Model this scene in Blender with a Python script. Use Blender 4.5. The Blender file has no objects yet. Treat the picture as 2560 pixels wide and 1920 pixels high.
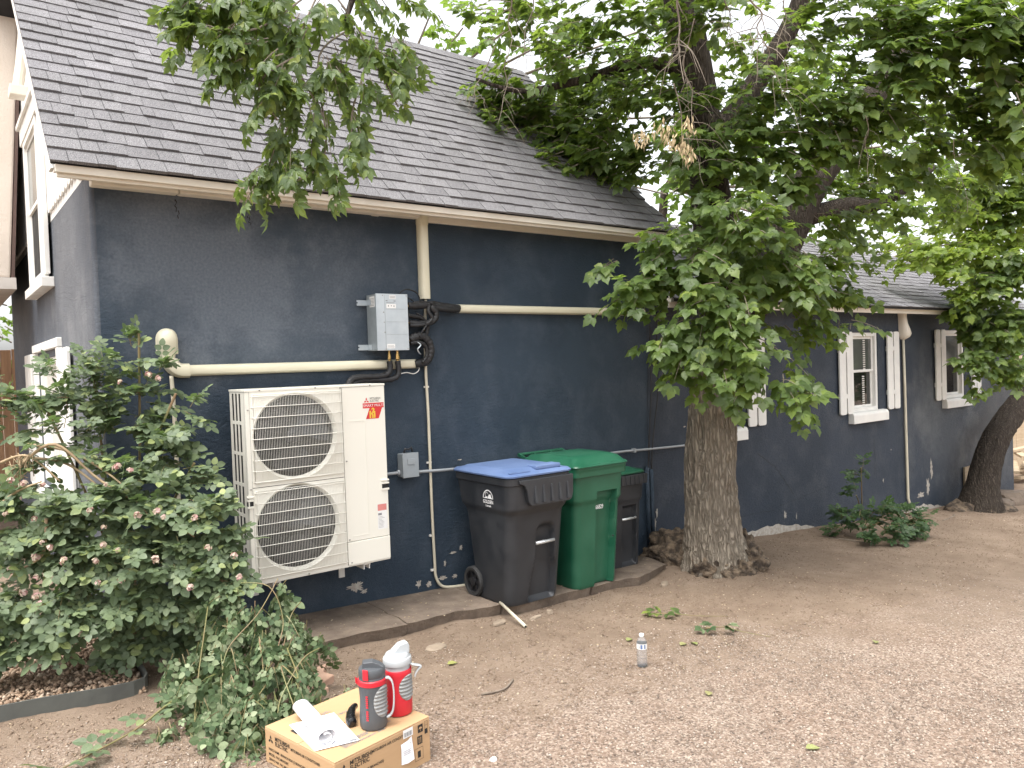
import bpy, bmesh, math, random
import numpy as np
from mathutils import Vector, Matrix, noise
random.seed(7); rng = np.random.default_rng(7)
scene = bpy.context.scene
COL = scene.collection
V = Vector

# ------------------------------------------------------------------ camera
cam_d = bpy.data.cameras.new('camera'); cam = bpy.data.objects.new('camera', cam_d); COL.objects.link(cam)
CAM = V((-1.6967, -5.697, 1.4488))
CR = V((0.79516581, -0.60541872, -0.03434404)); CU = V((0.04288653, -0.00034775, 0.99907989)); CF = V((0.60487361, 0.79590706, -0.02568779))
cm = Matrix.Identity(4)
for i in range(3):
    cm[i][0] = CR[i]; cm[i][1] = CU[i]; cm[i][2] = -CF[i]; cm[i][3] = CAM[i]
cam.matrix_world = cm
cam_d.sensor_width = 36.0; cam_d.lens = 36.0 * 1920.0 / 2560.0
cam_d.clip_start = 0.05; cam_d.clip_end = 600
scene.camera = cam

# ------------------------------------------------------------------ light
SUN_EL, SUN_AZ = math.radians(68), math.radians(245)      # azimuth clockwise from +Y
world = bpy.data.worlds.new('World'); scene.world = world; world.use_nodes = True
wn = world.node_tree; wn.nodes.clear()
sky = wn.nodes.new('ShaderNodeTexSky'); sky.sky_type = 'NISHITA'; sky.sun_disc = False
sky.sun_elevation = SUN_EL; sky.sun_rotation = SUN_AZ
sky.air_density = 1.0; sky.dust_density = 4.0; sky.ozone_density = 1.0
hs = wn.nodes.new('ShaderNodeHueSaturation'); hs.inputs['Saturation'].default_value = 0.16
bg = wn.nodes.new('ShaderNodeBackground'); bg.inputs['Strength'].default_value = 0.15
wo = wn.nodes.new('ShaderNodeOutputWorld')
wn.links.new(sky.outputs[0], hs.inputs['Color']); wn.links.new(hs.outputs[0], bg.inputs['Color']); wn.links.new(bg.outputs[0], wo.inputs[0])
sl = bpy.data.lights.new('sun', 'SUN'); sl.energy = 1.2; sl.angle = math.radians(40); sl.color = (1.0, 0.95, 0.87)
sun = bpy.data.objects.new('sun', sl); COL.objects.link(sun)
sd = V((math.sin(SUN_AZ) * math.cos(SUN_EL), math.cos(SUN_AZ) * math.cos(SUN_EL), math.sin(SUN_EL)))
sun.rotation_euler = sd.to_track_quat('Z', 'Y').to_euler()
scene.view_settings.view_transform = 'Standard'; scene.view_settings.look = 'None'
scene.view_settings.exposure = 1.62; scene.view_settings.gamma = 1.0
scene.view_settings.use_curve_mapping = False
cy = scene.cycles
cy.max_bounces = 5; cy.diffuse_bounces = 3; cy.glossy_bounces = 2; cy.transmission_bounces = 4; cy.transparent_max_bounces = 4
cy.caustics_reflective = False; cy.caustics_refractive = False; cy.use_adaptive_sampling = True; cy.adaptive_threshold = .02
cy.use_denoising = True

# ------------------------------------------------------------------ helpers
ORG = {}
def setp(o, label=None, cat=None, group=None, kind=None):
    if label: o['label'] = label
    if cat: o['category'] = cat
    if group: o['group'] = group
    if kind: o['kind'] = kind
    return o
def thing(name, loc, label, cat, group=None):
    o = bpy.data.objects.new(name, None); COL.objects.link(o); o.location = loc
    o.empty_display_size = 0.1
    ORG[o] = V(loc); return setp(o, label, cat, group)
def link_mesh(name, me, mat, parent=None, smooth=False):
    o = bpy.data.objects.new(name, me); COL.objects.link(o)
    if parent is not None:
        o.parent = parent; ORG[o] = ORG[parent]
    else:
        ORG[o] = V((0, 0, 0))
    if mat is not None and not me.materials:
        for m in (mat if isinstance(mat, (list, tuple)) else [mat]): me.materials.append(m)
    if smooth:
        me.polygons.foreach_set('use_smooth', [True] * len(me.polygons))
    return o
def inst(name, me, M, parent):
    o = bpy.data.objects.new(name, me); COL.objects.link(o); o.parent = parent; ORG[o] = ORG[parent]
    o.matrix_basis = Matrix.Translation(-ORG[parent]) @ M
    return o

class MB:
    def __init__(s): s.v = []; s.f = []; s.mi = []
    def add(s, vs, fs, M=None, mi=0):
        b = len(s.v)
        s.v += [(M @ V(v))[:] if M is not None else tuple(v) for v in vs]
        s.f += [tuple(b + i for i in f) for f in fs]; s.mi += [mi] * len(fs); return s
    def box(s, x0, x1, y0, y1, z0, z1, M=None, mi=0):
        vs = [(x, y, z) for z in (z0, z1) for y in (y0, y1) for x in (x0, x1)]
        return s.add(vs, [(0, 2, 3, 1), (4, 5, 7, 6), (0, 1, 5, 4), (2, 6, 7, 3), (0, 4, 6, 2), (1, 3, 7, 5)], M, mi)
    def prism(s, poly, a0, a1, axis='y', M=None, mi=0):
        n = len(poly)
        def p(q, a): return {'y': (q[0], a, q[1]), 'z': (q[0], q[1], a), 'x': (a, q[0], q[1])}[axis]
        vs = [p(q, a0) for q in poly] + [p(q, a1) for q in poly]
        fs = [tuple(range(n)), tuple(range(2 * n - 1, n - 1, -1))] + [(i, n + i, n + (i + 1) % n, (i + 1) % n) for i in range(n)]
        return s.add(vs, fs, M, mi)
    def tube(s, path, r, seg=8, M=None, cap=True, mi=0, flat=None):
        path = [V(p) for p in path]; n = len(path)
        rs = r if isinstance(r, (list, tuple)) else [r] * n
        t0 = (path[1] - path[0]).normalized(); up = V((0, 0, 1)) if abs(t0.z) < .9 else V((1, 0, 0))
        u = t0.cross(up).normalized(); vs = []
        for i, p in enumerate(path):
            t = (path[min(i + 1, n - 1)] - path[max(i - 1, 0)])
            t = t.normalized() if t.length > 1e-9 else t0
            u = (u - t * u.dot(t)); u = u.normalized() if u.length > 1e-6 else t.orthogonal().normalized()
            w = t.cross(u)
            for k in range(seg):
                a = 2 * math.pi * k / seg; vs.append(p + (u * math.cos(a) + w * math.sin(a)) * rs[i])
        fs = [(i * seg + k, i * seg + (k + 1) % seg, (i + 1) * seg + (k + 1) % seg, (i + 1) * seg + k) for i in range(n - 1) for k in range(seg)]
        if cap: fs += [tuple(range(seg - 1, -1, -1)), tuple((n - 1) * seg + k for k in range(seg))]
        return s.add(vs, fs, M, mi)
    def lathe(s, prof, seg=32, M=None, mi=0, cap=True):
        n = len(prof)
        vs = [(r * math.cos(2 * math.pi * k / seg), r * math.sin(2 * math.pi * k / seg), z) for r, z in prof for k in range(seg)]
        fs = [(i * seg + k, i * seg + (k + 1) % seg, (i + 1) * seg + (k + 1) % seg, (i + 1) * seg + k) for i in range(n - 1) for k in range(seg)]
        if cap: fs += [tuple(range(seg - 1, -1, -1)), tuple((n - 1) * seg + k for k in range(seg))]
        return s.add(vs, fs, M, mi)
    def loft(s, rings, M=None, cap=True, closed=True, mi=0):
        n = len(rings); k = len(rings[0]); vs = [p for r in rings for p in r]
        fs = [(i * k + j, i * k + (j + 1) % k, (i + 1) * k + (j + 1) % k, (i + 1) * k + j) for i in range(n - 1) for j in range(k if closed else k - 1)]
        if cap: fs += [tuple(range(k - 1, -1, -1)), tuple((n - 1) * k + j for j in range(k))]
        return s.add(vs, fs, M, mi)
    def mesh(s, name, off=V((0, 0, 0)), bevel=0, segs=2):
        me = bpy.data.meshes.new(name)
        vs = [(v[0] - off[0], v[1] - off[1], v[2] - off[2]) for v in s.v]
        me.from_pydata(vs, [], s.f); me.polygons.foreach_set('material_index', s.mi)
        if bevel:
            bm = bmesh.new(); bm.from_mesh(me)
            es = [e for e in bm.edges if len(e.link_faces) == 2 and e.calc_face_angle(0) > .6]
            bmesh.ops.bevel(bm, geom=es, offset=bevel, segments=segs, affect='EDGES', profile=.6, clamp_overlap=True)
            bm.to_mesh(me); bm.free()
        me.update(); return me
    def build(s, name, mat, parent=None, smooth=False, bevel=0, segs=2, autos=False):
        off = ORG[parent] if parent is not None else V((0, 0, 0))
        me = s.mesh(name, off, bevel, segs)
        o = link_mesh(name, me, mat, parent, smooth)
        if autos: smooth_angle(me)
        return o
def smooth_angle(me, ang=0.7):
    bm = bmesh.new(); bm.from_mesh(me)
    for f in bm.faces: f.smooth = True
    for e in bm.edges: e.smooth = len(e.link_faces) == 2 and e.calc_face_angle(0) < ang
    bm.to_mesh(me); bm.free()
def np_mesh(name, verts, faces_flat, counts):
    me = bpy.data.meshes.new(name)
    verts = np.asarray(verts, np.float32); nv = len(verts); nf = len(counts)
    me.vertices.add(nv); me.vertices.foreach_set('co', verts.ravel())
    me.loops.add(len(faces_flat)); me.loops.foreach_set('vertex_index', np.asarray(faces_flat, np.int32))
    me.polygons.add(nf)
    st = np.concatenate([[0], np.cumsum(counts)[:-1]]).astype(np.int32)
    me.polygons.foreach_set('loop_start', st); me.polygons.foreach_set('loop_total', np.asarray(counts, np.int32))
    me.update(calc_edges=True); return me
def scatter_mesh(name, tv, tf, mats):
    """many transformed copies of a small template (tv verts, tf tris) as one mesh; mats: (n,3,4)"""
    tv = np.asarray(tv, float); n = len(mats); k = len(tv)
    vs = np.einsum('nij,kj->nki', mats[:, :, :3], tv) + mats[:, None, :, 3]
    tf = np.asarray(tf, int)
    fs = (tf[None] + (np.arange(n) * k)[:, None, None]).reshape(-1)
    return np_mesh(name, vs.reshape(-1, 3), fs, np.full(n * len(tf), 3))

def text_mb(txt, size, M, mb=None, bold=0.0, align='LEFT', sx=1.0):
    cu = bpy.data.curves.new('t', 'FONT'); cu.body = txt; cu.size = size; cu.align_x = align; cu.offset = bold; cu.resolution_u = 3
    cu.space_line = .85
    ob = bpy.data.objects.new('t', cu); me = bpy.data.meshes.new_from_object(ob)
    mb = mb or MB()
    mb.add([(v.co.x * sx, v.co.y, v.co.z) for v in me.vertices], [tuple(p.vertices) for p in me.polygons], M)
    bpy.data.objects.remove(ob); bpy.data.curves.remove(cu); bpy.data.meshes.remove(me); return mb
def frame(o, ex, ey, ez):
    m = Matrix.Identity(4); ex = V(ex).normalized(); ey = V(ey).normalized(); ez = V(ez).normalized()
    for i in range(3): m[i][0] = ex[i]; m[i][1] = ey[i]; m[i][2] = ez[i]; m[i][3] = o[i]
    return m
def on_front(x, y, z): return frame((x, y, z), (1, 0, 0), (0, 0, 1), (0, -1, 0))     # writing on a face that looks towards -Y
def on_left(x, y, z): return frame((x, y, z), (0, -1, 0), (0, 0, 1), (-1, 0, 0))      # writing on a face that looks towards -X

# ------------------------------------------------------------------ materials
def nodes(name):
    m = bpy.data.materials.new(name); m.use_nodes = True; nt = m.node_tree; nt.nodes.clear()
    out = nt.nodes.new('ShaderNodeOutputMaterial'); b = nt.nodes.new('ShaderNodeBsdfPrincipled')
    nt.links.new(b.outputs[0], out.inputs[0]); return m, nt, b, out
def N(nt, t, **kw):
    n = nt.nodes.new(t)
    for k, v in kw.items():
        if k in ('operation', 'blend_type', 'data_type', 'feature', 'noise_dimensions', 'distance', 'interpolation_type', 'clamp', 'wave_type', 'bands_direction'): setattr(n, k, v)
        else: n.inputs[k].default_value = v
    return n
def ramp(nt, stops, interp='LINEAR'):
    r = nt.nodes.new('ShaderNodeValToRGB'); e = r.color_ramp; e.interpolation = interp
    while len(e.elements) < len(stops): e.elements.new(.5)
    for el, (p, c) in zip(e.elements, stops): el.position = p; el.color = (c[0], c[1], c[2], 1) if len(c) == 3 else c
    return r
def mixc(nt, fac, a, b, mode='MIX'):
    n = nt.nodes.new('ShaderNodeMix'); n.data_type = 'RGBA'; n.blend_type = mode; L = nt.links.new
    for s, v in ((0, fac), (6, a), (7, b)):
        if hasattr(v, 'is_linked') or hasattr(v, 'links'): L(v, n.inputs[s])
        elif s == 0: n.inputs[0].default_value = v
        else: n.inputs[s].default_value = (*v, 1)
    return n.outputs[2]
def coords(nt, scale=(1, 1, 1), kind='Object'):
    tc = nt.nodes.new('ShaderNodeTexCoord'); mp = nt.nodes.new('ShaderNodeMapping'); mp.inputs['Scale'].default_value = scale
    nt.links.new(tc.outputs[kind], mp.inputs[0]); return mp.outputs[0]
def noise_t(nt, co, scale, detail=4, rough=.55):
    n = nt.nodes.new('ShaderNodeTexNoise'); n.inputs['Scale'].default_value = scale; n.inputs['Detail'].default_value = detail; n.inputs['Roughness'].default_value = rough
    nt.links.new(co, n.inputs['Vector']); return n.outputs['Fac']
def bump(nt, b, h, strength, dist=.01, prev=None):
    n = nt.nodes.new('ShaderNodeBump'); n.inputs['Strength'].default_value = strength; n.inputs['Distance'].default_value = dist
    nt.links.new(h, n.inputs['Height'])
    if prev is not None: nt.links.new(prev, n.inputs['Normal'])
    nt.links.new(n.outputs[0], b.inputs['Normal']); return n.outputs[0]
def mat(name, c1, c2=None, rough=.55, scale=6, bmp=0, bscale=60, bdist=.004, metal=0, stretch=(1, 1, 1), lo=.35, hi=.65, spec=.5, rvar=.12, detail=5):
    m, nt, b, out = nodes(name); L = nt.links.new
    co = coords(nt, stretch)
    if c2 is None: c2 = tuple(x * .85 for x in c1)
    nz = noise_t(nt, co, scale, detail); r = ramp(nt, [(lo, c1), (hi, c2)]); L(nz, r.inputs[0]); L(r.outputs[0], b.inputs['Base Color'])
    b.inputs['Metallic'].default_value = metal; b.inputs['Specular IOR Level'].default_value = spec
    mr = N(nt, 'ShaderNodeMapRange'); mr.inputs[3].default_value = max(.02, rough - rvar); mr.inputs[4].default_value = min(1, rough + rvar)
    mr.inputs[1].default_value = .3; mr.inputs[2].default_value = .7; L(nz, mr.inputs[0]); L(mr.outputs[0], b.inputs['Roughness'])
    if bmp: bump(nt, b, noise_t(nt, co, bscale, 4), bmp, bdist)
    return m
def island_random(nt):
    L = nt.links.new; g = nt.nodes.new('ShaderNodeNewGeometry'); oi = nt.nodes.new('ShaderNodeObjectInfo')
    a = N(nt, 'ShaderNodeMath', operation='ADD'); L(g.outputs['Random Per Island'], a.inputs[0]); L(oi.outputs['Random'], a.inputs[1])
    f = N(nt, 'ShaderNodeMath', operation='FRACT'); L(a.outputs[0], f.inputs[0]); return f.outputs[0]
def leaf_mat(name, stops, trans=.35, tcol=(.25, .42, .06), rough=.42, spec=.4):
    m, nt, b, out = nodes(name); L = nt.links.new
    rr = island_random(nt); r = ramp(nt, stops); L(rr, r.inputs[0])
    co = coords(nt); nz = noise_t(nt, co, 14, 3)
    hv = nt.nodes.new('ShaderNodeHueSaturation'); mr = N(nt, 'ShaderNodeMapRange'); mr.inputs[1].default_value = .3; mr.inputs[2].default_value = .7; mr.inputs[3].default_value = .78; mr.inputs[4].default_value = 1.22
    L(nz, mr.inputs[0]); L(mr.outputs[0], hv.inputs['Value']); L(r.outputs[0], hv.inputs['Color'])
    L(hv.outputs[0], b.inputs['Base Color']); b.inputs['Roughness'].default_value = rough; b.inputs['Specular IOR Level'].default_value = spec
    t = nt.nodes.new('ShaderNodeBsdfTranslucent'); mc = mixc(nt, .7, hv.outputs[0], tcol); L(mc, t.inputs['Color'])
    mx = nt.nodes.new('ShaderNodeMixShader'); mx.inputs[0].default_value = trans; L(b.outputs[0], mx.inputs[1]); L(t.outputs[0], mx.inputs[2]); L(mx.outputs[0], out.inputs[0])
    return m
def stucco(name, base, dark, faded, fade_pts=()):
    """painted stucco: navy coat, chalky weathering with its own blotchy shape, trowel texture"""
    m, nt, b, out = nodes(name); L = nt.links.new; co = coords(nt)
    n1 = noise_t(nt, co, 1.3, 4, .6); r1 = ramp(nt, [(.36, dark), (.62, base)]); L(n1, r1.inputs[0]); col = r1.outputs[0]
    wr = ramp(nt, [(.47, (0, 0, 0)), (.72, (1, 1, 1))])
    n2 = noise_t(nt, co, 2.2, 6, .68); L(n2, wr.inputs[0]); f = N(nt, 'ShaderNodeMath', operation='MULTIPLY'); L(wr.outputs[0], f.inputs[0]); f.inputs[1].default_value = .35
    tc = nt.nodes.new('ShaderNodeTexCoord'); prev = f.outputs[0]
    for (p, rad, amt) in fade_pts:
        d = N(nt, 'ShaderNodeVectorMath', operation='DISTANCE'); L(tc.outputs['Object'], d.inputs[0]); d.inputs[1].default_value = V(p) - HO
        dn = N(nt, 'ShaderNodeMath', operation='MULTIPLY_ADD'); L(n2, dn.inputs[0]); dn.inputs[1].default_value = -rad * 1.1
        a0 = N(nt, 'ShaderNodeMath', operation='ADD'); L(d.outputs['Value'], a0.inputs[0]); a0.inputs[1].default_value = rad * .55
        L(a0.outputs[0], dn.inputs[2])
        mr = N(nt, 'ShaderNodeMapRange'); mr.interpolation_type = 'SMOOTHSTEP'; mr.inputs[1].default_value = rad; mr.inputs[2].default_value = rad * .15; mr.inputs[3].default_value = 0; mr.inputs[4].default_value = amt
        L(dn.outputs[0], mr.inputs[0]); ad = N(nt, 'ShaderNodeMath', operation='ADD'); ad.use_clamp = True
        L(prev, ad.inputs[0]); L(mr.outputs[0], ad.inputs[1]); prev = ad.outputs[0]
    spk = noise_t(nt, co, 55, 3); sr = ramp(nt, [(.3, (.55,) * 3), (.7, (1, 1, 1))]); L(spk, sr.inputs[0])
    pf = N(nt, 'ShaderNodeMath', operation='MULTIPLY'); L(prev, pf.inputs[0]); L(sr.outputs[0], pf.inputs[1])
    col = mixc(nt, pf.outputs[0], col, faded)
    L(col, b.inputs['Base Color']); b.inputs['Roughness'].default_value = .62; b.inputs['Specular IOR Level'].default_value = .35
    bump(nt, b, noise_t(nt, coords(nt, (1, 1, 1.4)), 26, 5, .78), .75, .016)
    return m

HO = V((1.8, 0, -.55))      # base point of the house
MT = {}
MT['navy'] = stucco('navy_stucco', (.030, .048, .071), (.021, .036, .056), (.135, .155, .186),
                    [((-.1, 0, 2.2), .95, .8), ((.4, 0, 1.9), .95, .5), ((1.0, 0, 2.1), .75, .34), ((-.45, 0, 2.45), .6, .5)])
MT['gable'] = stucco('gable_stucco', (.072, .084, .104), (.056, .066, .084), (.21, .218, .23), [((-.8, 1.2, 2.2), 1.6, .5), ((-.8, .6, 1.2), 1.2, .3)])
MT['wing'] = stucco('wing_stucco', (.034, .045, .064), (.025, .035, .051), (.13, .14, .15), [((11.5, 0, .2), 1.6, .55), ((13.4, 0, .0), 1.8, .7), ((10.7, 0, .5), .8, .3)])
MT['beige_stucco'] = mat('beige_stucco', (.66, .59, .52), (.60, .53, .46), .8, 1.5, .5, 40, .01)
MT['cream'] = mat('cream_paint', (.74, .69, .60), (.68, .63, .54), .5, 3, .1, 30, .003)
MT['white'] = mat('white_paint', (.78, .77, .73), (.70, .69, .66), .5, 5, .15, 40, .003)
MT['brown_trim'] = mat('brown_trim', (.10, .06, .05))
MT['duct'] = mat('ivory_plastic', (.68, .64, .49), (.63, .59, .45), .34, 2, .0, rvar=.06)
MT['duct_thin'] = mat('ivory_pipe', (.60, .55, .43), (.52, .48, .38), .4, 4)
MT['ac'] = mat('ivory_enamel', (.74, .72, .64), (.71, .69, .62), .36, 1.4, rvar=.05)
MT['wire'] = mat('white_wire', (.76, .74, .67), (.72, .70, .64), .4, 3)
MT['black'] = mat('black_plastic', (.012, .012, .014), (.02, .02, .022), .5, 8)
MT['hose'] = mat('black_foam_hose', (.010, .010, .011), (.022, .022, .024), .55, 20, .5, 70, .006)
MT['dark'] = mat('dark_inside', (.008, .008, .009), (.012, .012, .012), .7)
MT['fan'] = mat('fan_plastic', (.014, .016, .02), (.02, .022, .026), .4, 4)
MT['galv'] = mat('galvanised_steel', (.50, .55, .58), (.44, .49, .53), .38, 9, 0, metal=.55, rvar=.1)
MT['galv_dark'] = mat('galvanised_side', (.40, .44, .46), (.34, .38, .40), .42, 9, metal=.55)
MT['brass'] = mat('brass', (.62, .42, .17), (.50, .34, .14), .3, 12, metal=.9)
MT['screw'] = mat('screw_steel', (.35, .34, .32), None, .35, 9, metal=.8)
MT['conduit'] = mat('grey_conduit', (.36, .38, .40), (.30, .32, .34), .45, 6, metal=.2)
MT['grey_box'] = mat('grey_enclosure', (.30, .33, .35), (.26, .29, .31), .5, 5)
MT['label_w'] = mat('paper_label', (.74, .74, .73), (.68, .68, .67), .6, 10)
MT['ink'] = mat('black_ink', (.02, .018, .016), None, .6)
MT['ink_grey'] = mat('grey_ink', (.22, .22, .23), None, .6)
MT['red'] = mat('red_print', (.58, .03, .03), (.50, .025, .025), .45)
MT['pink_print'] = mat('pink_print', (.62, .22, .20), None, .5)
MT['gold_print'] = mat('gold_print', (.75, .48, .05), None, .45)
MT['white_print'] = mat('white_print', (.80, .80, .80), None, .5)
MT['glass'] = mat('window_glass', (.10, .105, .10), (.07, .075, .07), .08, 2, rvar=.03, spec=.8)
MT['glass_dark'] = mat('dark_glass', (.012, .013, .014), (.02, .02, .02), .07, 2, rvar=.03, spec=.8)
MT['blind'] = mat('blind_white', (.62, .60, .55), None, .6)
MT['concrete'] = mat('old_concrete', (.20, .155, .118), (.11, .084, .064), .9, 7, .8, 40, .014, lo=.3, hi=.7, detail=8)
MT['rubble'] = mat('pale_rubble', (.30, .24, .18), (.21, .165, .12), .85, 9, .6, 40, .008)
MT['flake'] = mat('bare_plaster', (.48, .45, .40), (.32, .28, .24), .8, 22, .5, 60, .004)
MT['bin_grey'] = mat('charcoal_bin', (.019, .021, .025), (.031, .033, .037), .46, 5, .18, 200, .002, detail=8)
MT['bin_green'] = mat('green_bin', (.010, .078, .042), (.018, .098, .055), .42, 4, .18, 200, .002, detail=8)
MT['lid_blue'] = mat('blue_lid', (.085, .135, .275), (.115, .17, .31), .42, 3, .12, 150, .002, detail=8)
MT['bar'] = mat('steel_bar', (.62, .64, .64), None, .3, 9, metal=.6)
MT['rubber'] = mat('rubber', (.02, .02, .021), (.03, .03, .03), .7, 12)
MT['card'] = mat('cardboard', (.44, .285, .155), (.40, .255, .135), .7, 3, .12, 90, .002, stretch=(1, 1, 6))
MT['paper'] = mat('white_paper', (.82, .83, .86), (.80, .81, .85), .6, 4)
MT['jug_red'] = mat('red_jug_plastic', (.55, .020, .035), (.50, .018, .03), .42, 4)
MT['jug_grey'] = mat('charcoal_jug_plastic', (.075, .082, .090), (.065, .07, .078), .5, 4)
MT['jug_light'] = mat('pale_grey_plastic', (.40, .42, .43), (.36, .38, .40), .42, 5)
MT['jug_mid'] = mat('mid_grey_rubber', (.26, .265, .26), (.22, .22, .22), .55, 5)
MT['edging'] = mat('edging_steel', (.10, .105, .095), (.07, .072, .066), .6, 6, .2, 40, .003)
MT['wood_fence'] = mat('fence_wood', (.30, .17, .09), (.20, .11, .06), .75, 4, .4, 30, .004, stretch=(6, 6, .6))
MT['wood_pale'] = mat('pale_lumber', (.46, .36, .25), (.38, .29, .19), .75, 4, .3, 30, .004, stretch=(1, 6, 6))
MT['stem'] = mat('green_cane', (.16, .17, .06), (.20, .13, .07), .6, 6)
MT['cane_dry'] = mat('dry_cane', (.36, .27, .16), (.24, .17, .10), .75, 8)
MT['twig'] = mat('grey_twig', (.22, .18, .14), (.15, .12, .095), .8, 12)
MT['samara'] = mat('dried_seed', (.50, .40, .24), (.36, .27, .15), .8, 14)
MT['petal'] = leaf_mat('faded_rose_petal', [(0, (.46, .24, .25)), (.3, (.54, .40, .37)), (.6, (.56, .48, .39)), (1, (.54, .49, .36))], .3, (.7, .4, .3), .6, .2)
MT['leaf_maple'] = leaf_mat('boxelder_leaf', [(0, (.062, .100, .032)), (.45, (.084, .130, .040)), (.8, (.110, .162, .046)), (.93, (.16, .22, .055)), (1, (.21, .26, .065))], .48, (.34, .48, .06))
MT['leaf_hang'] = leaf_mat('hanging_leaf', [(0, (.062, .098, .040)), (.45, (.086, .130, .048)), (.8, (.115, .165, .052)), (.93, (.18, .24, .06)), (1, (.26, .31, .07))], .42, (.34, .47, .065))
MT['leaf_sun_tint'] = leaf_mat('sun_tinted_leaf', [(0, (.10, .16, .03)), (.5, (.16, .235, .04)), (1, (.26, .33, .06))], .5, (.5, .62, .08))  # lighter yellow-green: sunlight on the leaves is put into this colour
MT['leaf_far'] = leaf_mat('far_leaf', [(0, (.05, .10, .028)), (.5, (.08, .155, .032)), (1, (.13, .22, .045))], .45, (.30, .46, .06))
MT['leaf_rose'] = leaf_mat('rose_leaf', [(0, (.088, .122, .070)), (.5, (.122, .162, .090)), (.85, (.16, .205, .105)), (1, (.25, .29, .11))], .26, (.2, .34, .07), .5)
MT['leaf_wilt'] = leaf_mat('wilted_leaf', [(0, (.045, .075, .035)), (.4, (.08, .12, .055)), (.75, (.15, .19, .10)), (1, (.27, .31, .19))], .2, (.22, .30, .1), .6, .25)
MT['leaf_shrub'] = leaf_mat('shrub_leaf', [(0, (.032, .062, .026)), (.6, (.046, .086, .033)), (1, (.07, .12, .042))], .3, (.14, .26, .05), .5)

def bark(name, c1, c2):
    m, nt, b, out = nodes(name); L = nt.links.new
    co = coords(nt, (1, 1, .22))
    vo = nt.nodes.new('ShaderNodeTexVoronoi'); vo.feature = 'DISTANCE_TO_EDGE'; vo.inputs['Scale'].default_value = 26
    wv = noise_t(nt, co, 10, 4); mv = N(nt, 'ShaderNodeVectorMath', operation='MULTIPLY_ADD'); cx = nt.nodes.new('ShaderNodeCombineXYZ')
    L(wv, cx.inputs[0]); L(wv, cx.inputs[1]); L(wv, cx.inputs[2]); L(cx.outputs[0], mv.inputs[0]); mv.inputs[1].default_value = (.14, .14, .14); L(co, mv.inputs[2]); L(mv.outputs[0], vo.inputs['Vector'])
    r = ramp(nt, [(0, tuple(x * .45 for x in c2)), (.10, c2), (.32, c1)]); L(vo.outputs['Distance'], r.inputs[0])
    nz = noise_t(nt, coords(nt), 3, 5); c = mixc(nt, nz, r.outputs[0], tuple(x * .7 for x in c1)); 
    L(c, b.inputs['Base Color']); b.inputs['Roughness'].default_value = .9; b.inputs['Specular IOR Level'].default_value = .2
    h = ramp(nt, [(0, (0, 0, 0)), (.3, (1, 1, 1))]); L(vo.outputs['Distance'], h.inputs[0])
    p = bump(nt, b, h.outputs[0], .7, .03); bump(nt, b, noise_t(nt, co, 70, 4), .6, .01, p)
    return m
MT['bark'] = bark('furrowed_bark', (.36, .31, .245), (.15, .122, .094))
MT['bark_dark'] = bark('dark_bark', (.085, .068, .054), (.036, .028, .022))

def shingle_mat():
    m, nt, b, out = nodes('asphalt_shingle'); L = nt.links.new; co = coords(nt)
    r = ramp(nt, [(0, (.142, .140, .146)), (.35, (.155, .153, .159)), (.7, (.166, .164, .170)), (1, (.182, .180, .186))]); L(island_random(nt), r.inputs[0])
    sp = noise_t(nt, co, 190, 2, .9); sr = ramp(nt, [(.33, (.30,) * 3), (.5, (.95,) * 3), (.66, (2.3,) * 3)]); L(sp, sr.inputs[0])
    c = mixc(nt, .85, r.outputs[0], sr.outputs[0], 'MULTIPLY'); big = noise_t(nt, co, 1.2, 5)
    br = ramp(nt, [(.3, (.8, .79, .78)), (.7, (1.12, 1.1, 1.12))]); L(big, br.inputs[0]); c = mixc(nt, 1.0, c, br.outputs[0], 'MULTIPLY')
    L(c, b.inputs['Base Color']); b.inputs['Roughness'].default_value = .88; b.inputs['Specular IOR Level'].default_value = .25
    bump(nt, b, sp, .5, .004); return m
MT['shingle'] = shingle_mat()
MT['felt'] = mat('roof_felt', (.02, .02, .022), None, .9)

# ================================================================== GROUND
def sst(a, b, x):
    t = np.clip((x - a) / (b - a), 0, 1); return t * t * (3 - 2 * t)
def gz(X, Y, micro=True):
    X = np.asarray(X, float); Y = np.asarray(Y, float)
    z = -.43 - .065 * (np.clip(X, -7, 18) - 1)
    dip = .10 * np.clip(1 - (X - .7) / 6, .0, 1) * sst(-.3, .3, X) * sst(5.4, 4.2, X) * sst(-1.7, -.8, Y)
    z = z - dip
    z = z + .035 * sst(-1.02, -.95, Y) * sst(-.76, -.82, X)            # stone bed behind its edging
    z = z + .10 * np.exp(-(((X - 4.55) / .6) ** 2 + ((Y + .75) / .6) ** 2))  # mound round the tree foot
    if micro:
        z = z + .008 * np.sin(X * 3.1 + Y * 1.7) * np.sin(Y * 2.3 - X * .9) + .005 * np.sin(X * 7.3 - Y * 5.1)
    return z
def gz1(x, y): return float(gz(x, y))
def z_pad(x): return -.44 - .045 * (x - .9)

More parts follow.
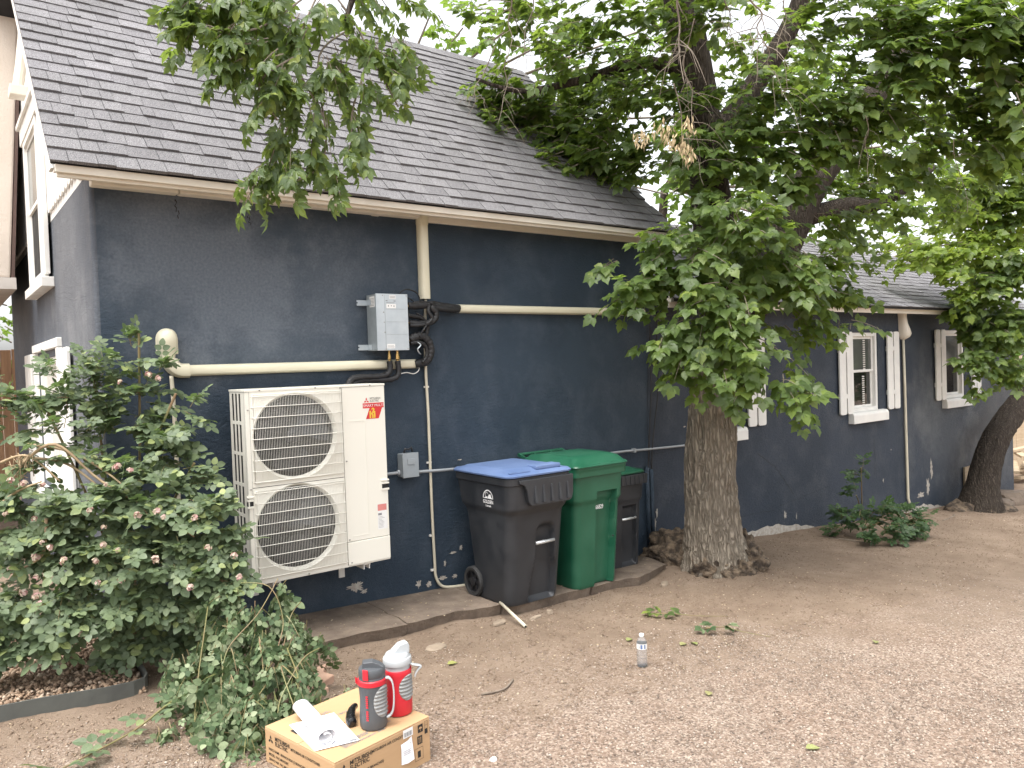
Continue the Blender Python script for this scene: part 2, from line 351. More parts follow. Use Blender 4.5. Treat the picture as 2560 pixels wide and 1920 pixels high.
def ground_material():
    m, nt, b, out = nodes('dirt_and_gravel'); L = nt.links.new; co = coords(nt)
    # dirt
    nd = noise_t(nt, co, 2.4, 5, .68); rd = ramp(nt, [(.28, (.172, .124, .090)), (.55, (.226, .170, .126)), (.78, (.278, .216, .165))]); L(nd, rd.inputs[0])
    # gravel chips
    vo = nt.nodes.new('ShaderNodeTexVoronoi'); vo.inputs['Scale'].default_value = 95; L(co, vo.inputs['Vector'])
    rg = ramp(nt, [(0, (.11, .088, .075)), (.25, (.215, .165, .133)), (.5, (.26, .205, .168)), (.75, (.32, .262, .218)), (1, (.44, .39, .335))]); sx = nt.nodes.new('ShaderNodeSeparateColor'); L(vo.outputs['Color'], sx.inputs[0]); L(sx.outputs[0], rg.inputs[0])
    tint = ramp(nt, [(.3, (.95, .86, .80)), (.7, (1.03, 1.0, .97))]); L(noise_t(nt, co, 1.1, 4), tint.inputs[0]); g = mixc(nt, 1, rg.outputs[0], tint.outputs[0], 'MULTIPLY')
    # where gravel lies: further out from the wall, ragged edge
    sp = nt.nodes.new('ShaderNodeSeparateXYZ'); tc = nt.nodes.new('ShaderNodeTexCoord'); L(tc.outputs['Object'], sp.inputs[0])
    nb = noise_t(nt, co, 1.7, 5, .65); ad = N(nt, 'ShaderNodeMath', operation='MULTIPLY_ADD'); L(nb, ad.inputs[0]); ad.inputs[1].default_value = 2.6
    sl = N(nt, 'ShaderNodeMath', operation='MULTIPLY_ADD'); L(sp.outputs[0], sl.inputs[0]); sl.inputs[1].default_value = .19; L(sp.outputs[1], sl.inputs[2])
    L(sl.outputs[0], ad.inputs[2])
    mr = N(nt, 'ShaderNodeMapRange'); mr.interpolation_type = 'SMOOTHSTEP'; mr.inputs[1].default_value = .1; mr.inputs[2].default_value = -1.7; L(ad.outputs[0], mr.inputs[0])
    fine = noise_t(nt, co, 30, 4, .7); fr = ramp(nt, [(.35, (.1,) * 3), (.65, (1,) * 3)]); L(fine, fr.inputs[0])
    fm = N(nt, 'ShaderNodeMath', operation='MULTIPLY'); L(mr.outputs[0], fm.inputs[0]); L(fr.outputs[0], fm.inputs[1])
    ad2 = N(nt, 'ShaderNodeMath', operation='MULTIPLY_ADD'); L(mr.outputs[0], ad2.inputs[0]); ad2.inputs[1].default_value = .45; L(fm.outputs[0], ad2.inputs[2]); ad2.use_clamp = True
    c = mixc(nt, ad2.outputs[0], rd.outputs[0], g)
    # straw bits / chaff trodden in
    v2 = nt.nodes.new('ShaderNodeTexVoronoi'); v2.inputs['Scale'].default_value = 60; L(coords(nt, (1, 2.2, 1)), v2.inputs['Vector'])
    rs = ramp(nt, [(.10, (1, 1, 1)), (.17, (0, 0, 0))]); L(v2.outputs['Distance'], rs.inputs[0]); sc = nt.nodes.new('ShaderNodeSeparateColor'); L(v2.outputs['Color'], sc.inputs[0])
    gt = N(nt, 'ShaderNodeMath', operation='GREATER_THAN'); L(sc.outputs[1], gt.inputs[0]); gt.inputs[1].default_value = .62
    mm = N(nt, 'ShaderNodeMath', operation='MULTIPLY'); L(rs.outputs[0], mm.inputs[0]); L(gt.outputs[0], mm.inputs[1]); m3 = N(nt, 'ShaderNodeMath', operation='MULTIPLY'); L(mm.outputs[0], m3.inputs[0]); m3.inputs[1].default_value = .35
    c = mixc(nt, m3.outputs[0], c, (.42, .33, .22))
    L(c, b.inputs['Base Color']); b.inputs['Roughness'].default_value = .95; b.inputs['Specular IOR Level'].default_value = .15
    bump(nt, b, noise_t(nt, co, 16, 6, .82), .8, .03)
    return m
MT['ground'] = ground_material()
gxs = np.concatenate([[-300, -120, -50, -25, -14, -9, -7, -5], np.arange(-4, 7, .05), np.arange(7, 18, .14), [18.5, 20, 23, 28, 40, 70, 130, 300]])
gys = np.concatenate([[-300, -120, -50, -25, -14, -9, -7], np.arange(-6, .8, .05), [1, 2, 4, 7, 12, 20, 40, 90, 300]])
GX, GY = np.meshgrid(gxs, gys); GZ = gz(GX, GY)
GZ += np.where((GX > -4) & (GX < 18) & (GY > -6) & (GY < .8), rng.normal(0, .0022, GX.shape), 0)
nx, ny = len(gxs), len(gys)
ii = (np.arange(ny - 1)[:, None] * nx + np.arange(nx - 1)[None]).ravel()
me = np_mesh('ground', np.stack([GX, GY, GZ], -1).reshape(-1, 3), np.stack([ii, ii + 1, ii + nx + 1, ii + nx], -1).ravel(), np.full(len(ii), 4))
o = link_mesh('ground', me, MT['ground'], None, True); setp(o, kind='structure')

# loose stones and chaff on the ground
def pebbles(name, pts, smin, smax, stops, flat=.6, lift=.25, label=None, parent=None, cat=None, kind='stuff', rough=.85):
    n = len(pts); tv = np.array([(1, 0, 0), (-1, 0, 0), (0, 1, 0), (0, -1, 0), (0, 0, 1), (0, 0, -1)], float)
    tf = [(0, 2, 4), (2, 1, 4), (1, 3, 4), (3, 0, 4), (2, 0, 5), (1, 2, 5), (3, 1, 5), (0, 3, 5)]
    s = smin + (smax - smin) * rng.random(n) ** 2.2
    a = rng.random(n) * 6.283; e = .55 + .45 * rng.random(n); fl = flat * (.6 + .8 * rng.random(n))
    tx, ty = rng.normal(0, .25, n), rng.normal(0, .25, n)
    m = np.zeros((n, 3, 4)); ca, sa = np.cos(a), np.sin(a)
    m[:, 0, 0] = ca * s; m[:, 1, 0] = sa * s; m[:, 2, 0] = tx * s; m[:, 0, 1] = -sa * s * e; m[:, 1, 1] = ca * s * e; m[:, 2, 1] = ty * s * e
    m[:, 2, 2] = fl * s; m[:, 0, 2] = -tx * fl * s; m[:, 1, 2] = -ty * fl * s
    m[:, :, 3] = pts; m[:, 2, 3] += s * fl * lift
    me = scatter_mesh(name, tv, tf, m)
    k = name + '_stone'
    if k not in MT:
        mm, nt, b, out = nodes(k); r = ramp(nt, stops); nt.links.new(island_random(nt), r.inputs[0])
        c = mixc(nt, .5, r.outputs[0], tuple(np.mean([q[1] for q in stops], 0))); c = mixc(nt, noise_t(nt, coords(nt), 40, 2), r.outputs[0], c)
        nt.links.new(c, b.inputs['Base Color']); b.inputs['Roughness'].default_value = rough; b.inputs['Specular IOR Level'].default_value = .2; MT[k] = mm
    o = link_mesh(name, me, MT[k], parent); setp(o, label, cat, kind=kind); return o
def gpts(x0, x1, y0, y1, n, keep=None):
    p = np.stack([x0 + (x1 - x0) * rng.random(n), y0 + (y1 - y0) * rng.random(n)], -1)
    if keep is not None: p = p[keep(p)]
    return np.concatenate([p, gz(p[:, 0], p[:, 1])[:, None]], 1)
GR = [(0, (.070, .056, .048)), (.18, (.165, .122, .096)), (.45, (.235, .180, .142)), (.7, (.30, .238, .193)), (.88, (.39, .33, .275)), (1, (.54, .48, .41))]
def kg(p): return rng.random(len(p)) < np.clip(.02 + sst(-1.1, -3.3, p[:, 1] + .19 * p[:, 0] + .55 * np.sin(p[:, 0] * 1.9) * np.sin(p[:, 1] * 2.3 + 1)), 0, 1)
P = np.concatenate([gpts(-1.6, 3.2, -4.4, -.9, 90000, kg), gpts(2.2, 8, -4.6, -1.0, 60000, kg), gpts(7, 15, -4, -.8, 16000, kg)])
pebbles('gravel', P, .0026, .0100, GR, .55, .2, 'loose pinkish tan gravel chips spread over the driveway', None, 'gravel')
P = np.concatenate([gpts(-1.7, 4.8, -2.6, -.75, 4200, lambda p: ~((p[:, 0] < -.75) & (p[:, 1] > -1.1))), gpts(4.6, 12, -2.4, -.1, 2400)])
PD = gpts(.12, 4.1, -.7, -.02, 700); PD[:, 2] = -.44 - .045 * (PD[:, 0] - .9) + .003; P = np.concatenate([P, PD])
pebbles('litter', P, .0022, .012, [(0, (.40, .31, .20)), (.3, (.48, .39, .27)), (.5, (.11, .075, .05)), (.75, (.28, .20, .13)), (1, (.56, .48, .36))], .12, .6, 'pale chaff and wood chips trodden into the brown dirt', None, 'litter')

P = np.concatenate([gpts(-1.7, 5, -2.6, -.7, 26000, lambda p: ~((p[:, 0] < -.75) & (p[:, 1] > -1.1))), gpts(4.6, 12, -2.6, -.05, 16000)])
pebbles('soil_crumbs', P, .003, .011, [(0, (.12, .085, .06)), (.5, (.20, .145, .105)), (1, (.28, .21, .155))], .7, .1, 'crumbs of brown soil lying loose over the bare dirt', None, 'soil')
# stone bed on the left with steel edging
def kb(p): return (p[:, 1] > -1.03 + .0 * p[:, 0]) & (p[:, 0] < -.79 + (p[:, 1] + 1) * .05)
P = gpts(-2.6, -.74, -1.05, .6, 7000, kb); P[:, 2] += rng.random(len(P)) * .018
pebbles('bed_stones', P, .009, .024, [(0, (.12, .075, .05)), (.3, (.22, .145, .095)), (.6, (.30, .21, .145)), (.85, (.38, .29, .21)), (1, (.48, .39, .31))], .7, .3, 'rounded tan pebbles filling the bed under the rose bush', None, 'pebbles')
ed = thing('bed_edging', (-1.2, -1.04, gz1(-1.2, -1.04)), 'low grey steel edging strip bent round the corner of the pebble bed', 'edging')
def strip(mb, path, h0, h1, t):
    rings = []
    for i, (x, y) in enumerate(path):
        a = V(path[min(i + 1, len(path) - 1)]) - V(path[max(i - 1, 0)]); n = V((-a.y, a.x)).normalized() * t / 2
        z = gz1(x, y - .06)
        rings.append([(x + n.x, y + n.y, z - h0), (x - n.x, y - n.y, z - h0), (x - n.x * 1.5, y - n.y * 1.5, z + h1), (x + n.x * 1.5, y + n.y * 1.5, z + h1)])
    mb.loft(rings)
mb = MB(); strip(mb, [(-2.6, -1.13), (-2.0, -1.09), (-1.62, -1.06)], .06, .075, .006); mb.build('strip', MT['edging'], ed)
mb = MB(); strip(mb, [(-1.63, -1.064), (-1.3, -1.045), (-1.0, -1.04), (-.86, -1.035), (-.80, -1.01), (-.775, -.95), (-.765, -.75), (-.75, -.4), (-.735, -.06)], .06, .085, .006); mb.build('strip', MT['edging'], ed)

# concrete pad along the wall
pad = thing('concrete_pad', (2.2, -.4, z_pad(2.2) - .08), 'long cracked concrete slab at the wall foot under the bins', 'slab')
def slab(poly, name='slab'):
    pts = []
    n = len(poly)
    for i in range(n):                                   # ragged broken outline
        a, b_ = V(poly[i]), V(poly[(i + 1) % n]); k = max(1, int((b_ - a).length / .05))
        for j in range(k):
            q = a.lerp(b_, j / k)
            if q.y < -.05: q = q + V((noise.noise(V((q.x * 7, q.y * 7, 3))) * .018, noise.noise(V((q.x * 9, q.y * 5, 8))) * .022))
            pts.append((q.x, q.y))
    top = [(x, y, z_pad(x) + .004 * noise.noise(V((x * 3, y * 3, 0)))) for x, y in pts]
    cx = sum(p[0] for p in pts) / len(pts); cy = sum(p[1] for p in pts) / len(pts)
    r2 = [(x + (cx - x) * .004, y + (.012 if y < -.05 else 0), z_pad(x) - .035 - .012 * noise.noise(V((x * 8, y * 8, 5)))) for x, y in pts]
    r3 = [(x, y + (.05 if y < -.05 else 0), z_pad(x) - .16) for x, y in pts]
    ins = [(x + (cx - x) * .012, y + (.010 if y < -.05 else 0), z) for x, y, z in [(p[0], p[1], p[2] + .003) for p in top]]
    mb = MB(); mb.loft([r3, r2, top, ins]); return mb.build(name, MT['concrete'], pad)
slab([(.10, -.005), (.12, -.70), (.40, -.715), (.70, -.69), (1.055, -.715), (1.06, -.005)])
slab([(1.066, -.005), (1.066, -.695), (1.5, -.66), (1.90, -.72), (1.905, -.005)])
slab([(1.912, -.005), (1.912, -.735), (2.13, -.81), (2.5, -.765), (2.85, -.75), (2.86, -.005)])
slab([(2.866, -.005), (2.868, -.76), (3.18, -.73), (3.45, -.765), (4.04, -.565), (4.12, -.27), (4.05, -.005)])
for (x, y, r_, l) in ((2.25, -.90, .05, 'small'), (2.05, -.93, .055, ''), (1.72, -.88, .04, '')):
    pass

# ================================================================== HOUSE
house = thing('house', HO, 'dark navy stucco house with steep grey shingle roof and low side wing', 'house')
GXL, GXR = -.80, 4.47
def wall_holes(mb, a0, a1, z0, z1, holes, P, depth):
    """front plane with openings and their reveals; P(a, z, d) gives the point, d runs into the wall"""
    As = sorted({a0, a1, *[h[0] for h in holes], *[h[1] for h in holes]}); Zs = sorted({z0, z1, *[h[2] for h in holes], *[h[3] for h in holes]})
    for i in range(len(As) - 1):
        for j in range(len(Zs) - 1):
            am, zm = (As[i] + As[i + 1]) / 2, (Zs[j] + Zs[j + 1]) / 2
            if any(h[0] < am < h[1] and h[2] < zm < h[3] for h in holes): continue
            mb.add([P(As[i], Zs[j], 0), P(As[i + 1], Zs[j], 0), P(As[i + 1], Zs[j + 1], 0), P(As[i], Zs[j + 1], 0)], [(0, 1, 2, 3)])
    for h in holes:
        q = [(h[0], h[2]), (h[1], h[2]), (h[1], h[3]), (h[0], h[3])]
        for k in range(4):
            a, b_ = q[k], q[(k + 1) % 4]
            mb.add([P(*a, 0), P(*a, depth), P(*b_, depth), P(*b_, 0)], [(0, 1, 2, 3)])
# main front wall (rounded stucco corner is a separate strip of quads)
mb = MB(); wall_holes(mb, GXL + .03, GXR, -1.3, 2.80, [], lambda a, z, d: (a, d, z), .1)
mb.add([(GXR, 0, -1.5), (GXR, 6, -1.5), (GXR, 6, 2.8), (GXR, 0, 2.8)], [(0, 1, 2, 3)])
mb.build('front_wall', MT['navy'], house)
# gable wall, X = -0.8, with two window openings and a gambrel top
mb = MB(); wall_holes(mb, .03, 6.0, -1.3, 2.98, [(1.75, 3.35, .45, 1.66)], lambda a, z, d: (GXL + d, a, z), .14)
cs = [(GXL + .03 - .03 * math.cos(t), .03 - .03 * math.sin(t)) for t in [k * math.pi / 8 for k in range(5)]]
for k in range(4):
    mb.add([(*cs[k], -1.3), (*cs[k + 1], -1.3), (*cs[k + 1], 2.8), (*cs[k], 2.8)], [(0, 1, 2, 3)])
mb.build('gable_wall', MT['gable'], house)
# upper gable: closed backing behind the boards
def roof_z(y): return 2.800 + y + .33 if y <= 1.97 else (5.10 + (y - 1.97) * .2 if y <= 3.0 else (5.10 + 1.03 * .2 - (y - 3) * .2 if y < 4.03 else 5.10 - (y - 4.03)))
gp = [(0, 2.8), (0, roof_z(0) - .05), (1.97, roof_z(1.97) - .05), (3, roof_z(3) - .05), (4.03, roof_z(4.03) - .05), (6, roof_z(6) - .05), (6, 2.8)]
mb = MB(); mb.add([(GXR, y, z) for y, z in gp], [tuple(range(len(gp)))]); 
mb.build('end_gable', MT['navy'], house)
# white vertical boards with rounded (scalloped) lower ends
bw = .145
for k in range(42):
    y0 = .02 + k * bw; y1 = y0 + bw - .008; ym = (y0 + y1) / 2
    zb = 2.80 if k < 2 else 2.86; zt = min(roof_z(y0), roof_z(y1)) - .04
    if zt - zb < .05: continue
    pts = [(y0, zt), (y0, zb + .05)] + [(ym - (ym - y0) * math.cos(t), zb + .05 - .05 * math.sin(t)) for t in (.5, 1.1, math.pi / 2, 2.04, 2.64)] + [(y1, zb + .05), (y1, zt)]
    pts[0] = (y0, roof_z(y0) - .04); pts[-1] = (y1, roof_z(y1) - .04)
    mb = MB(); mb.prism(pts, GXL - .022, GXL - .003 - .003 * (k % 2), 'x'); mb.build('siding_board', MT['white'], house)
mb = MB(); mb.add([(GXL - .0015, y, z) for y, z in gp], [tuple(range(len(gp)))]); mb.build('gable_backing', MT['white'], house)

def window(parent, P, a0, a1, z0, z1, dz, mats, sash=True, blind=False, name='window'):
    """P(a,z,d): d<0 in front of the wall. frame proud, two sashes, glass set back"""
    def bx(mb, a, b_, za, zb, d0, d1):
        vs = [P(x, z, d) for z in (za, zb) for d in (d0, d1) for x in (a, b_)]
        mb.add(vs, [(0, 2, 3, 1), (4, 5, 7, 6), (0, 1, 5, 4), (2, 6, 7, 3), (0, 4, 6, 2), (1, 3, 7, 5)])
    f = .055; mb = MB()
    bx(mb, a0, a0 + f, z0, z1, .012, .10); bx(mb, a1 - f, a1, z0, z1, .012, .10); bx(mb, a0 + f, a1 - f, z1 - f, z1, .014, .10); bx(mb, a0 + f, a1 - f, z0, z0 + f, .014, .10)
    w = mb.build(name, MT['white'], parent, bevel=.004)
    zm = (z0 + z1) / 2; g = .035
    for (za, zb, d) in ((zm, z1 - f, .05), (z0 + f, zm + .03, .07)):
        mb = MB(); A, B = a0 + f, a1 - f
        bx(mb, A, A + g, za, zb, d, d + .03); bx(mb, B - g, B, za, zb, d, d + .03); bx(mb, A + g, B - g, zb - g, zb, d + .002, d + .03); bx(mb, A + g, B - g, za, za + g, d + .002, d + .03)
        mb.build('sash', MT['white'], w)
        mb = MB(); bx(mb, A + g, B - g, za + g, zb - g, d + .012, d + .018); mb.build('pane', mats[0 if za == zm else 1], w)
    return w
def sill(parent, P, a0, a1, z0, z1, d0):
    mb = MB()
    prof = [(d0, z0), (d0, z1 - .03), (d0 + .012, z1), (d0 + .03, z1 + .012), (.02, z1 + .02), (.02, z0)]
    n = len(prof); vs = [P(a0, z, d) for d, z in prof] + [P(a1, z, d) for d, z in prof]
    mb.add(vs, [tuple(range(n)), tuple(range(2 * n - 1, n - 1, -1))] + [(i, n + i, n + (i + 1) % n, (i + 1) % n) for i in range(n)])
    return mb.build('window_sill', MT['white'], parent, bevel=.006)
def shutter(parent, P, a0, a1, z0, z1, gap=.03):
    """two rounded boards on short battens"""
    w = (a1 - a0 - gap) / 2; s = None
    def bd(x0, x1):
        r = .03; mb = MB(); pts = []
        for cx, cz, t0 in ((x0 + r, z0 + r, math.pi), (x1 - r, z0 + r, 1.5 * math.pi), (x1 - r, z1 - r, 0), (x0 + r, z1 - r, math.pi / 2)):
            pts += [(cx + r * math.cos(t0 + t * math.pi / 6), cz + r * math.sin(t0 + t * math.pi / 6)) for t in range(4)]
        n = len(pts); vs = [P(a, z, -.046) for a, z in pts] + [P(a, z, -.022) for a, z in pts]
        mb.add(vs, [tuple(range(n)), tuple(range(2 * n - 1, n - 1, -1))] + [(i, n + i, n + (i + 1) % n, (i + 1) % n) for i in range(n)]); return mb
    mb = MB()
    for f in (.22, .78):
        z = z0 + (z1 - z0) * f; vs = [P(x, zz, d) for zz in (z - .035, z + .035) for d in (-.021, -.001) for x in (a0 + .02, a1 - .02)]
        mb.add(vs, [(0, 2, 3, 1), (4, 5, 7, 6), (0, 1, 5, 4), (2, 6, 7, 3), (0, 4, 6, 2), (1, 3, 7, 5)])
        vs = [P(x, zz, d) for zz in (z - .03, z + .03) for d in (-.044, -.0212) for x in (a0 + w - .002, a1 - w + .002)]
        mb.add(vs, [(0, 2, 3, 1), (4, 5, 7, 6), (0, 1, 5, 4), (2, 6, 7, 3), (0, 4, 6, 2), (1, 3, 7, 5)])
    s = mb.build('shutter', MT['white'], parent)
    bd(a0, a0 + w).build('board', MT['white'], s, bevel=.004); bd(a1 - w, a1).build('board', MT['white'], s, bevel=.004)
    return s
PG = lambda a, z, d: (GXL + d, a, z)
# gable windows
PG2 = lambda a, z, d: (GXL - .085 + d * .6, a, z)
w = window(house, PG2, 2.0, 3.0, 2.33, 3.72, 0, (MT['glass'], MT['dark']))
mb = MB(); mb.box(GXL - .062, GXL - .0225, 1.90, 1.998, 2.36, 3.72); mb.box(GXL - .062, GXL - .0225, 3.002, 3.12, 2.36, 3.72); mb.box(GXL - .085, GXL - .0225, 1.86, 3.16, 3.723, 3.88); mb.box(GXL - .11, GXL - .0225, 1.82, 3.2, 3.883, 3.93)
mb.build('window_casing', MT['white'], w, bevel=.005)
mb = MB(); mb.box(GXL - .10, GXL - .001, 1.86, 3.2, 2.245, 2.328); mb.build('window_sill', MT['white'], house, bevel=.006)
w = window(house, PG, 1.75, 3.35, .45, 1.66, 0, (MT['blind'], MT['blind']))
mb = MB(); mb.box(GXL - .035, GXL + .02, 1.62, 1.748, .42, 1.72); mb.box(GXL - .035, GXL + .02, 3.352, 3.48, .42, 1.72); mb.box(GXL - .04, GXL + .02, 1.62, 3.48, 1.722, 1.80)
mb.build('window_casing', MT['white'], w, bevel=.006)
shutter(house, PG, 1.02, 1.58, .35, 1.70); shutter(house, PG, 3.55, 4.2, .35, 1.72)
mb = MB(); mb.box(GXL - .09, GXL + .05, 1.55, 3.55, .32, .415); mb.build('window_sill', MT['white'], house, bevel=.006)
# beige projecting bay with its soffit on the far part of the gable
by = 3.55
mb = MB(); mb.prism([(-3.4, 2.50), (-.985, 2.50), (-.822, 4.9), (-.822, 7.2), (-3.4, 7.2)], by, 6.5, 'y'); mb.build('projecting_bay', MT['beige_stucco'], house, bevel=.02)
mb = MB(); mb.prism([(-.984, 2.42), (-.955, 2.42), (-.795, 4.95), (-.821, 4.95)], by - .02, by + .4, 'y'); mb.build('bay_trim', MT['brown_trim'], house)
mb = MB(); mb.box(-3.45, -.94, by - .03, 6.5, 2.38, 2.496); mb.build('bay_soffit', mat('soffit_grey', (.58, .54, .50), None, .7), house)
# short gutter outlet under the rake
mb = MB(); mb.tube([(-.86, 2.62, 4.62), (-.90, 2.60, 4.30), (-.93, 2.58, 4.12)], .045, 12); mb.box(-1.0, -.86, 2.50, 2.68, 4.03, 4.12); mb.build('gutter_outlet', MT['cream'], house, bevel=.008)

# eaves
mb = MB(); mb.box(-1.02, 4.555, -.318, -.290, 2.682, 2.735); mb.build('fascia', MT['cream'], house, bevel=.004)
mb = MB(); mb.box(-1.03, 4.565, -.348, -.3185, 2.704, 2.752); mb.build('fascia_cap', MT['cream'], house, bevel=.004)
mb = MB(); mb.box(1.765, 4.465, -.04, -.002, 2.686, 2.7745); mb.build('frieze', MT['cream'], house, bevel=.004)
mb = MB(); mb.box(-1.0, 4.54, -.289, -.004, 2.775, 2.795); mb.build('soffit', MT['cream'], house)
for y0, z0, y1, z1 in ((-.33, 2.77, 1.97, 5.07),):
    for X, nm in ((-1.045, 'rake_board'), (4.515, 'rake_board')):
        mb = MB(); mb.prism([(y0 + .05, z0 - .03), (y1, z1 - .03), (y1, z1 - .15), (y0 + .17, z0 - .03)], X, X + .02, 'x'); mb.build(nm, MT['white'], house)

# main roof: deck + shingles, each tab a piece
roof = None
mb = MB(); S2 = math.sqrt(.5)
mb.prism([(-.35, 2.762), (1.97, 5.082), (3.0, roof_z(3) - .015), (4.03, roof_z(4.03) - .015), (6.4, roof_z(6.4) - .015), (6.4, roof_z(6.4) - .06), (4.03, roof_z(4.03) - .075), (3.0, roof_z(3) - .07), (1.97, 5.02), (-.31, 2.757)], -1.05, 4.53, 'x')
roof = mb.build('roof', MT['felt'], house)
def shingle_mesh(wd, ln, th):
    # origin at butt lower-left on the deck; x along course, y up-slope, z out
    vs = [(0, 0, .003), (wd, 0, .003), (wd, ln, .001), (0, ln, .001), (0, 0, .003 + th), (wd, 0, .003 + th), (wd, ln, .004), (0, ln, .004)]
    me = bpy.data.meshes.new('shingle'); me.from_pydata(vs, [], [(0, 3, 2, 1), (4, 5, 6, 7), (0, 1, 5, 4), (1, 2, 6, 5), (2, 3, 7, 6), (3, 0, 4, 7)]); me.materials.append(MT['shingle']); return me
RW = [.08, .10, .12, .14, .16, .19, .22]
SM = {(i, t): shingle_mesh(w_ - .003, .20, t_) for i, w_ in enumerate(RW) for t, t_ in enumerate((.014, .021))}
EXPO = .1427; ncourse = 24; cnt = 0; far = MB()
deck = frame((0, -.368, 2.751), (1, 0, 0), (0, S2, S2), (0, -S2, S2))
rr = random.Random(3); allsh = []
for c in range(ncourse):
    x = -1.06; 
    while x < 4.535:
        i = rr.randrange(len(RW)); wd = RW[i]
        if x + wd > 4.60: i = 0; wd = RW[0]
        t = 1 if rr.random() < .45 else 0
        Mx = deck @ Matrix.Translation((x, c * EXPO + rr.uniform(-.004, .003), .004 + rr.uniform(0, .003))) @ Matrix.Rotation(rr.uniform(-.004, .004), 4, 'Z')
        allsh.append((c, i, t, Mx)); x += wd
for c, i, t, Mx in allsh:
    p = Mx.translation
    if cnt < 300:
        inst('shingle', SM[(i, t)], Mx, roof); cnt += 1
    else:
        me_ = SM[(i, t)]; far.add([v.co for v in me_.vertices], [tuple(q.vertices) for q in me_.polygons], Mx)
o = far.build('upper_shingles', MT['shingle'], roof); setp(o, kind='stuff')
# ridge/break cap strip
mb = MB()
for k in range(38):
    x0 = -1.06 + k * .147; mb.prism([(1.86, 4.998), (1.985, 5.128), (2.14, 5.158), (2.14, 5.148), (1.985, 5.113), (1.865, 4.985)], x0, x0 + .15, 'x')
mb.build('ridge_caps', MT['shingle'], roof)

# ------------------------------------------------ wing
PW = lambda a, z, d: (a, .006 + d, z)
holes = [(5.28, 5.98, .60, 1.73), (8.66, 9.37, .60, 1.73), (11.53, 12.24, .64, 1.76)]
mb = MB(); wall_holes(mb, GXR - .002, 14.24, -1.9, 2.05, holes, PW, .14)
mb.add([(14.24, .006, -1.9), (14.24, 4.2, -1.9), (14.24, 4.2, 2.05), (14.24, .006, 2.05)], [(0, 1, 2, 3)])
mb.build('wing_wall', MT['wing'], house)
for k, (a0, a1, z0, z1) in enumerate(holes):
    w = window(house, PW, a0, a1, z0, z1, 0, (MT['glass'], MT['glass_dark']))
    if k < 2:
        for zz0, zz1, dd in ((1.2, 1.64, .058), (.68, 1.12, .078)):
            mb = MB()
            for q in range(14):
                z = zz0 + (zz1 - zz0) * q / 14; mb.box(a0 + .40, a0 + .46, .006 + dd - .002, .006 + dd + .003, z, z + .018)
            mb.build('blind_edge', MT['blind'], w)
    sill(house, PW, a0 - (.13 if k else .05), a1 + .13, z0 - .15, z0 - .01, -.085)
    (shutter(house, PW, a0 - .405, a0 - .055, z0 - .01, z1 + .01) if k else None); shutter(house, PW, a1 + .21, a1 + .56, z0 - .01, z1 + .01)
mb = MB(); mb.box(4.48, 14.62, -.312, -.285, 1.985, 2.085); mb.build('fascia', MT['cream'], house, bevel=.004)
mb = MB(); mb.box(4.48, 14.62, -.345, -.3125, 2.035, 2.115); mb.build('fascia_cap', MT['cream'], house, bevel=.006)
mb = MB(); mb.box(4.48, 14.6, -.284, .02, 2.04, 2.06); mb.build('soffit', MT['cream'], house)
th = math.radians(30); ridY, ridX = 2.0, 13.0; e0 = (-.39, 2.075)
def wz(y): return e0[1] + (y - e0[0]) * math.tan(th)
mb = MB(); rz = wz(ridY)
vs = [(4.475, e0[0], e0[1]), (14.65, e0[0], e0[1]), (ridX, ridY, rz), (4.475, ridY, rz), (14.65, 4.4, e0[1]), (4.475, 4.4, e0[1])]
mb.add(vs + [(x, y, z - .03) for x, y, z in vs], [(0, 1, 2, 3), (1, 4, 2), (3, 2, 4, 5), (0, 6, 7, 1), (1, 7, 10, 4), (6, 7, 10, 11)])
wr = mb.build('wing_roof', MT['felt'], house)
far = MB(); dk = frame((0, e0[0] - .02, e0[1] - .012), (1, 0, 0), (0, math.cos(th), math.sin(th)), (0, -math.sin(th), math.cos(th)))
for c in range(20):
    x = 4.48; up = c * .1427; yy = e0[0] + up * math.cos(th); xend = 14.66 - (14.65 - ridX) * max(0, (yy - e0[0])) / (ridY - e0[0])
    if yy > ridY - .05: break
    while x < xend - .02:
        i = rr.randrange(2, len(RW)); wd = min(RW[i], xend - x); th_ = .010 if rr.random() < .55 else .017
        vs = [(0, 0, .003), (wd - .003, 0, .003), (wd - .003, .2, .001), (0, .2, .001), (0, 0, .003 + th_), (wd - .003, 0, .003 + th_), (wd - .003, .2, .004), (0, .2, .004)]
        far.add(vs, [(0, 3, 2, 1), (4, 5, 6, 7), (0, 1, 5, 4), (1, 2, 6, 5), (2, 3, 7, 6), (3, 0, 4, 7)], dk @ Matrix.Translation((x, up, .004))); x += wd
o = far.build('wing_shingles', MT['shingle'], wr); setp(o, kind='stuff')

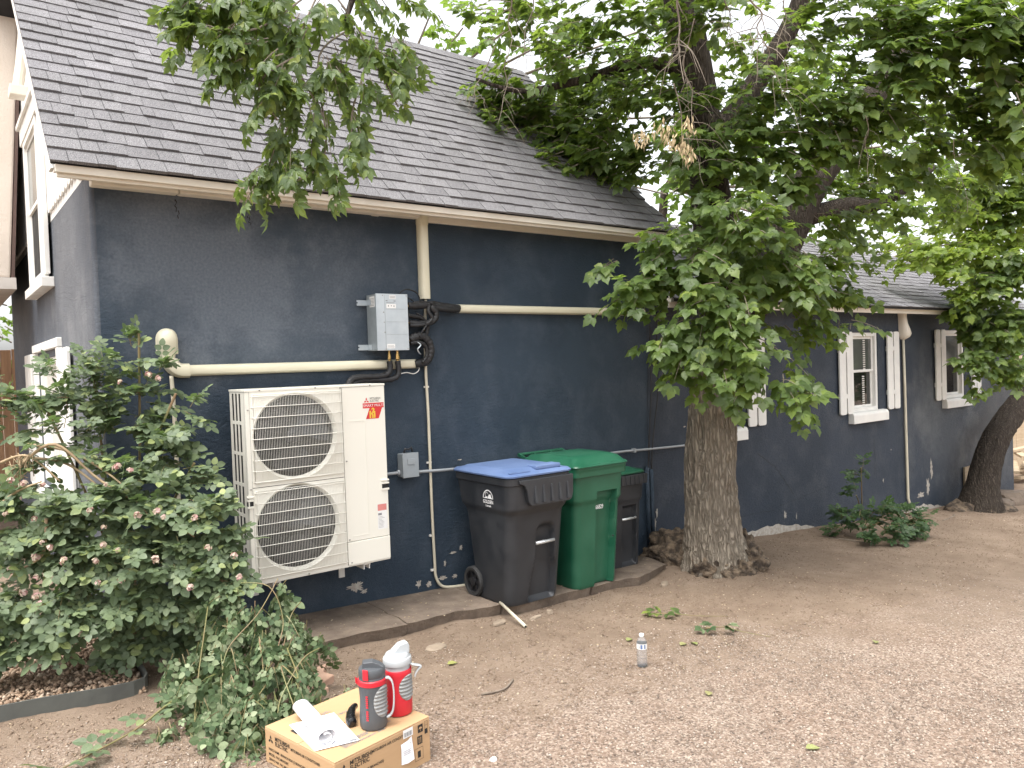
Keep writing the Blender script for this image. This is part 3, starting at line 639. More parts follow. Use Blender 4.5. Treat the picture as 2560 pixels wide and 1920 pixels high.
# bare plaster where the paint has come away (thin, ragged)
def flake(cx, cz, rx, rz_, seed, y=-.0025, n=46, name='bare_plaster'):
    pts = []
    for k in range(n):
        a = 2 * math.pi * k / n; q = .5 + 1.0 * abs(noise.noise(V((math.cos(a) * 1.9 + seed, math.sin(a) * 1.9, seed * 1.7)))) + .5 * noise.noise(V((math.cos(a) * 4, math.sin(a) * 4 + seed, 2))) + .25 * noise.noise(V((math.cos(a) * 11, math.sin(a) * 11 + seed, 5)))
        pts.append((cx + rx * q * math.cos(a), cz + rz_ * q * math.sin(a)))
    mb = MB(); mb.prism(pts, y, y + .004, 'y'); return mb.build(name, MT['flake'], house)
for i, (x, z, rx, rz_) in enumerate([(.98, -.30, .075, .05), (1.05, -.355, .035, .022), (1.56, -.40, .028, .035), (1.66, -.415, .032, .03), (1.80, -.39, .045, .025), (1.93, -.40, .03, .02), (1.83, -.27, .014, .03), (1.92, -.19, .045, .012), (2.0, -.16, .02, .03),
                                     (4.55, -.22, .018, .05), (4.52, -.34, .02, .06), (4.44, -.38, .012, .03), (2.02, .62, .03, .006)]):
    flake(x, z, rx, rz_, i * 3.1 + 1)
# ragged bare foundation strip at the wing foot
def strip_flake(x0, x1, h, seed):
    n = int((x1 - x0) / .06); top = []; bot = []
    for k in range(n + 1):
        x = x0 + (x1 - x0) * k / n; z = gz1(x, 0) ; t = h * math.sin(math.pi * min(1, max(0, k / n))) ** .5 * (.5 + .9 * abs(noise.noise(V((x * 2.3, seed, 0)))) + .35 * noise.noise(V((x * 8, seed, 4))))
        top.append((x, z + max(.01, t))); bot.append((x, z - .1))
    mb = MB(); mb.prism(bot + top[::-1], .001, .006, 'y'); mb.build('bare_foundation', MT['flake'], house)
strip_flake(5.7, 7.6, .13, 2.2); strip_flake(9.9, 11.3, .12, 5.1)
for i, (x, z, rx, rz_) in enumerate([(6.95, -.60, .035, .05), (7.2, -.65, .014, .04), (10.98, -.45, .05, .18), (10.85, -.72, .06, .14), (10.6, -.82, .12, .05), (9.7, -.02, .012, .012), (9.45, -.45, .012, .03), (5.05, .68, .02, .012)]):
    flake(x, z, rx, rz_, i * 2.3 + 40, y=.0035)
# hairline settlement cracks, as thin raised-edge lines
def crack(pts, w=.005, y=.0):
    mb = MB(); rr_ = [(p[0], p[1]) for p in pts]; full = []
    for a, b_ in zip(rr_[:-1], rr_[1:]):
        for k in range(6):
            t = k / 6; full.append((a[0] + (b_[0] - a[0]) * t + random.uniform(-.012, .012), a[1] + (b_[1] - a[1]) * t + random.uniform(-.012, .012)))
    full.append(rr_[-1])
    for a, b_ in zip(full[:-1], full[1:]):
        mb.add([(a[0] - w / 2, y - .0015, a[1]), (a[0] + w / 2, y - .0015, a[1] + w * .6), (b_[0] + w / 2, y - .0015, b_[1] + w * .6), (b_[0] - w / 2, y - .0015, b_[1])], [(0, 1, 2, 3)])
    mb.build('crack', MT['dark'], house)
crack([(6.4, .25), (6.75, .05), (7.0, -.2), (7.15, -.35)], .006, .006); crack([(5.9, -.48), (6.6, -.5), (7.3, -.42), (8.0, -.36)], .005, .006); crack([(9.2, .2), (9.24, -.1), (9.2, -.35)], .008, .006)
crack([(4.47, 1.4), (4.45, .6), (4.48, .1), (4.5, -.4)], .006); crack([(4.5, .42), (4.8, .44), (5.05, .46)], .006, .006)
crack([(-.27, 2.68), (-.26, 2.60), (-.245, 2.55)], .006); crack([(.235, 2.68), (.24, 2.60), (.25, 2.54)], .006)

# ================================================================== WALL EQUIPMENT
def logo3(mb, cx, cy, r, M):
    """three diamonds meeting at a point"""
    for a in (90, 210, 330):
        t = math.radians(a); u = V((math.cos(t), math.sin(t))); w = V((-u.y, u.x))
        p = [V((cx, cy)), V((cx, cy)) + u * r * .5 + w * r * .29, V((cx, cy)) + u * r, V((cx, cy)) + u * r * .5 - w * r * .29]
        mb.add([(q.x, q.y, 0) for q in p], [(0, 3, 2, 1)], M)
    return mb
AF = -.48
ac = thing('heat_pump', (.52, -.3, -.04), 'large ivory two-fan outdoor heat pump unit hung on the navy wall', 'heat pump')
# casing with openings
mb = MB(); CELL = [(.028, .700, .668, 1.322, .347, 1.0), (.028, .700, .010, .664, .342, .358)]; RF = .297
for (x0, x1, z0, z1, cx, cz) in CELL:
    angs = sorted([2 * math.pi * k / 72 for k in range(72)] + [math.atan2(z - cz, x - cx) % (2 * math.pi) for x in (x0, x1) for z in (z0, z1)])
    inn, out_ = [], []
    for a in angs:
        c, s = math.cos(a), math.sin(a); t = min([((x1 - cx) / c if c > 0 else (x0 - cx) / c) if abs(c) > 1e-9 else 9, ((z1 - cz) / s if s > 0 else (z0 - cz) / s) if abs(s) > 1e-9 else 9])
        inn.append((cx + RF * c, AF, cz + RF * s)); out_.append((cx + t * c, AF, cz + t * s))
    n = len(angs); lip = [(cx + (RF + .010) * math.cos(a), AF - .004, cz + (RF + .010) * math.sin(a)) for a in angs]
    lip2 = [(cx + RF * math.cos(a), AF + .004, cz + RF * math.sin(a)) for a in angs]; deep = [(cx + (RF - .010) * math.cos(a), AF + .03, cz + (RF - .010) * math.sin(a)) for a in angs]
    base = [(cx + (RF + .018) * math.cos(a), AF, cz + (RF + .018) * math.sin(a)) for a in angs]
    # keep the base ring inside the panel
    base = [(min(max(p[0], x0 + .001), x1 - .001), p[1], min(max(p[2], z0 + .001), z1 - .001)) for p in base]
    vs = out_ + base + lip + lip2 + deep
    fs = [(r * n + k, r * n + (k + 1) % n, (r + 1) * n + (k + 1) % n, (r + 1) * n + k) for r in range(4) for k in range(n)]
    mb.add(vs, fs)
mb.build('front_panel', MT['ac'], ac, autos=True)
mb = MB(); mb.box(.03, 1.045, AF + .12, -.16, .01, 1.32); mb.build('inner_box', MT['dark'], ac)
mb = MB()                                                    # top, bottom, back, left frame strips
mb.box(-.004, 1.054, AF - .004, -.146, 1.322, 1.338); mb.box(0, 1.05, AF + .002, -.15, -.0, .010); mb.box(.03, 1.05, -.158, -.15, .011, 1.321); mb.box(1.042, 1.05, AF + .004, -.16, .011, 1.321)
mb.box(.0, .0275, AF, AF + .03, .0105, 1.3215)
mb.build('cabinet', MT['ac'], ac, bevel=.003)
slots = []
for r in range(6):
    z0 = .055 + r * .213
    for c in range(3):
        y = -.385 + c * .072; slots.append((y, y + .046, z0, z0 + .190))
mb = MB(); wall_holes(mb, AF + .03, -.15, .011, 1.3215, slots, lambda a, z, d: (.0 + d, a, z), .004); mb.build('louvred_side', MT['ac'], ac)
mb = MB(); mb.box(.0042, .027, AF + .035, -.155, .02, 1.31); mb.build('side_screen', MT['dark'], ac)
mb = MB(); mb.box(.7035, 1.0495, AF - .001, AF + .02, .184, 1.3205); mb.build('service_panel', MT['ac'], ac, bevel=.003)
mb = MB(); mb.box(.7035, 1.0495, AF - .006, AF + .02, .011, .180); mb.build('valve_cover', MT['ac'], ac, bevel=.004)
mb = MB()                                                    # pressed outline on the service panel
for (x0, x1, z0, z1) in ((.752, .880, 1.068, 1.072), (.752, .880, .218, .222), (.8775, .8815, .222, 1.068)): mb.box(x0, x1, AF - .0030, AF - .0005, z0, z1)
mb.build('pressed_edge', MT['ac'], ac)
mb = MB()
for x, z in ((.1, 1.33), (.5, 1.33), (.93, 1.33), (.72, .78), (.72, .20), (.73, .03), (.05, .012), (.4, .012), (.015, 1.2), (.015, .66), (.69, 1.32)): mb.lathe([(.006, 0), (.006, .003), (.004, .005)], 8, frame((x, AF - .004, z), (1, 0, 0), (0, 0, 1), (0, -1, 0)))
mb.build('screws', MT['screw'], ac)
for (x0, x1, z0, z1, cx, cz) in CELL:
    # fan: hub and three wide blades
    Mf = frame((cx, AF + .055, cz), (1, 0, 0), (0, 0, 1), (0, -1, 0)); mb = MB()
    mb.lathe([(.055, -.03), (.055, .02), (.04, .03), (.012, .034)], 24, Mf)
    fan = mb.build('fan', MT['fan'], ac, autos=True)
    for b in range(3):
        a0 = b * 2.094 + .5; rows = []
        for i in range(9):
            t = i / 8; r = .05 + .212 * t; wdt = .65 + .35 * math.sin(t * 2.2)
            rows.append([(r * math.cos(a0 + wdt * (s - .5) * 1.5), r * math.sin(a0 + wdt * (s - .5) * 1.5), .018 - .05 * s) for s in (0, .25, .5, .75, 1)])
        mb = MB(); mb.loft(rows, Mf, cap=False, closed=False); mb.build('blade', MT['fan'], fan, True)
    # wire guard
    mb = MB(); gx0, gx1 = x0 + .018, x1 - .012; gz0, gz1_ = z0 + .030, z1 - .022; yb = AF - .028
    nW = 56
    for k in range(nW):
        x = gx0 + .008 + (gx1 - gx0 - .016) * k / (nW - 1)
        mb.tube([(x, AF - .002, gz1_), (x, yb, gz1_ - .018), (x, yb, gz0 + .018), (x, AF - .002, gz0)], .00115, 4, cap=False)
    for k in range(9):
        z = gz0 + (gz1_ - gz0) * (k / 8) * .97 + .008; r = .0026
        mb.tube([(gx0 - .008, AF - .001, z), (gx0 + .002, yb - .003, z), (gx1 - .002, yb - .003, z), (gx1 + .008, AF - .001, z)], r, 5, cap=False)
    mb.tube([(gx0, AF - .006, gz0), (gx1, AF - .006, gz0), (gx1, AF - .006, gz1_), (gx0, AF - .006, gz1_), (gx0, AF - .006, gz0)], .003, 5)
    g = mb.build('fan_guard', MT['wire'], ac, True)
# handles
for (x0, x1, sgn) in ((-.012, .03, 1), (.99, 1.058, 1)):
    mb = MB(); mb.box(x0, x1, AF - .010, AF + .03, .600, .612); mb.box(x0, x1, AF - .010, AF + .03, .578, .590); mb.box(x0, x1, AF - .008, AF + .03, .530, .545); mb.box(x0 + .006 if x0 < .5 else x0, x0 + .014 if x0 < .5 else x0 + .008, AF - .008, AF + .03, .545, .578)
    h = mb.build('handle', MT['ac'], ac, bevel=.002); mb = MB(); mb.box(x0 + .002, x1 - .002, AF - .003, AF + .02, .5455, .577); mb.build('handle_recess', MT['dark'], h)
mb = MB(); mb.box(-.010, .02, -.20, -.16, .585, .600); mb.box(-.010, .02, -.20, -.16, .530, .543); mb.build('handle', MT['ac'], ac, bevel=.002)
# wall brackets
for x in (.17, .86):
    mb = MB(); mb.box(x - .025, x + .025, -.46, -.001, -.012, -.003); mb.box(x - .025, x - .019, -.46, -.001, -.045, -.012); mb.box(x + .019, x + .025, -.46, -.001, -.045, -.012); mb.box(x - .024, x + .024, -.012, -.0005, -.20, .06)
    b_ = mb.build('wall_bracket', MT['white'], ac)
    mb = MB(); mb.box(x - .05, x + .05, -.47, -.40, -.0029, .0005); mb.lathe([(.010, 0), (.010, .008)], 6, Matrix.Translation((x + .03, -.44, -.02))); mb.build('foot_plate', MT['white'], b_)
# stickers
st = MB(); st.add([(0, 0, 0), (.173, 0, 0), (.173, .038, 0), (0, .038, 0)], [(0, 1, 2, 3)], on_front(.867, AF - .0022, 1.158))
st.add([(.022, -.082, 0), (.128, -.082, 0), (.160, 0, 0), (.055, 0, 0)], [(0, 1, 2, 3)], on_front(.867, AF - .0020, 1.1595)); stk = st.build('red_sticker', MT['red'], ac)
text_mb('SMART MULTI', .027, on_front(.871, AF - .0026, 1.168)).build('sticker_text', MT['white_print'], stk)
gl = text_mb('hi', .072, on_front(.918, AF - .0025, 1.085), bold=.003); text_mb('2', .050, on_front(.938, AF - .0027, 1.122), gl, bold=.003); gl.build('sticker_emblem', MT['gold_print'], stk)
logo3(MB(), 0, 0, .024, on_front(.898, AF - .0022, 1.214)).build('diamond_mark', MT['red'], ac)
text_mb('MITSUBISHI\nELECTRIC', .022, on_front(.926, AF - .0022, 1.222), sx=.8).build('maker_lettering', MT['ink'], ac)
mb = MB(); mb.add([(0, 0, 0), (.078, 0, 0), (.078, .19, 0), (0, .19, 0)], [(0, 1, 2, 3)], on_front(.955, AF - .0019, .24)); pl = mb.build('rating_plate', MT['label_w'], ac)
mb = MB(); mb.add([(.002, .14, 0), (.076, .14, 0), (.076, .188, 0), (.002, .188, 0)], [(0, 1, 2, 3)], on_front(.955, AF - .0023, .24)); mb.build('warning_strip', MT['pink_print'], pl)
mb = MB(); mb.add([(.004, .105, 0), (.034, .105, 0), (.034, .122, 0), (.004, .122, 0)], [(0, 1, 2, 3)], on_front(.955, AF - .0024, .24))
for k in range(9): mb.add([(.005, .012 + k * .010, 0), (.03 + .03 * random.random(), .012 + k * .010, 0), (.03 + .03 * random.random(), .0145 + k * .010, 0), (.005, .0145 + k * .010, 0)], [(0, 1, 2, 3)], on_front(.955, AF - .0023, .24))
mb.build('plate_print', MT['ink_grey'], pl)

# branch box
bb = thing('branch_box', (1.3, -.02, 1.594), 'silver steel branch box with brass pipe ports above the heat pump', 'branch box')
mb = MB(); mb.box(1.162, 1.445, -.186, -.022, 1.596, 2.046); mb.build('cabinet', MT['galv_dark'], bb, bevel=.002)
mb = MB(); mb.box(1.160, 1.447, -.190, -.1865, 1.594, 2.048); lid = mb.build('front_cover', MT['galv'], bb, bevel=.0012)
mb = MB()
for z in (1.925, 1.822, 1.720): mb.box(1.245, 1.43, -.1915, -.1904, z, z + .003)
mb.box(1.236, 1.239, -.1915, -.1904, 1.60, 2.04); mb.build('pressed_line', MT['galv_dark'], lid)
mb = MB(); 
for x, z in ((1.22, 2.035), (1.435, 2.035), (1.225, 1.90), (1.228, 1.82), (1.231, 1.74), (1.235, 1.605), (1.435, 1.605)): mb.lathe([(.005, 0), (.005, .002), (.003, .004)], 8, frame((x, -.1905, z), (1, 0, 0), (0, 0, 1), (0, -1, 0)))
mb.build('screws', MT['screw'], lid)
for (w_, h_, x, z) in ((.085, .035, 1.252, 1.932), (.058, .03, 1.28, 2.008), (.072, .036, 1.245, 1.61)):
    mb = MB(); mb.add([(0, 0, 0), (w_, 0, 0), (w_, h_, 0), (0, h_, 0)], [(0, 1, 2, 3)], on_front(x, -.1911, z)); mb.build('cover_label', MT['label_w'], lid)
mb = MB(); 
for (x, z, w_, h_) in ((1.246, 1.990, .018, .006), (1.318, 1.988, .018, .006), (1.284, 2.014, .05, .003), (1.284, 2.021, .05, .003), (1.284, 2.028, .05, .003), (1.25, 1.975, .075, .003), (1.265, 1.945, .008, .012), (1.292, 1.948, .008, .008), (1.315, 1.945, .01, .01), (1.25, 1.618, .06, .002), (1.25, 1.625, .06, .002), (1.25, 1.632, .055, .002)):
    mb.add([(0, 0, 0), (w_, 0, 0), (w_, h_, 0), (0, h_, 0)], [(0, 1, 2, 3)], on_front(x, -.1914, z))
mb.build('label_print', MT['ink_grey'], lid)
mb = MB(); mb.add([(0, 0, 0), (.09, 0, 0), (.09, .085, 0), (0, .085, 0)], [(0, 1, 2, 3)], on_left(1.1612, -.075, 1.945)); sl_ = mb.build('side_label', MT['label_w'], bb)
mb = MB(); [mb.add([(0, 0, 0), (.07, 0, 0), (.07, .004, 0), (0, .004, 0)], [(0, 1, 2, 3)], on_left(1.1607, -.083, 1.955 + k * .011)) for k in range(6)]; mb.build('label_print', MT['ink_grey'], sl_)
for z in (1.985, 1.625):
    mb = MB(); mb.box(1.085, 1.161, -.024, -.0215, z - .022, z + .022); mb.box(1.075, 1.0848, -.024, -.0215, z + .006, z + .022); mb.box(1.075, 1.0848, -.024, -.0215, z - .022, z - .004); mb.box(1.1575, 1.1605, -.10, -.0245, z - .022, z + .022); mb.build('mounting_tab', MT['galv'], bb)
for z in (1.962, 1.914, 1.885, 1.821, 1.751, 1.72, 1.677, 1.65):
    mb = MB(); Mx = frame((1.446, -.10, z), (0, 1, 0), (0, 0, 1), (1, 0, 0)); big = z in (1.962, 1.821, 1.677)
    mb.lathe([(.008, 0), (.008, .016), (.014, .0165), (.014, .030), (.010, .0305), (.010, .044)] if not big else [(.010, 0), (.010, .015), (.018, .0155), (.018, .040), (.013, .042), (.013, .060)], 6 if not big else 12, Mx); mb.build('brass_fitting', MT['brass'], bb)
for x, r in ((1.309, .008), (1.384, .011)):
    mb = MB(); Mx = frame((x, -.10, 1.596), (1, 0, 0), (0, -1, 0), (0, 0, -1)); mb.lathe([(r, 0), (r, .03), (r * 1.5, .0305), (r * 1.5, .045), (r * 1.7, .0455), (r * 1.7, .072), (r * 1.1, .08), (r * 1.1, .11)], 12, Mx); mb.build('brass_fitting', MT['brass'], bb)

def smooth_path(pts, k=6):
    pts = [V(p) for p in pts]; out = []; n = len(pts)
    for i in range(n - 1):
        p0, p1, p2, p3 = pts[max(i - 1, 0)], pts[i], pts[i + 1], pts[min(i + 2, n - 1)]
        for j in range(k):
            t = j / k; out.append(.5 * ((2 * p1) + (p2 - p0) * t + (2 * p0 - 5 * p1 + 4 * p2 - p3) * t * t + (3 * p1 - p0 - 3 * p2 + p3) * t ** 3))
    out.append(pts[-1]); return out
def pipe(name, pts, r, m, label, cat, seg=10, k=6, wrap=False, group=None):
    sp = smooth_path(pts, k); base = V(sp[0]); o = thing(name, base, label, cat, group)
    mb = MB(); rs = [r * (1 + (.06 * math.sin(i * 1.7) if wrap else 0)) for i in range(len(sp))]; mb.tube(sp, rs, seg); mb.build('run', MT[m], o, True); return o
pipe('refrigerant_hose', [(1.50, -.10, 1.962), (1.6, -.098, 1.965), (1.72, -.09, 1.975), (1.86, -.075, 1.968), (2.04, -.045, 1.955)], .031, 'hose', 'black foam hose from the top brass port into the right ivory duct', 'hose', wrap=True)
pipe('refrigerant_hose', [(1.50, -.10, 1.821), (1.58, -.105, 1.815), (1.68, -.11, 1.82), (1.745, -.115, 1.85), (1.758, -.12, 1.905), (1.72, -.12, 1.95), (1.80, -.105, 1.945), (1.92, -.085, 1.938), (2.03, -.05, 1.94)], .026, 'hose', 'black foam hose looping from the middle brass port to the right', 'hose', wrap=True)
pipe('refrigerant_hose', [(1.50, -.10, 1.677), (1.56, -.10, 1.705), (1.635, -.10, 1.705), (1.695, -.095, 1.645), (1.705, -.09, 1.565), (1.67, -.075, 1.50), (1.58, -.04, 1.480)], .036, 'hose', 'thick corrugated black hose curling from the lowest port into the left duct', 'hose', 12, 8, True)
pipe('refrigerant_hose', [(1.309, -.10, 1.510), (1.314, -.10, 1.455), (1.285, -.105, 1.405), (1.21, -.105, 1.388), (1.10, -.11, 1.388), (.99, -.12, 1.385), (.93, -.13, 1.350), (.90, -.135, 1.27)], .024, 'hose', 'black insulated hose under the branch box, nearer the left of the two', 'hose', wrap=True)
pipe('refrigerant_hose', [(1.384, -.10, 1.510), (1.390, -.10, 1.42), (1.365, -.10, 1.375), (1.28, -.098, 1.358), (1.14, -.095, 1.362), (1.04, -.10, 1.358), (.97, -.115, 1.33), (.95, -.12, 1.27)], .024, 'hose', 'black insulated hose under the branch box, nearer the right of the two', 'hose', wrap=True)
pipe('refrigerant_hose', [(1.50, -.09, 1.885), (1.57, -.085, 1.875), (1.64, -.08, 1.86), (1.69, -.08, 1.80), (1.68, -.075, 1.73), (1.66, -.07, 1.66)], .020, 'hose', 'black hose dropping behind the loops at the second port', 'hose', wrap=True)
pipe('refrigerant_hose', [(1.50, -.12, 1.80), (1.57, -.125, 1.80), (1.66, -.13, 1.815), (1.71, -.13, 1.86), (1.68, -.125, 1.92), (1.72, -.11, 1.99), (1.84, -.08, 1.985), (2.0, -.06, 1.972)], .016, 'hose', 'slim black hose winding outermost round the loops to the right', 'hose', wrap=True)
pipe('refrigerant_hose', [(1.50, -.12, 1.65), (1.56, -.12, 1.66), (1.62, -.12, 1.645), (1.655, -.115, 1.60), (1.655, -.11, 1.54), (1.62, -.10, 1.49)], .016, 'hose', 'slim black hose curling inside the thick corrugated one', 'hose', wrap=True)
pipe('control_cable', [(1.55, -.15, 1.90), (1.62, -.15, 1.86), (1.64, -.15, 1.80), (1.60, -.15, 1.75), (1.58, -.14, 1.70)], .006, 'black', 'thin black cable dangling in front of the middle ports', 'cable', 6)
pipe('control_cable', [(1.42, -.10, 2.046), (1.45, -.10, 2.085), (1.52, -.09, 2.10), (1.60, -.08, 2.075), (1.63, -.075, 2.02), (1.62, -.075, 1.97)], .0055, 'black', 'thin black cable arching over the branch box corner', 'cable', 6)
pipe('control_cable', [(1.446, -.09, 2.03), (1.50, -.08, 2.035), (1.56, -.075, 2.01), (1.60, -.07, 1.975)], .005, 'black', 'short thin black cable just under the arching one at the box', 'cable', 6)
pipe('control_cable', [(1.52, -.14, 1.985), (1.60, -.145, 2.0), (1.70, -.14, 1.985), (1.765, -.135, 1.93), (1.76, -.13, 1.87), (1.72, -.13, 1.83)], .005, 'black', 'thin black cable circling the looped hose beside the ports', 'cable', 6)
pipe('control_cable', [(1.618, -.05, 1.455), (1.60, -.06, 1.42), (1.55, -.065, 1.398), (1.48, -.07, 1.41), (1.41, -.08, 1.40)], .004, 'white', 'thin white wire drooping below the end of the left duct', 'cable', 6)
pipe('control_cable', [(1.56, -.13, 1.66), (1.585, -.14, 1.635), (1.555, -.14, 1.60), (1.575, -.13, 1.57), (1.60, -.11, 1.56)], .006, 'galv', 'loose shiny foil end hanging from the lowest port hose', 'cable', 5)

# ivory line covers
def duct(mb, a, b, axis, prof_w, prof_d, centre):
    """D-section along X or Z; wall side at y=-0.001"""
    w, d = prof_w / 2, prof_d
    pr = [(-w, -.001), (-w, -d * .55), (-w * .72, -d * .93), (-w * .5, -d), (w * .5, -d), (w * .72, -d * .93), (w, -d * .55), (w, -.001)]
    if axis == 'x': r0, r1 = [[(t, y, centre + q) for q, y in pr] for t in (a, b)]
    else: r0, r1 = [[(centre + q, y, t) for q, y in pr] for t in (a, b)]
    mb.loft([r0, r1])
dl = thing('line_cover', (-.35, 0, 1.445), 'ivory plastic duct with rounded wall cap running level to the branch box', 'duct')
mb = MB(); duct(mb, -.25, 1.620, 'x', .078, .062, 1.482); mb.build('channel', MT['duct'], dl, autos=True)
mb = MB()                                                      # swept elbow
el = []
for k in range(9):
    t = k / 8 * math.pi / 2; el.append((-.27 - .0 - .088 * math.sin(t), 1.57 - .088 * math.cos(t) if 0 else 1.57 - .088 * math.cos(t), t))
rings = []
for x, z, t in el:
    n = V((-math.sin(t), 0, -math.cos(t))); ring = []
    for q, y in [(-.050, -.001), (-.050, -.045), (-.037, -.070), (-.024, -.075), (.024, -.075), (.037, -.070), (.050, -.045), (.050, -.001)]:
        ring.append((x + n.x * q, y, z + n.z * q))
    rings.append(ring)
rings.insert(0, [(p[0] + .035, p[1], p[2]) for p in rings[0]]); mb.loft(rings); mb.build('elbow', MT['duct'], dl, autos=True)
mb = MB(); prof = []                                            # bulbous wall cap
for (hw, hd, z) in [(.043, .064, 1.565), (.048, .066, 1.575), (.050, .070, 1.60), (.060, .078, 1.625), (.066, .088, 1.65), (.068, .096, 1.68), (.068, .098, 1.705), (.062, .094, 1.735), (.050, .084, 1.756), (.034, .066, 1.770), (.014, .040, 1.776)]:
    prof.append([(-.366 + hw * math.cos(a), -.002 - hd * max(0, math.sin(a)) ** .7, z) for a in [math.pi * j / 14 for j in range(15)]])
mb.loft(prof); mb.build('wall_cap', MT['duct'], dl, autos=True)
mb = MB(); ring = []
for a in range(17): t = math.pi * a / 16; ring.append((-.366 + .072 * math.cos(t), 1.705 + .075 * math.sin(t)))
pts = [(-.366 + .072, 1.60)] + ring + [(-.366 - .072, 1.60)]; mb.prism(pts, -.012, -.0005, 'y'); mb.build('cap_flange', MT['duct'], dl, bevel=.003)
mb = MB(); mb.lathe([(.005, 0), (.005, .003)], 8, frame((-.285, -.064, 1.456), (1, 0, 0), (0, 0, 1), (0, -1, 0))); mb.lathe([(.005, 0), (.005, .003)], 8, frame((-.415, -.05, 1.555), (1, 0, 0), (0, 0, 1), (0, -1, 0))); mb.build('screws', MT['screw'], dl)
dv = thing('line_cover', (1.71, 0, 2.03), 'ivory duct along the eaves turning down to the branch box hoses', 'duct')
mb = MB(); duct(mb, 2.03, 2.70, 'z', .092, .065, 1.712); mb.build('channel', MT['duct'], dv, autos=True)
mb = MB(); duct(mb, 2.665, 2.77, 'z', .100, .069, 1.712); mb.build('coupling', MT['duct'], dv, autos=True)
for x0, x1 in ((-.80, -.262), (-.257, .228), (.233, 1.27), (1.275, 1.655)):
    mb = MB(); mb.box(x0, x1, -.095, -.0015, 2.703, 2.772); mb.build('channel', MT['cream'], dv, bevel=.012)
mb = MB(); mb.box(1.24, 1.31, -.099, -.001, 2.698, 2.7735); mb.build('joint_sleeve', MT['cream'], dv, bevel=.01)
dr = thing('line_cover', (2.01, 0, 1.915), 'straight ivory duct running level towards the tree on the right', 'duct')
mb = MB(); duct(mb, 2.013, 4.40, 'x', .074, .060, 1.954); mb.build('channel', MT['duct'], dr, autos=True)
# thin pipes
tp = pipe('drain_pipe', [(1.715, -.03, 2.03), (1.70, -.03, 1.8), (1.690, -.03, 1.42), (1.699, -.03, 1.03), (1.700, -.03, .31), (1.708, -.03, -.20), (1.715, -.032, -.36), (1.765, -.04, -.445), (1.86, -.05, -.472), (2.0, -.06, -.481)], .0125, 'duct_thin', 'thin ivory drain pipe dropping down the wall beside the heat pump', 'pipe', 10, 8)
for z in (1.83, 1.28, .63, .0, -.30):
    mb = MB(); mb.box(1.678, 1.722, -.020, -.001, z - .008, z + .008); mb.build('clip', MT['white'], tp)
pipe('drain_pipe', [(-.352, -.03, 1.45), (-.345, -.03, 1.2), (-.34, -.03, .5), (-.335, -.03, -.38)], .014, 'duct_thin', 'thin ivory drain pipe under the duct elbow behind the rose bush', 'pipe')
# disconnect and conduit
dc = thing('disconnect_box', (1.475, 0, .535), 'grey electrical disconnect box on the wall right of the heat pump', 'disconnect box')
mb = MB(); mb.box(1.40, 1.545, -.085, -.001, .540, .735); mb.build('enclosure', MT['grey_box'], dc, bevel=.006)
mb = MB(); mb.box(1.397, 1.548, -.100, -.0855, .536, .739); mb.box(1.44, 1.505, -.106, -.1005, .645, .695); mb.build('cover', MT['grey_box'], dc, bevel=.004)
mb = MB(); mb.tube([(1.44, -.05, .74), (1.45, -.05, .775), (1.48, -.05, .765), (1.51, -.05, .78), (1.52, -.05, .742)], .009, 6); mb.build('loose_cable', MT['black'], dc, True)
mb = MB(); mb.lathe([(.02, 0), (.024, .004), (.024, .018), (.018, .022)], 12, frame((1.399, -.035, .578), (0, 1, 0), (0, 0, 1), (-1, 0, 0))); mb.lathe([(.02, 0), (.024, .004), (.024, .018), (.018, .022)], 12, frame((1.546, -.035, .566), (0, 1, 0), (0, 0, -1), (1, 0, 0))); mb.build('connector', MT['conduit'], dc, True)
pipe('conduit', [(1.0, -.035, .59), (1.15, -.035, .583), (1.3, -.035, .580), (1.38, -.035, .578)], .013, 'conduit', 'short grey conduit between the heat pump and the disconnect box', 'conduit')
cd = pipe('conduit', [(1.565, -.035, .566), (1.8, -.045, .555), (2.03, -.035, .543), (2.7, -.03, .508), (3.3, -.028, .500), (3.99, -.026, .500), (4.5, -.022, .485), (5.2, -.018, .470)], .0135, 'conduit', 'long grey conduit along the wall behind the bins', 'conduit')
for x, z in ((2.5, .519), (3.1, .503), (4.2, .497)):
    mb = MB(); mb.box(x - .012, x + .012, -.046, -.001, z - .022, z + .022); mb.build('strap', MT['conduit'], cd)
# cables and dark pipe at the joint of house and wing
for i, (pts, lab) in enumerate([([(4.50, -.02, 1.9), (4.49, -.025, 1.16), (4.45, -.03, .78), (4.42, -.02, .33), (4.42, -.02, -.3)], 'thin black cable hanging at the house joint, leftmost strand'),
                    ([(4.60, -.03, 1.95), (4.595, -.03, 1.16), (4.53, -.03, .79), (4.47, -.025, .4), (4.455, -.02, -.1)], 'thin black cable sagging at the house joint, rightmost strand')]):
    pipe('hanging_cable', pts, .0075, 'black', lab, 'cable', 6)
dp = thing('wall_pipes', (4.42, -.03, -.6), 'pair of navy painted pipes rising from the ground behind the bins', 'pipes')
for x, t in ((4.385, .30), (4.45, .27)):
    mb = MB(); mb.tube([(x, -.03, -.62), (x, -.03, t)], .022, 10); mb.build('pipe', MT['navy'], dp, True)
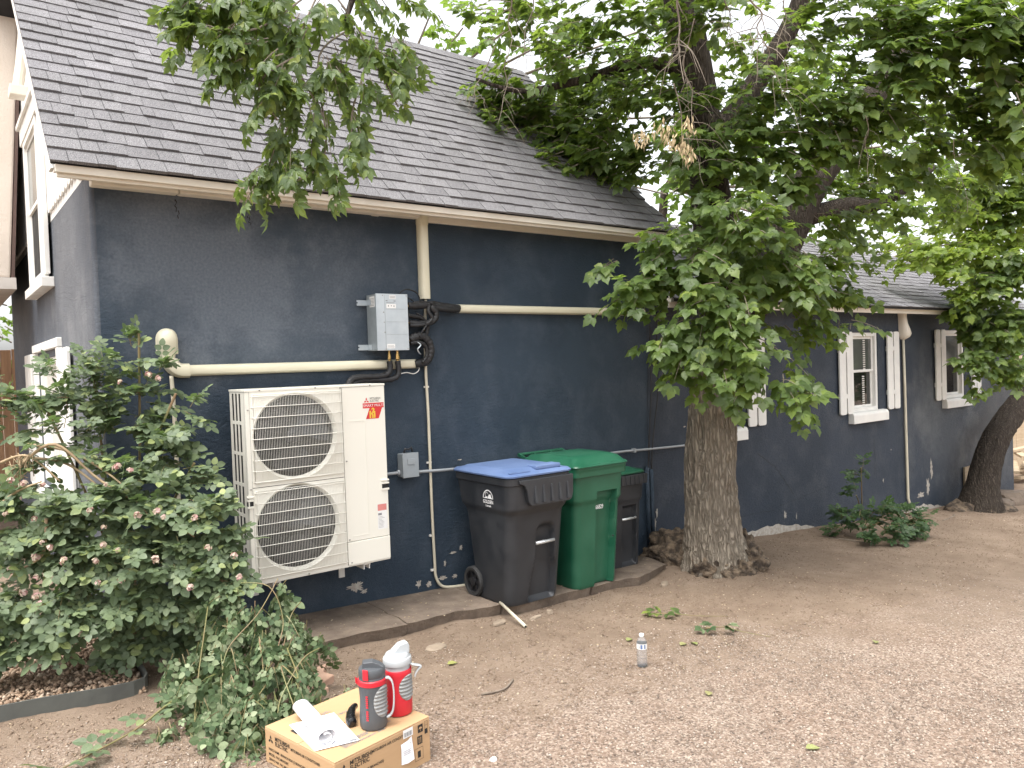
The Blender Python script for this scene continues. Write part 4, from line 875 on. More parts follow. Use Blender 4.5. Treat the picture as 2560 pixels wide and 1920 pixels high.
# wing drain
wd_ = thing('drain_cover', (10.08, 0, 1.62), 'beige line cover cap with thin pipe beside the far windows', 'drain cover')
mb = MB(); rg = []
for (x, hw, hd, z) in [(10.04, .07, .10, 2.04), (10.04, .06, .10, 1.95), (10.05, .06, .11, 1.86), (10.07, .08, .13, 1.78), (10.09, .09, .14, 1.71), (10.09, .08, .12, 1.66), (10.08, .03, .06, 1.62)]:
    rg.append([(x + hw * math.cos(a), -.001 - hd * math.sin(a) ** .7 if 0 < a < math.pi else -.001, z) for a in [math.pi * j / 10 for j in range(11)]])
mb.loft(rg); mb.build('cap', MT['cream'], wd_, autos=True)
mb = MB(); mb.tube([(10.07, -.03, 1.66), (10.09, -.03, .9), (10.10, -.03, .2), (10.12, -.03, -.80), (10.16, -.06, -.98)], .021, 8); mb.build('thin_pipe', MT['duct_thin'], wd_, True)

# ================================================================== BINS
def bin_ring(hw, yf, yb, z, cx, y0, z0, rc, rec=None, nF=45):
    pts = []
    xs = [(-1 + 2 * i / (nF - 1)) for i in range(nF)]
    def cor(px, py, a0):
        return [(px + rc * math.cos(a0 + math.pi / 2 * k / 6), py + rc * math.sin(a0 + math.pi / 2 * k / 6)) for k in range(7)]
    pts += cor(-hw + rc, yf + rc, math.pi)[:-1]
    for t in xs:
        x = t * (hw - rc); d = rec(x, z) if rec else 0; pts.append((x, yf + d))
    pts += cor(hw - rc, yf + rc, 1.5 * math.pi)[1:]
    pts += cor(hw - rc, yb - rc, 0); pts += cor(-hw + rc, yb - rc, math.pi / 2)
    return [(cx + x, y0 + y, z0 + z) for x, y in pts]
def s1(a, b, x): 
    t = min(1, max(0, (x - a) / (b - a))); return t * t * (3 - 2 * t)
def loft_body(prof, cx, y0, z0, rec, dz=.018):
    rings = []
    for (za, A), (zb, B) in zip(prof[:-1], prof[1:]):
        n = max(1, int(round((zb - za) / dz)))
        for k in range(n):
            t = k / n; rings.append((za + (zb - za) * t, [A[i] + (B[i] - A[i]) * t for i in range(4)]))
    rings.append(prof[-1])
    return [bin_ring(q[0], q[1], q[2], z, cx, y0, z0, q[3], rec) for z, q in rings]
def wheel(parent, x, y, z, r):
    mb = MB(); Mx = frame((x, y, z), (0, 1, 0), (0, 0, 1), (-1, 0, 0))
    mb.lathe([(r * .74, -.028), (r * .92, -.032), (r, -.022), (r, .022), (r * .92, .032), (r * .74, .028), (r * .74, -.028)], 32, Mx, cap=False); w = mb.build('wheel', MT['rubber'], parent, autos=True)
    mb = MB(); mb.lathe([(.02, -.03), (.035, -.03), (.035, .024), (.02, .026)], 16, Mx); mb.lathe([(r * .73, -.02), (r * .73, .020), (r * .66, .020), (r * .66, -.02), (r * .73, -.02)], 32, Mx, cap=False)
    mb.lathe([(.03, .0), (r * .67, -.004), (r * .67, -.012), (.03, -.012)], 24, Mx)
    for k in range(6):
        a = k * math.pi / 3; mb.box(.02, r * .70, -.012, .012, -.012, .012, Mx @ Matrix.Rotation(a, 4, 'Z'))
    mb.build('rim', MT['black'], w)
# --- charcoal bin, blue lid
cx, y0, z0 = 2.172, -.955, z_pad(2.17) + .004
b1 = thing('wheeled_bin', (cx, y0 + .4, z0), 'charcoal wheeled bin with flat blue lid, nearest of the three', 'bin', 'wheeled bins against the wall')
def rec1(x, z):
    ax = x - .085; w = .085 + .055 * s1(.42, .05, z); top = .655
    if z < .005: return 0
    inside = s1(w + .018, w - .006, abs(ax)) * (s1(top, top - .06, z + max(0, abs(ax) - .03) ** 2 * 9))
    foot = .0
    return .055 * inside * s1(.0, .03, z)
P1 = [(0, (.262, .145, .60, .085)), (.02, (.270, .138, .61, .085)), (.70, (.292, .060, .70, .085)), (.745, (.296, .052, .71, .085)), (.79, (.312, .022, .75, .08)), (.985, (.316, .012, .79, .075)), (.992, (.328, .002, .80, .07)), (1.045, (.330, .0, .80, .07)), (1.05, (.320, .01, .79, .07))]
mb = MB(); mb.loft(loft_body(P1, cx, y0, z0, rec1)); body = mb.build('body', MT['bin_grey'], b1, autos=True)
mb = MB(); zb = z0 + .487; mb.tube([(cx - .012, y0 + .088, zb), (cx + .182, y0 + .088, zb)], .0145, 14); mb.build('lift_bar', MT['bar'], b1, True)
# ribbed apron under the rim
mb = MB(); ap = [(-.235, 1.03), (-.235, 1.005), (-.19, .985), (-.165, .94), (-.15, .85), (-.13, .822), (-.10, .815), (.27, .815), (.30, .83), (.315, .88), (.32, 1.03)]
mb.prism([(cx + a, z0 + b) for a, b in ap], y0 - .022, y0 + .03, 'y')
apo = mb.build('apron', MT['bin_grey'], b1, bevel=.008, segs=3)
for k in range(5):
    xr = cx - .085 + k * .085; mb = MB(); mb.loft([[(xr - .016, y0 - .022, z0 + .835), (xr + .016, y0 - .022, z0 + .835), (xr + .012, y0 - .040, z0 + .84), (xr - .012, y0 - .040, z0 + .84)], [(xr - .010, y0 - .022, z0 + .975), (xr + .010, y0 - .022, z0 + .975), (xr + .007, y0 - .026, z0 + .972), (xr - .007, y0 - .026, z0 + .972)]]); mb.build('rib', MT['bin_grey'], apo, bevel=.002)
def bin_lid(parent, cx, y0, z0, hw, D, h0, m, raised, name='lid'):
    """slab lid with a raised centre and a stepped front lip"""
    mb = MB(); rc = .07
    def rg(w, yf, yb, z, r): return bin_ring(w, yf, yb, 0, cx, y0, z, r, None, 13)
    R = [rg(hw + .010, -.012, D + .012, z0 + h0 + .002, rc), rg(hw + .012, -.014, D + .014, z0 + h0 + .014, rc), rg(hw - .004, .004, D - .004, z0 + h0 + .030, rc), rg(hw - .040, .035, D - .04, z0 + h0 + .034, rc), rg(hw - .062, .11, D - .09, z0 + h0 + .034 + raised, .05), rg(hw - .09, .14, D - .13, z0 + h0 + .040 + raised, .04)]
    mb.loft(R); return mb.build(name, m, parent, autos=True)
lid1 = bin_lid(b1, cx, y0, z0, .330, .80, 1.052, MT['lid_blue'], .018)
mb = MB(); mb.box(cx - .02, cx + .24, y0 + .04, y0 + .16, z0 + 1.088, z0 + 1.122); mb.build('lid_handle', MT['lid_blue'], lid1, bevel=.012, segs=3)
mb = MB(); mb.box(cx - .30, cx - .10, y0 + .015, y0 + .05, z0 + 1.083, z0 + 1.092); mb.build('lid_recess', MT['lid_blue'], lid1, bevel=.004)
mb = MB(); mb.tube([(cx - .27, y0 + .83, z0 + 1.06), (cx + .27, y0 + .83, z0 + 1.06)], .018, 10); [mb.box(cx + s - .02, cx + s + .02, y0 + .78, y0 + .84, z0 + 1.0, z0 + 1.07) for s in (-.2, 0, .2)]; mb.build('hinge_bar', MT['bin_grey'], b1, True)
for s in (-1, 1): wheel(b1, cx + s * .272, y0 + .60, z0 + .128, .128)
mb = MB(); mb.tube([(cx - .26, y0 + .60, z0 + .128), (cx + .26, y0 + .60, z0 + .128)], .012, 8); mb.build('axle', MT['screw'], b1)
# mark on the left side: arch, mesa and lettering
xl = cx - .3165 - .0022; yl = -.655; zl = .375; lg = MB(); arc = [(.062 * math.cos(math.pi * k / 24), .062 * math.sin(math.pi * k / 24)) for k in range(25)]; arc2 = [(.070 * math.cos(math.pi * k / 24), .070 * math.sin(math.pi * k / 24)) for k in range(25)]
ML = on_left(xl - .001, yl, zl)
for k in range(24): lg.add([(*arc[k], 0), (*arc2[k], 0), (*arc2[k + 1], 0), (*arc[k + 1], 0)], [(0, 1, 2, 3)], ML)
lg.add([(-.062, 0, 0), (-.045, .006, 0), (-.02, .016, 0), (-.005, .004, 0), (.0, .012, 0), (.014, .034, 0), (.036, .036, 0), (.044, .014, 0), (.062, 0, 0)], [tuple(range(8, -1, -1))][:1], ML)
for k in range(20):
    a, b_ = [2 * math.pi * q / 24 + .3 for q in (k, k + 1)]; c = (-.018, .030)
    lg.add([(c[0] + .017 * math.cos(a), c[1] + .017 * math.sin(a), .0003), (c[0] + .021 * math.cos(a), c[1] + .021 * math.sin(a), .0003), (c[0] + .021 * math.cos(b_), c[1] + .021 * math.sin(b_), .0003), (c[0] + .017 * math.cos(b_), c[1] + .017 * math.sin(b_), .0003)], [(0, 1, 2, 3)], ML)
text_mb('GOLDEN', .040, on_left(xl - .001, yl, zl - .040), lg, .0008, 'CENTER', .86); text_mb('Colorado', .022, on_left(xl - .001, yl, zl - .066), lg, .0004, 'CENTER', .9)
lg.build('printed_mark', MT['white_print'], body)
# --- green bin
cx, y0, z0 = 2.915, -.885, z_pad(2.9) + .004
b2 = thing('wheeled_bin', (cx, y0 + .4, z0), 'all green wheeled bin with number on its front, in the middle', 'bin', 'wheeled bins against the wall')
def rec2(x, z):
    d = 0.065 * s1(.118, .108, abs(x - .085)) * s1(.845, .83, z)
    return d
P2 = [(0, (.248, .125, .60, .07)), (.02, (.254, .118, .61, .07)), (.74, (.275, .062, .69, .07)), (.755, (.280, .058, .70, .07)), (.775, (.288, .046, .71, .065)), (.985, (.292, .034, .74, .06)), (.992, (.310, .008, .76, .05)), (1.045, (.312, .004, .76, .05)), (1.05, (.312, .0, .76, .05)), (1.068, (.314, .0, .76, .05))]
mb = MB(); mb.loft(loft_body(P2, cx, y0, z0, rec2)); body2 = mb.build('body', MT['bin_green'], b2, autos=True)
text_mb('9666829', .052, on_front(cx - .025, y0 + .066 + .055, z0 + .675), bold=.001, sx=.72).build('number', MT['white_print'], body2)
mb = MB(); mb.lathe([(.008, 0), (.008, .003)], 12, frame((cx + .185, y0 + .092, z0 + .42), (1, 0, 0), (0, 0, 1), (0, -1, 0))); mb.build('drain_hole', MT['dark'], body2)
for xx in (-.20, -.04, .11, .25):
    mb = MB(); mb.box(cx + xx - .006, cx + xx + .006, y0 - .002, y0 + .03, z0 + 1.069, z0 + 1.098); mb.build('lid_rib', MT['bin_green'], b2)
mb = MB(); R = []
def rg2(w, yf, yb, z, r, tilt=0): return [(p[0], p[1], p[2] + tilt * (p[1] - y0)) for p in bin_ring(w, yf, yb, 0, cx, y0, z, r, None, 13)]
R = [rg2(.318, -.010, .765, z0 + 1.072, .05), rg2(.320, -.012, .77, z0 + 1.080, .05), rg2(.312, -.004, .76, z0 + 1.094, .05), rg2(.30, .015, .75, z0 + 1.100, .05), rg2(.265, .06, .70, z0 + 1.142, .05), rg2(.24, .14, .56, z0 + 1.160, .05), rg2(.20, .20, .46, z0 + 1.162, .05)]
mb.loft(R); lid2 = mb.build('lid', MT['bin_green'], b2, autos=True)
mb = MB(); mb.tube([(cx - .27, y0 + .84, z0 + 1.13), (cx + .27, y0 + .84, z0 + 1.13)], .016, 10)
for s in (-.26, -.1, .1, .26): mb.loft([[(cx + s - .01, y0 + .83, z0 + 1.115), (cx + s + .01, y0 + .83, z0 + 1.115), (cx + s + .01, y0 + .83, z0 + 1.14), (cx + s - .01, y0 + .83, z0 + 1.14)], [(cx + s - .01, y0 + .70, z0 + 1.04), (cx + s + .01, y0 + .70, z0 + 1.04), (cx + s + .01, y0 + .70, z0 + 1.10), (cx + s - .01, y0 + .70, z0 + 1.10)]])
mb.build('handle_bar', MT['bin_green'], b2, autos=True)
for s in (-1, 1): wheel(b2, cx + s * .26, y0 + .60, z0 + .128, .128)
# --- small charcoal bin, green lid
cx, y0, z0 = 3.62, -.475, z_pad(3.6) + .004
b3 = thing('wheeled_bin', (cx, y0 + .2, z0), 'smaller charcoal bin with green lid, half hidden behind the green one', 'bin', 'wheeled bins against the wall')
def rec3(x, z): return .045 * s1(.10, .085, abs(x - .06)) * s1(.60, .57, z) * s1(0, .03, z)
P3 = [(0, (.215, .06, .38, .06)), (.62, (.235, .03, .42, .06)), (.66, (.245, .015, .44, .05)), (.86, (.255, .0, .45, .05)), (.90, (.262, -.01, .452, .05))]
mb = MB(); mb.loft(loft_body(P3, cx, y0, z0, rec3)); body3 = mb.build('body', MT['bin_grey'], b3, autos=True)
lid3 = bin_lid(b3, cx, y0, z0, .262, .448, .905, MT['bin_green'], .012)
mb = MB(); mb.tube([(cx - .035, y0 + .045, z0 + .465), (cx + .155, y0 + .045, z0 + .465)], .0125, 12); mb.build('lift_bar', MT['bar'], b3, True)
mb = MB(); mb.box(cx - .2, cx + .262, y0 - .026, y0 - .0105, z0 + .80, z0 + .898)
ap3 = mb.build('apron', MT['bin_grey'], b3, bevel=.006)
for k in range(7):
    xr = cx - .15 + k * .06; mb = MB(); mb.box(xr - .008, xr + .008, y0 - .034, y0 - .0265, z0 + .808, z0 + .89); mb.build('rib', MT['bin_grey'], ap3, bevel=.002)
mb = MB(); mb.add([(-.05, 0, 0), (.13, 0, 0), (.13, .025, 0), (-.05, .025, 0)], [(0, 1, 2, 3)], on_front(cx, y0 + .016, z0 + .665)); mb.build('number_label', MT['label_w'], body3)
mb = MB(); [mb.add([(0, 0, 0), (.008, 0, 0), (.008, .016, 0), (0, .016, 0)], [(0, 1, 2, 3)], on_front(cx - .04 + k * .013, y0 + .0155, z0 + .669)) for k in range(7)]; mb.build('label_print', MT['ink_grey'], body3)
for s in (-1, 1): wheel(b3, cx + s * .225, y0 + .36, z0 + .11, .11)

# ================================================================== BOX, JUGS, PAPERS
F = V((-.438, -2.75, 0)); e1 = V((.516, .104, 0)).normalized(); e2 = V((-.127, .518, 0)).normalized(); e2 = V((-e1.y, e1.x, 0)); BL, BW = .526, .533; zb0, zb1 = -.368, -.160
carton = thing('cardboard_box', (F.x + .2, F.y + .3, zb0), 'closed brown cardboard box with black printing, jugs standing on it', 'box')
MBX = frame((F.x, F.y, 0), e1, e2, (0, 0, 1))
mb = MB(); mb.box(0, BL, 0, BW, zb0, zb1 - .004, MBX); body = mb.build('carton', MT['card'], carton, bevel=.006, segs=2)
mb = MB(); mb.box(.001, BL - .001, .001, BW * .5 - .002, zb1 - .0038, zb1, MBX); mb.build('flap', MT['card'], carton, bevel=.0015)
mb = MB(); mb.box(.001, BL - .001, BW * .5 + .002, BW - .001, zb1 - .0038, zb1 - .0004, MBX); mb.build('flap', MT['card'], carton, bevel=.0015)
M1 = frame(F + V((0, 0, 0)) - e2 * .0012, e1, (0, 0, 1), -e2)             # right-hand face, reads F -> R
M2 = frame(F + e2 * BW - e1 * .0012, -e2, (0, 0, 1), -e1)                 # left-hand face, reads L -> F
M3 = frame(F + V((0, 0, zb1 + .0010)), e1, e2, (0, 0, 1))
def tx(M, s, x, z, size, mb, bold=.0003, sx=.9): return text_mb(s, size, M @ Matrix.Translation((x, z, 0)), mb, bold, 'LEFT', sx)
mb = MB(); logo3(mb, .045, zb1 - .046, .022, M1); tx(M1, 'MITSUBISHI\nELECTRIC', .075, zb1 - .040, .026, mb, .0006)
tx(M1, 'MITSUBISHI AIR CONDITIONER', .19, zb1 - .036, .0175, mb); tx(M1, 'BRANCH BOX (5 BRANCHES)', .07, zb1 - .098, .0155, mb); tx(M1, 'PARTS NAME', -.03 + .035, zb1 - .098, .0135, mb); tx(M1, 'MODEL : PAC-MKA52BC', .005, zb1 - .125, .0155, mb); tx(M1, 'SERVICE REF. PAC-MKA52BC', .005, zb1 - .15, .0155, mb)
def q(M, x, z, w, h, mb, dz=0): mb.add([(x, z, dz), (x + w, z, dz), (x + w, z + h, dz), (x, z + h, dz)], [(0, 1, 2, 3)], M)
q(M1, .452, zb1 - .052, .030, .036, mb); q(M1, .447, zb1 - .104, .030, .038, mb); q(M1, .492, zb1 - .070, .018, .022, mb)
for (x, z, w_, h_) in ((.493, -.048, .0012, .036), (.510, -.048, .0012, .036), (.493, -.048, .018, .0012), (.493, -.013, .018, .0012), (.493, -.031, .018, .0012)): q(M1, x, zb1 + z, w_, h_, mb)
for (x, z, w_, h_) in ((.43, -.175, .0015, .055), (.478, -.175, .0015, .055), (.43, -.175, .05, .0015), (.43, -.12, .05, .0015), (.447, -.163, .018, .03)): q(M1, x, zb1 + z, w_, h_, mb)
mb.build('side_print', MT['ink'], body)
mb = MB()                                                               # light marks inside the dark squares
for k in range(9):
    a, b_ = math.pi * k / 9, math.pi * (k + 1) / 9; c = (.467, zb1 - .036); mb.add([(c[0], c[1], .0005), (c[0] + .010 * math.cos(a), c[1] + .010 * math.sin(a), .0005), (c[0] + .010 * math.cos(b_), c[1] + .010 * math.sin(b_), .0005)], [(0, 1, 2)], M1)
q(M1, .4663, zb1 - .047, .0016, .012, mb, .0005)
for x in (.455, .466): q(M1, x, zb1 - .099, .003, .022, mb, .0005); mb.add([(x - .002, zb1 - .078, .0005), (x + .005, zb1 - .078, .0005), (x + .0015, zb1 - .071, .0005)], [(0, 1, 2)], M1)
mb.build('symbol_print', MT['card'], body)
mb = MB(); q(M1, .365, zb1 - .045, .057, .038, mb, .0006); lb = mb.build('barcode_label', MT['label_w'], body)
mb = MB(); [q(M1, .372 + k * .0052, zb1 - .040, .0026 if k % 3 else .004, .020, mb, .0012) for k in range(9)]; mb.build('bars', MT['ink_grey'], lb)
mb = MB(); mb.loft([[(.350, zb1 - .155, .001), (.351, zb1 - .085, .002), (.350, zb1 - .064, .001)], [(.385, zb1 - .160, .004), (.388, zb1 - .09, .004), (.388, zb1 - .058, .003)], [(.418, zb1 - .152, .009), (.416, zb1 - .08, .002), (.413, zb1 - .048, .001)]], M1, cap=False, closed=False); pp = mb.build('paper_slip', MT['paper'], body)
mb = MB(); [q(M1, .357, zb1 - .115 + k * .008, .045, .0018, mb, .0075) for k in range(3)]; q(M1, .400, zb1 - .075, .004, .004, mb, .0055); mb.build('slip_print', MT['ink_grey'], pp)
mb = MB(); logo3(mb, .050, zb1 - .048, .022, M2); tx(M2, 'MITSUBISHI\nELECTRIC', .085, zb1 - .042, .026, mb, .0006); tx(M2, 'MITSUBISHI AIR CONDITIONER', .21, zb1 - .048, .0175, mb)
for k, s in enumerate(('PARTS NAME : BRANCH BOX (5 BRANCHES)', 'MODEL : PAC-MKA52BC', 'SERVICE REF. PAC-MKA52BC', 'APPLICABLE REFRIGERANT : R410A', 'MADE IN THAILAND')): tx(M2, s, .03, zb1 - .098 - k * .023, .0165, mb)
mb.build('side_print', MT['ink'], body)
mb = MB(); fl = MT['ink_grey']; MI = M3 @ Matrix.Translation((0, 0, .0006))
tx(MI, 'PARTS NAME : BRANCH BOX (5 BRANCHES)\nMODEL : PAC-MKA52BC\nSERVICE REF.\nAPPLICABLE REFRIGERANT : R410A', .10, .105, .016, mb); 
MR = M3 @ Matrix.Translation((.10, .40, .0006)); tx(MR, 'CAUTION  HANDLE WITH CARE\nDO NOT DROP OR TILT THE UNIT\nKEEP DRY  DO NOT STACK', 0, .02, .0125, mb); tx(MR, 'BRANCH BOX', .09, -.055, .024, mb, 0.0002)
mb.build('top_print', MT['ink_grey'], body)
mb = MB(); q(M3, .045, .345, .06, .05, mb, .0004); mb.build('top_mark', MT['ink'], body)
# booklet with its upper half rolled over
bk = thing('booklet', (-.36, -2.46, zb1), 'white printed booklet with its cover rolled back, lying on the box', 'booklet')
zt = zb1 + .0022; c4 = [V((-.455, -2.30, zt)), V((-.462, -2.607, zt)), V((-.285, -2.643, zt)), V((-.258, -2.321, zt))]
for k in range(4):
    mb = MB(); d = V((.003 * k, -.002 * k, .0012 * k)); top = [p + d for p in c4]; mb.add([p for p in top] + [p + V((0, 0, .0009)) for p in top], [(3, 2, 1, 0), (4, 5, 6, 7), (0, 1, 5, 4), (1, 2, 6, 5), (2, 3, 7, 6), (3, 0, 4, 7)]); mb.build('page', MT['paper'], bk)
a0, a1 = V((-.402, -2.612, zt + .006)), V((-.372, -2.245, zt + .006)); ax = (a1 - a0).normalized(); sd_ = V((ax.y, -ax.x, 0)); R_ = []
for k in range(34):
    t = k / 33; ang = -1.57 + t * 10.0; r = .040 - .026 * t; cen = V((0, 0, .040))
    R_.append([a + sd_ * (-.008 + r * math.cos(ang) * 1.25) + V((0, 0, cen.z + r * math.sin(ang) * .95)) for a in (a0, a0.lerp(a1, .5), a1)])
mb = MB(); mb.loft(R_, cap=False, closed=False); ro = mb.build('rolled_cover', MT['paper'], bk, True); sm = ro.modifiers.new('solid', 'SOLIDIFY'); sm.thickness = .0012
mb = MB(); Mk = frame((-.455, -2.30, zt + .0062), (c4[3] - c4[0]), (c4[0] - c4[1]), (0, 0, 1))
for (x, y, w_) in ((.13, -.07, .05), (.12, -.28, .05), (.12, -.293, .05), (.10, -.25, .04)): q(Mk, x, y, w_, .003, mb)
q(Mk, .125, -.045, .014, .010, mb); q(Mk, .16, -.05, .02, .006, mb)
for k in range(3): q(Mk, .145 + .002 * k, -.31 - k * .007, .035, .0035, mb)
logo3(mb, .02, -.03, .010, Mk); text_mb('MITSUBISHI', .01, Mk @ Matrix.Translation((.032, -.034, 0)), mb); [q(Mk, .008, -.06 - k * .012, .05, .002, mb) for k in range(3)]
mb.build('print', MT['ink_grey'], bk)
# jugs
def jug(name, label, c, prof, bodym, ring_m, lid_prof, lid_m, hand_dir, hand_m, oval_dir, oval_m, z0, oval_c=.125, oval_h=(.052, .072)):
    j = thing(name, (c[0], c[1], z0), label, 'jug', 'insulated drink jugs on the box'); Mj = Matrix.Translation((c[0], c[1], z0))
    mb = MB(); mb.lathe(prof, 40, Mj); bd = mb.build('body', MT[bodym], j, autos=True)
    mb = MB(); mb.lathe(lid_prof, 40, Mj); ld = mb.build('lid', MT[lid_m], j, autos=True)
    # grip oval: a patch hugging the body with ripples
    a0 = math.atan2(oval_dir[1], oval_dir[0]); rows = []
    def rad(z):
        for (r0, z0_), (r1, z1_) in zip(prof[:-1], prof[1:]):
            if z0_ <= z <= z1_ and z1_ > z0_: return r0 + (r1 - r0) * (z - z0_) / (z1_ - z0_)
        return prof[-1][0]
    nz, na = 45, 16; grid = []
    for i in range(nz):
        v = -1 + 2 * i / (nz - 1); hw = math.sqrt(max(0, 1 - v * v)); z = oval_c + v * oval_h[1]; row = []
        for k in range(na):
            u = (-1 + 2 * k / (na - 1)) * hw; a = a0 + u * oval_h[0] / .06; edge = max(0, 1 - (u * u + v * v)); r = rad(z) + .0012 + min(1, edge * 6) * (.0025 + .0028 * math.sin(z * 2 * math.pi / .0165 + u * .6))
            row.append((c[0] + r * math.cos(a), c[1] + r * math.sin(a), z0 + z))
        rows.append(row)
    mb = MB(); mb.loft(rows, cap=False, closed=False); mb.build('grip', MT[oval_m], j, True)
    return j, Mj, ld
hd = V((CR.x, CR.y, 0)).normalized(); toc = V((CAM.x + .16, CAM.y + 2.57, 0)).normalized()
zj = zb1 + .0015
c1_ = V((-.162, -2.562, 0))
prof1 = [(.050, 0), (.058, .003), (.061, .012), (.062, .05), (.059, .095), (.058, .13), (.060, .165), (.063, .195), (.062, .205)]
j1, Mj, ld = jug('drink_jug', 'dark grey jug with red collar and pale strap handle, standing nearer', c1_, prof1, 'jug_grey', None, [(.060, .205), (.060, .226), (.058, .232), (.060, .236), (.060, .262), (.057, .269), (.030, .272), (.001, .273)], 'jug_grey', hd, 'jug_light', (toc * .5 + hd * .86), 'jug_mid', zj)
mb = MB(); mb.lathe([(.0625, .196), (.066, .199), (.066, .219), (.0625, .222)], 40, Mj); mb.tube([c1_ - hd * .064 + V((0, 0, zj + .205)), c1_ - hd * .074 + V((0, 0, zj + .222)), c1_ - hd * .072 + V((0, 0, zj + .200)), c1_ - hd * .064 + V((0, 0, zj + .192))], .005, 6); mb.build('collar', MT['jug_red'], j1, autos=True)
Ml = frame(c1_ + V((0, 0, zj + .272)), hd, -toc, (0, 0, 1))
mb = MB(); mb.prism([(-.045, -.005), (-.040, .022), (.005, .026), (.030, .016), (.052, .003), (.052, -.005)], -.024, .024, 'y', Ml); mb.build('flip_spout', MT['jug_grey'], ld, bevel=.006, segs=3)
mb = MB(); Mt = frame(c1_ + V((0, 0, zj)) + (toc * .9 - hd * .45).normalized() * .0615, hd * .9 + toc * .45, (0, 0, 1), (toc * .9 - hd * .45)); mb.box(-.014, .014, .228, .276, -.004, .003, Mt); mb.build('release_tab', MT['jug_red'], ld, bevel=.003)
hp = [c1_ + hd * x + toc * .012 + V((0, 0, zj + z)) for x, z in ((.060, .222), (.074, .222), (.088, .205), (.094, .17), (.094, .12), (.088, .075), (.074, .052), (.058, .045))]
def strap(mb, pts, w, t, side):
    pts = smooth_path(pts, 5); rings = []
    for i, p in enumerate(pts):
        tg = (pts[min(i + 1, len(pts) - 1)] - pts[max(i - 1, 0)]).normalized(); n = tg.cross(side).normalized()
        rings.append([p + side * w / 2 + n * t / 2, p + side * w / 2 - n * t / 2, p - side * w / 2 - n * t / 2, p - side * w / 2 + n * t / 2])
    mb.loft(rings); return mb
strap(MB(), hp, .022, .007, toc).build('handle', MT['jug_light'], j1, True, bevel=0)
Mtx = frame(c1_ + V((0, 0, zj + .045)) + (toc * .93 - hd * .36).normalized() * .0632, (0, 0, 1), -(hd * .93 + toc * .36), (toc * .93 - hd * .36)); tm = MB()
for k in range(12):
    if k == 5: continue
    tm.box(.004 + k * .0095, .0105 + k * .0095, -.002, .009, 0, .0004, Mtx)
tm.build('lettering', MT['jug_red'], j1)
c2_ = V((-.008, -2.515, 0))
prof2 = [(.052, 0), (.060, .003), (.063, .012), (.064, .06), (.062, .11), (.061, .15), (.064, .185), (.066, .205), (.064, .210)]
j2, Mj2, ld2 = jug('drink_jug', 'red jug with pale grey spout lid, standing behind the dark one', c2_, prof2, 'jug_red', None, [(.058, .208), (.058, .232), (.0655, .233), (.0665, .240), (.0665, .258), (.064, .263), (.058, .264), (.056, .276), (.050, .282), (.001, .284)], 'jug_light', hd, 'jug_light', (toc * .55 + hd * .83), 'jug_mid', zj, .13, (.050, .060))
Ml = frame(c2_ + V((0, 0, zj + .278)), (hd * .9 - toc * .3), (-toc * .9 - hd * .3), (0, 0, 1))
mb = MB(); mb.prism([(-.030, 0), (-.022, .016), (.010, .045), (.046, .052), (.054, .034), (.054, 0)], -.022, .022, 'y', Ml); mb.build('flip_spout', MT['jug_light'], ld2, bevel=.007, segs=3)
hp2 = [c2_ + hd * x + toc * .005 + V((0, 0, zj + z)) for x, z in ((.058, .232), (.075, .224), (.098, .220), (.110, .214), (.100, .205), (.086, .185), (.080, .168))]
strap(MB(), hp2, .020, .006, toc).build('handle', MT['jug_light'], j2, True)
hp2 = [c2_ - hd * x + toc * .005 + V((0, 0, zj + z)) for x, z in ((.058, .232), (.068, .222), (.072, .20), (.068, .185))]
strap(MB(), hp2, .018, .006, toc).build('handle_lug', MT['jug_light'], j2, True)
# small black wrapped bundle
gb = thing('black_bundle', (-.235, -2.46, zb1), 'small glossy black tape-wrapped offcut beside the dark jug', 'offcut')
mb = MB(); sp = smooth_path([(-.245, -2.515, zb1 + .024), (-.240, -2.49, zb1 + .026), (-.222, -2.452, zb1 + .036), (-.195, -2.42, zb1 + .045), (-.175, -2.40, zb1 + .04)], 5); mb.tube(sp, [.014 + .009 * math.sin(math.pi * min(1, i / len(sp) + .25)) * (1 + .12 * math.sin(i * 2.1)) for i in range(len(sp))], 14); mb.build('wrap', mat('gloss_black', (.008, .008, .009), None, .25, 30, .4, 60, .006), gb, True)

# ================================================================== SMALL THINGS ON THE GROUND
wb = thing('water_bottle', (1.82, -2.33, gz1(1.82, -2.33)), 'clear plastic water bottle with blue and white label standing on the dirt', 'bottle')
zw = gz1(1.82, -2.33) + .001; Mw = Matrix.Translation((1.82, -2.33, zw))
m, nt, b, out = nodes('clear_plastic'); b.inputs['Base Color'].default_value = (.9, .93, .97, 1); b.inputs['Roughness'].default_value = .12; b.inputs['Transmission Weight'].default_value = .88; b.inputs['IOR'].default_value = 1.12; MT['clear'] = m
mb = MB(); pr = [(.022, 0), (.030, .003), (.0325, .012)] + [(.0325 - .0025 * (k % 2), .02 + k * .008) for k in range(12)] + [(.0325, .118), (.0325, .15), (.030, .162), (.022, .178), (.0145, .188), (.0135, .197)]
mb.lathe(pr, 28, Mw); mb.build('body', MT['clear'], wb, True)
mb = MB(); mb.lathe([(.0331, .116), (.0331, .150)], 28, Mw, cap=False); mb.build('label_band', MT['label_w'], wb, True)
tcb = (CAM - V((1.82, -2.33, 0))); ab = math.atan2(tcb.y, tcb.x)
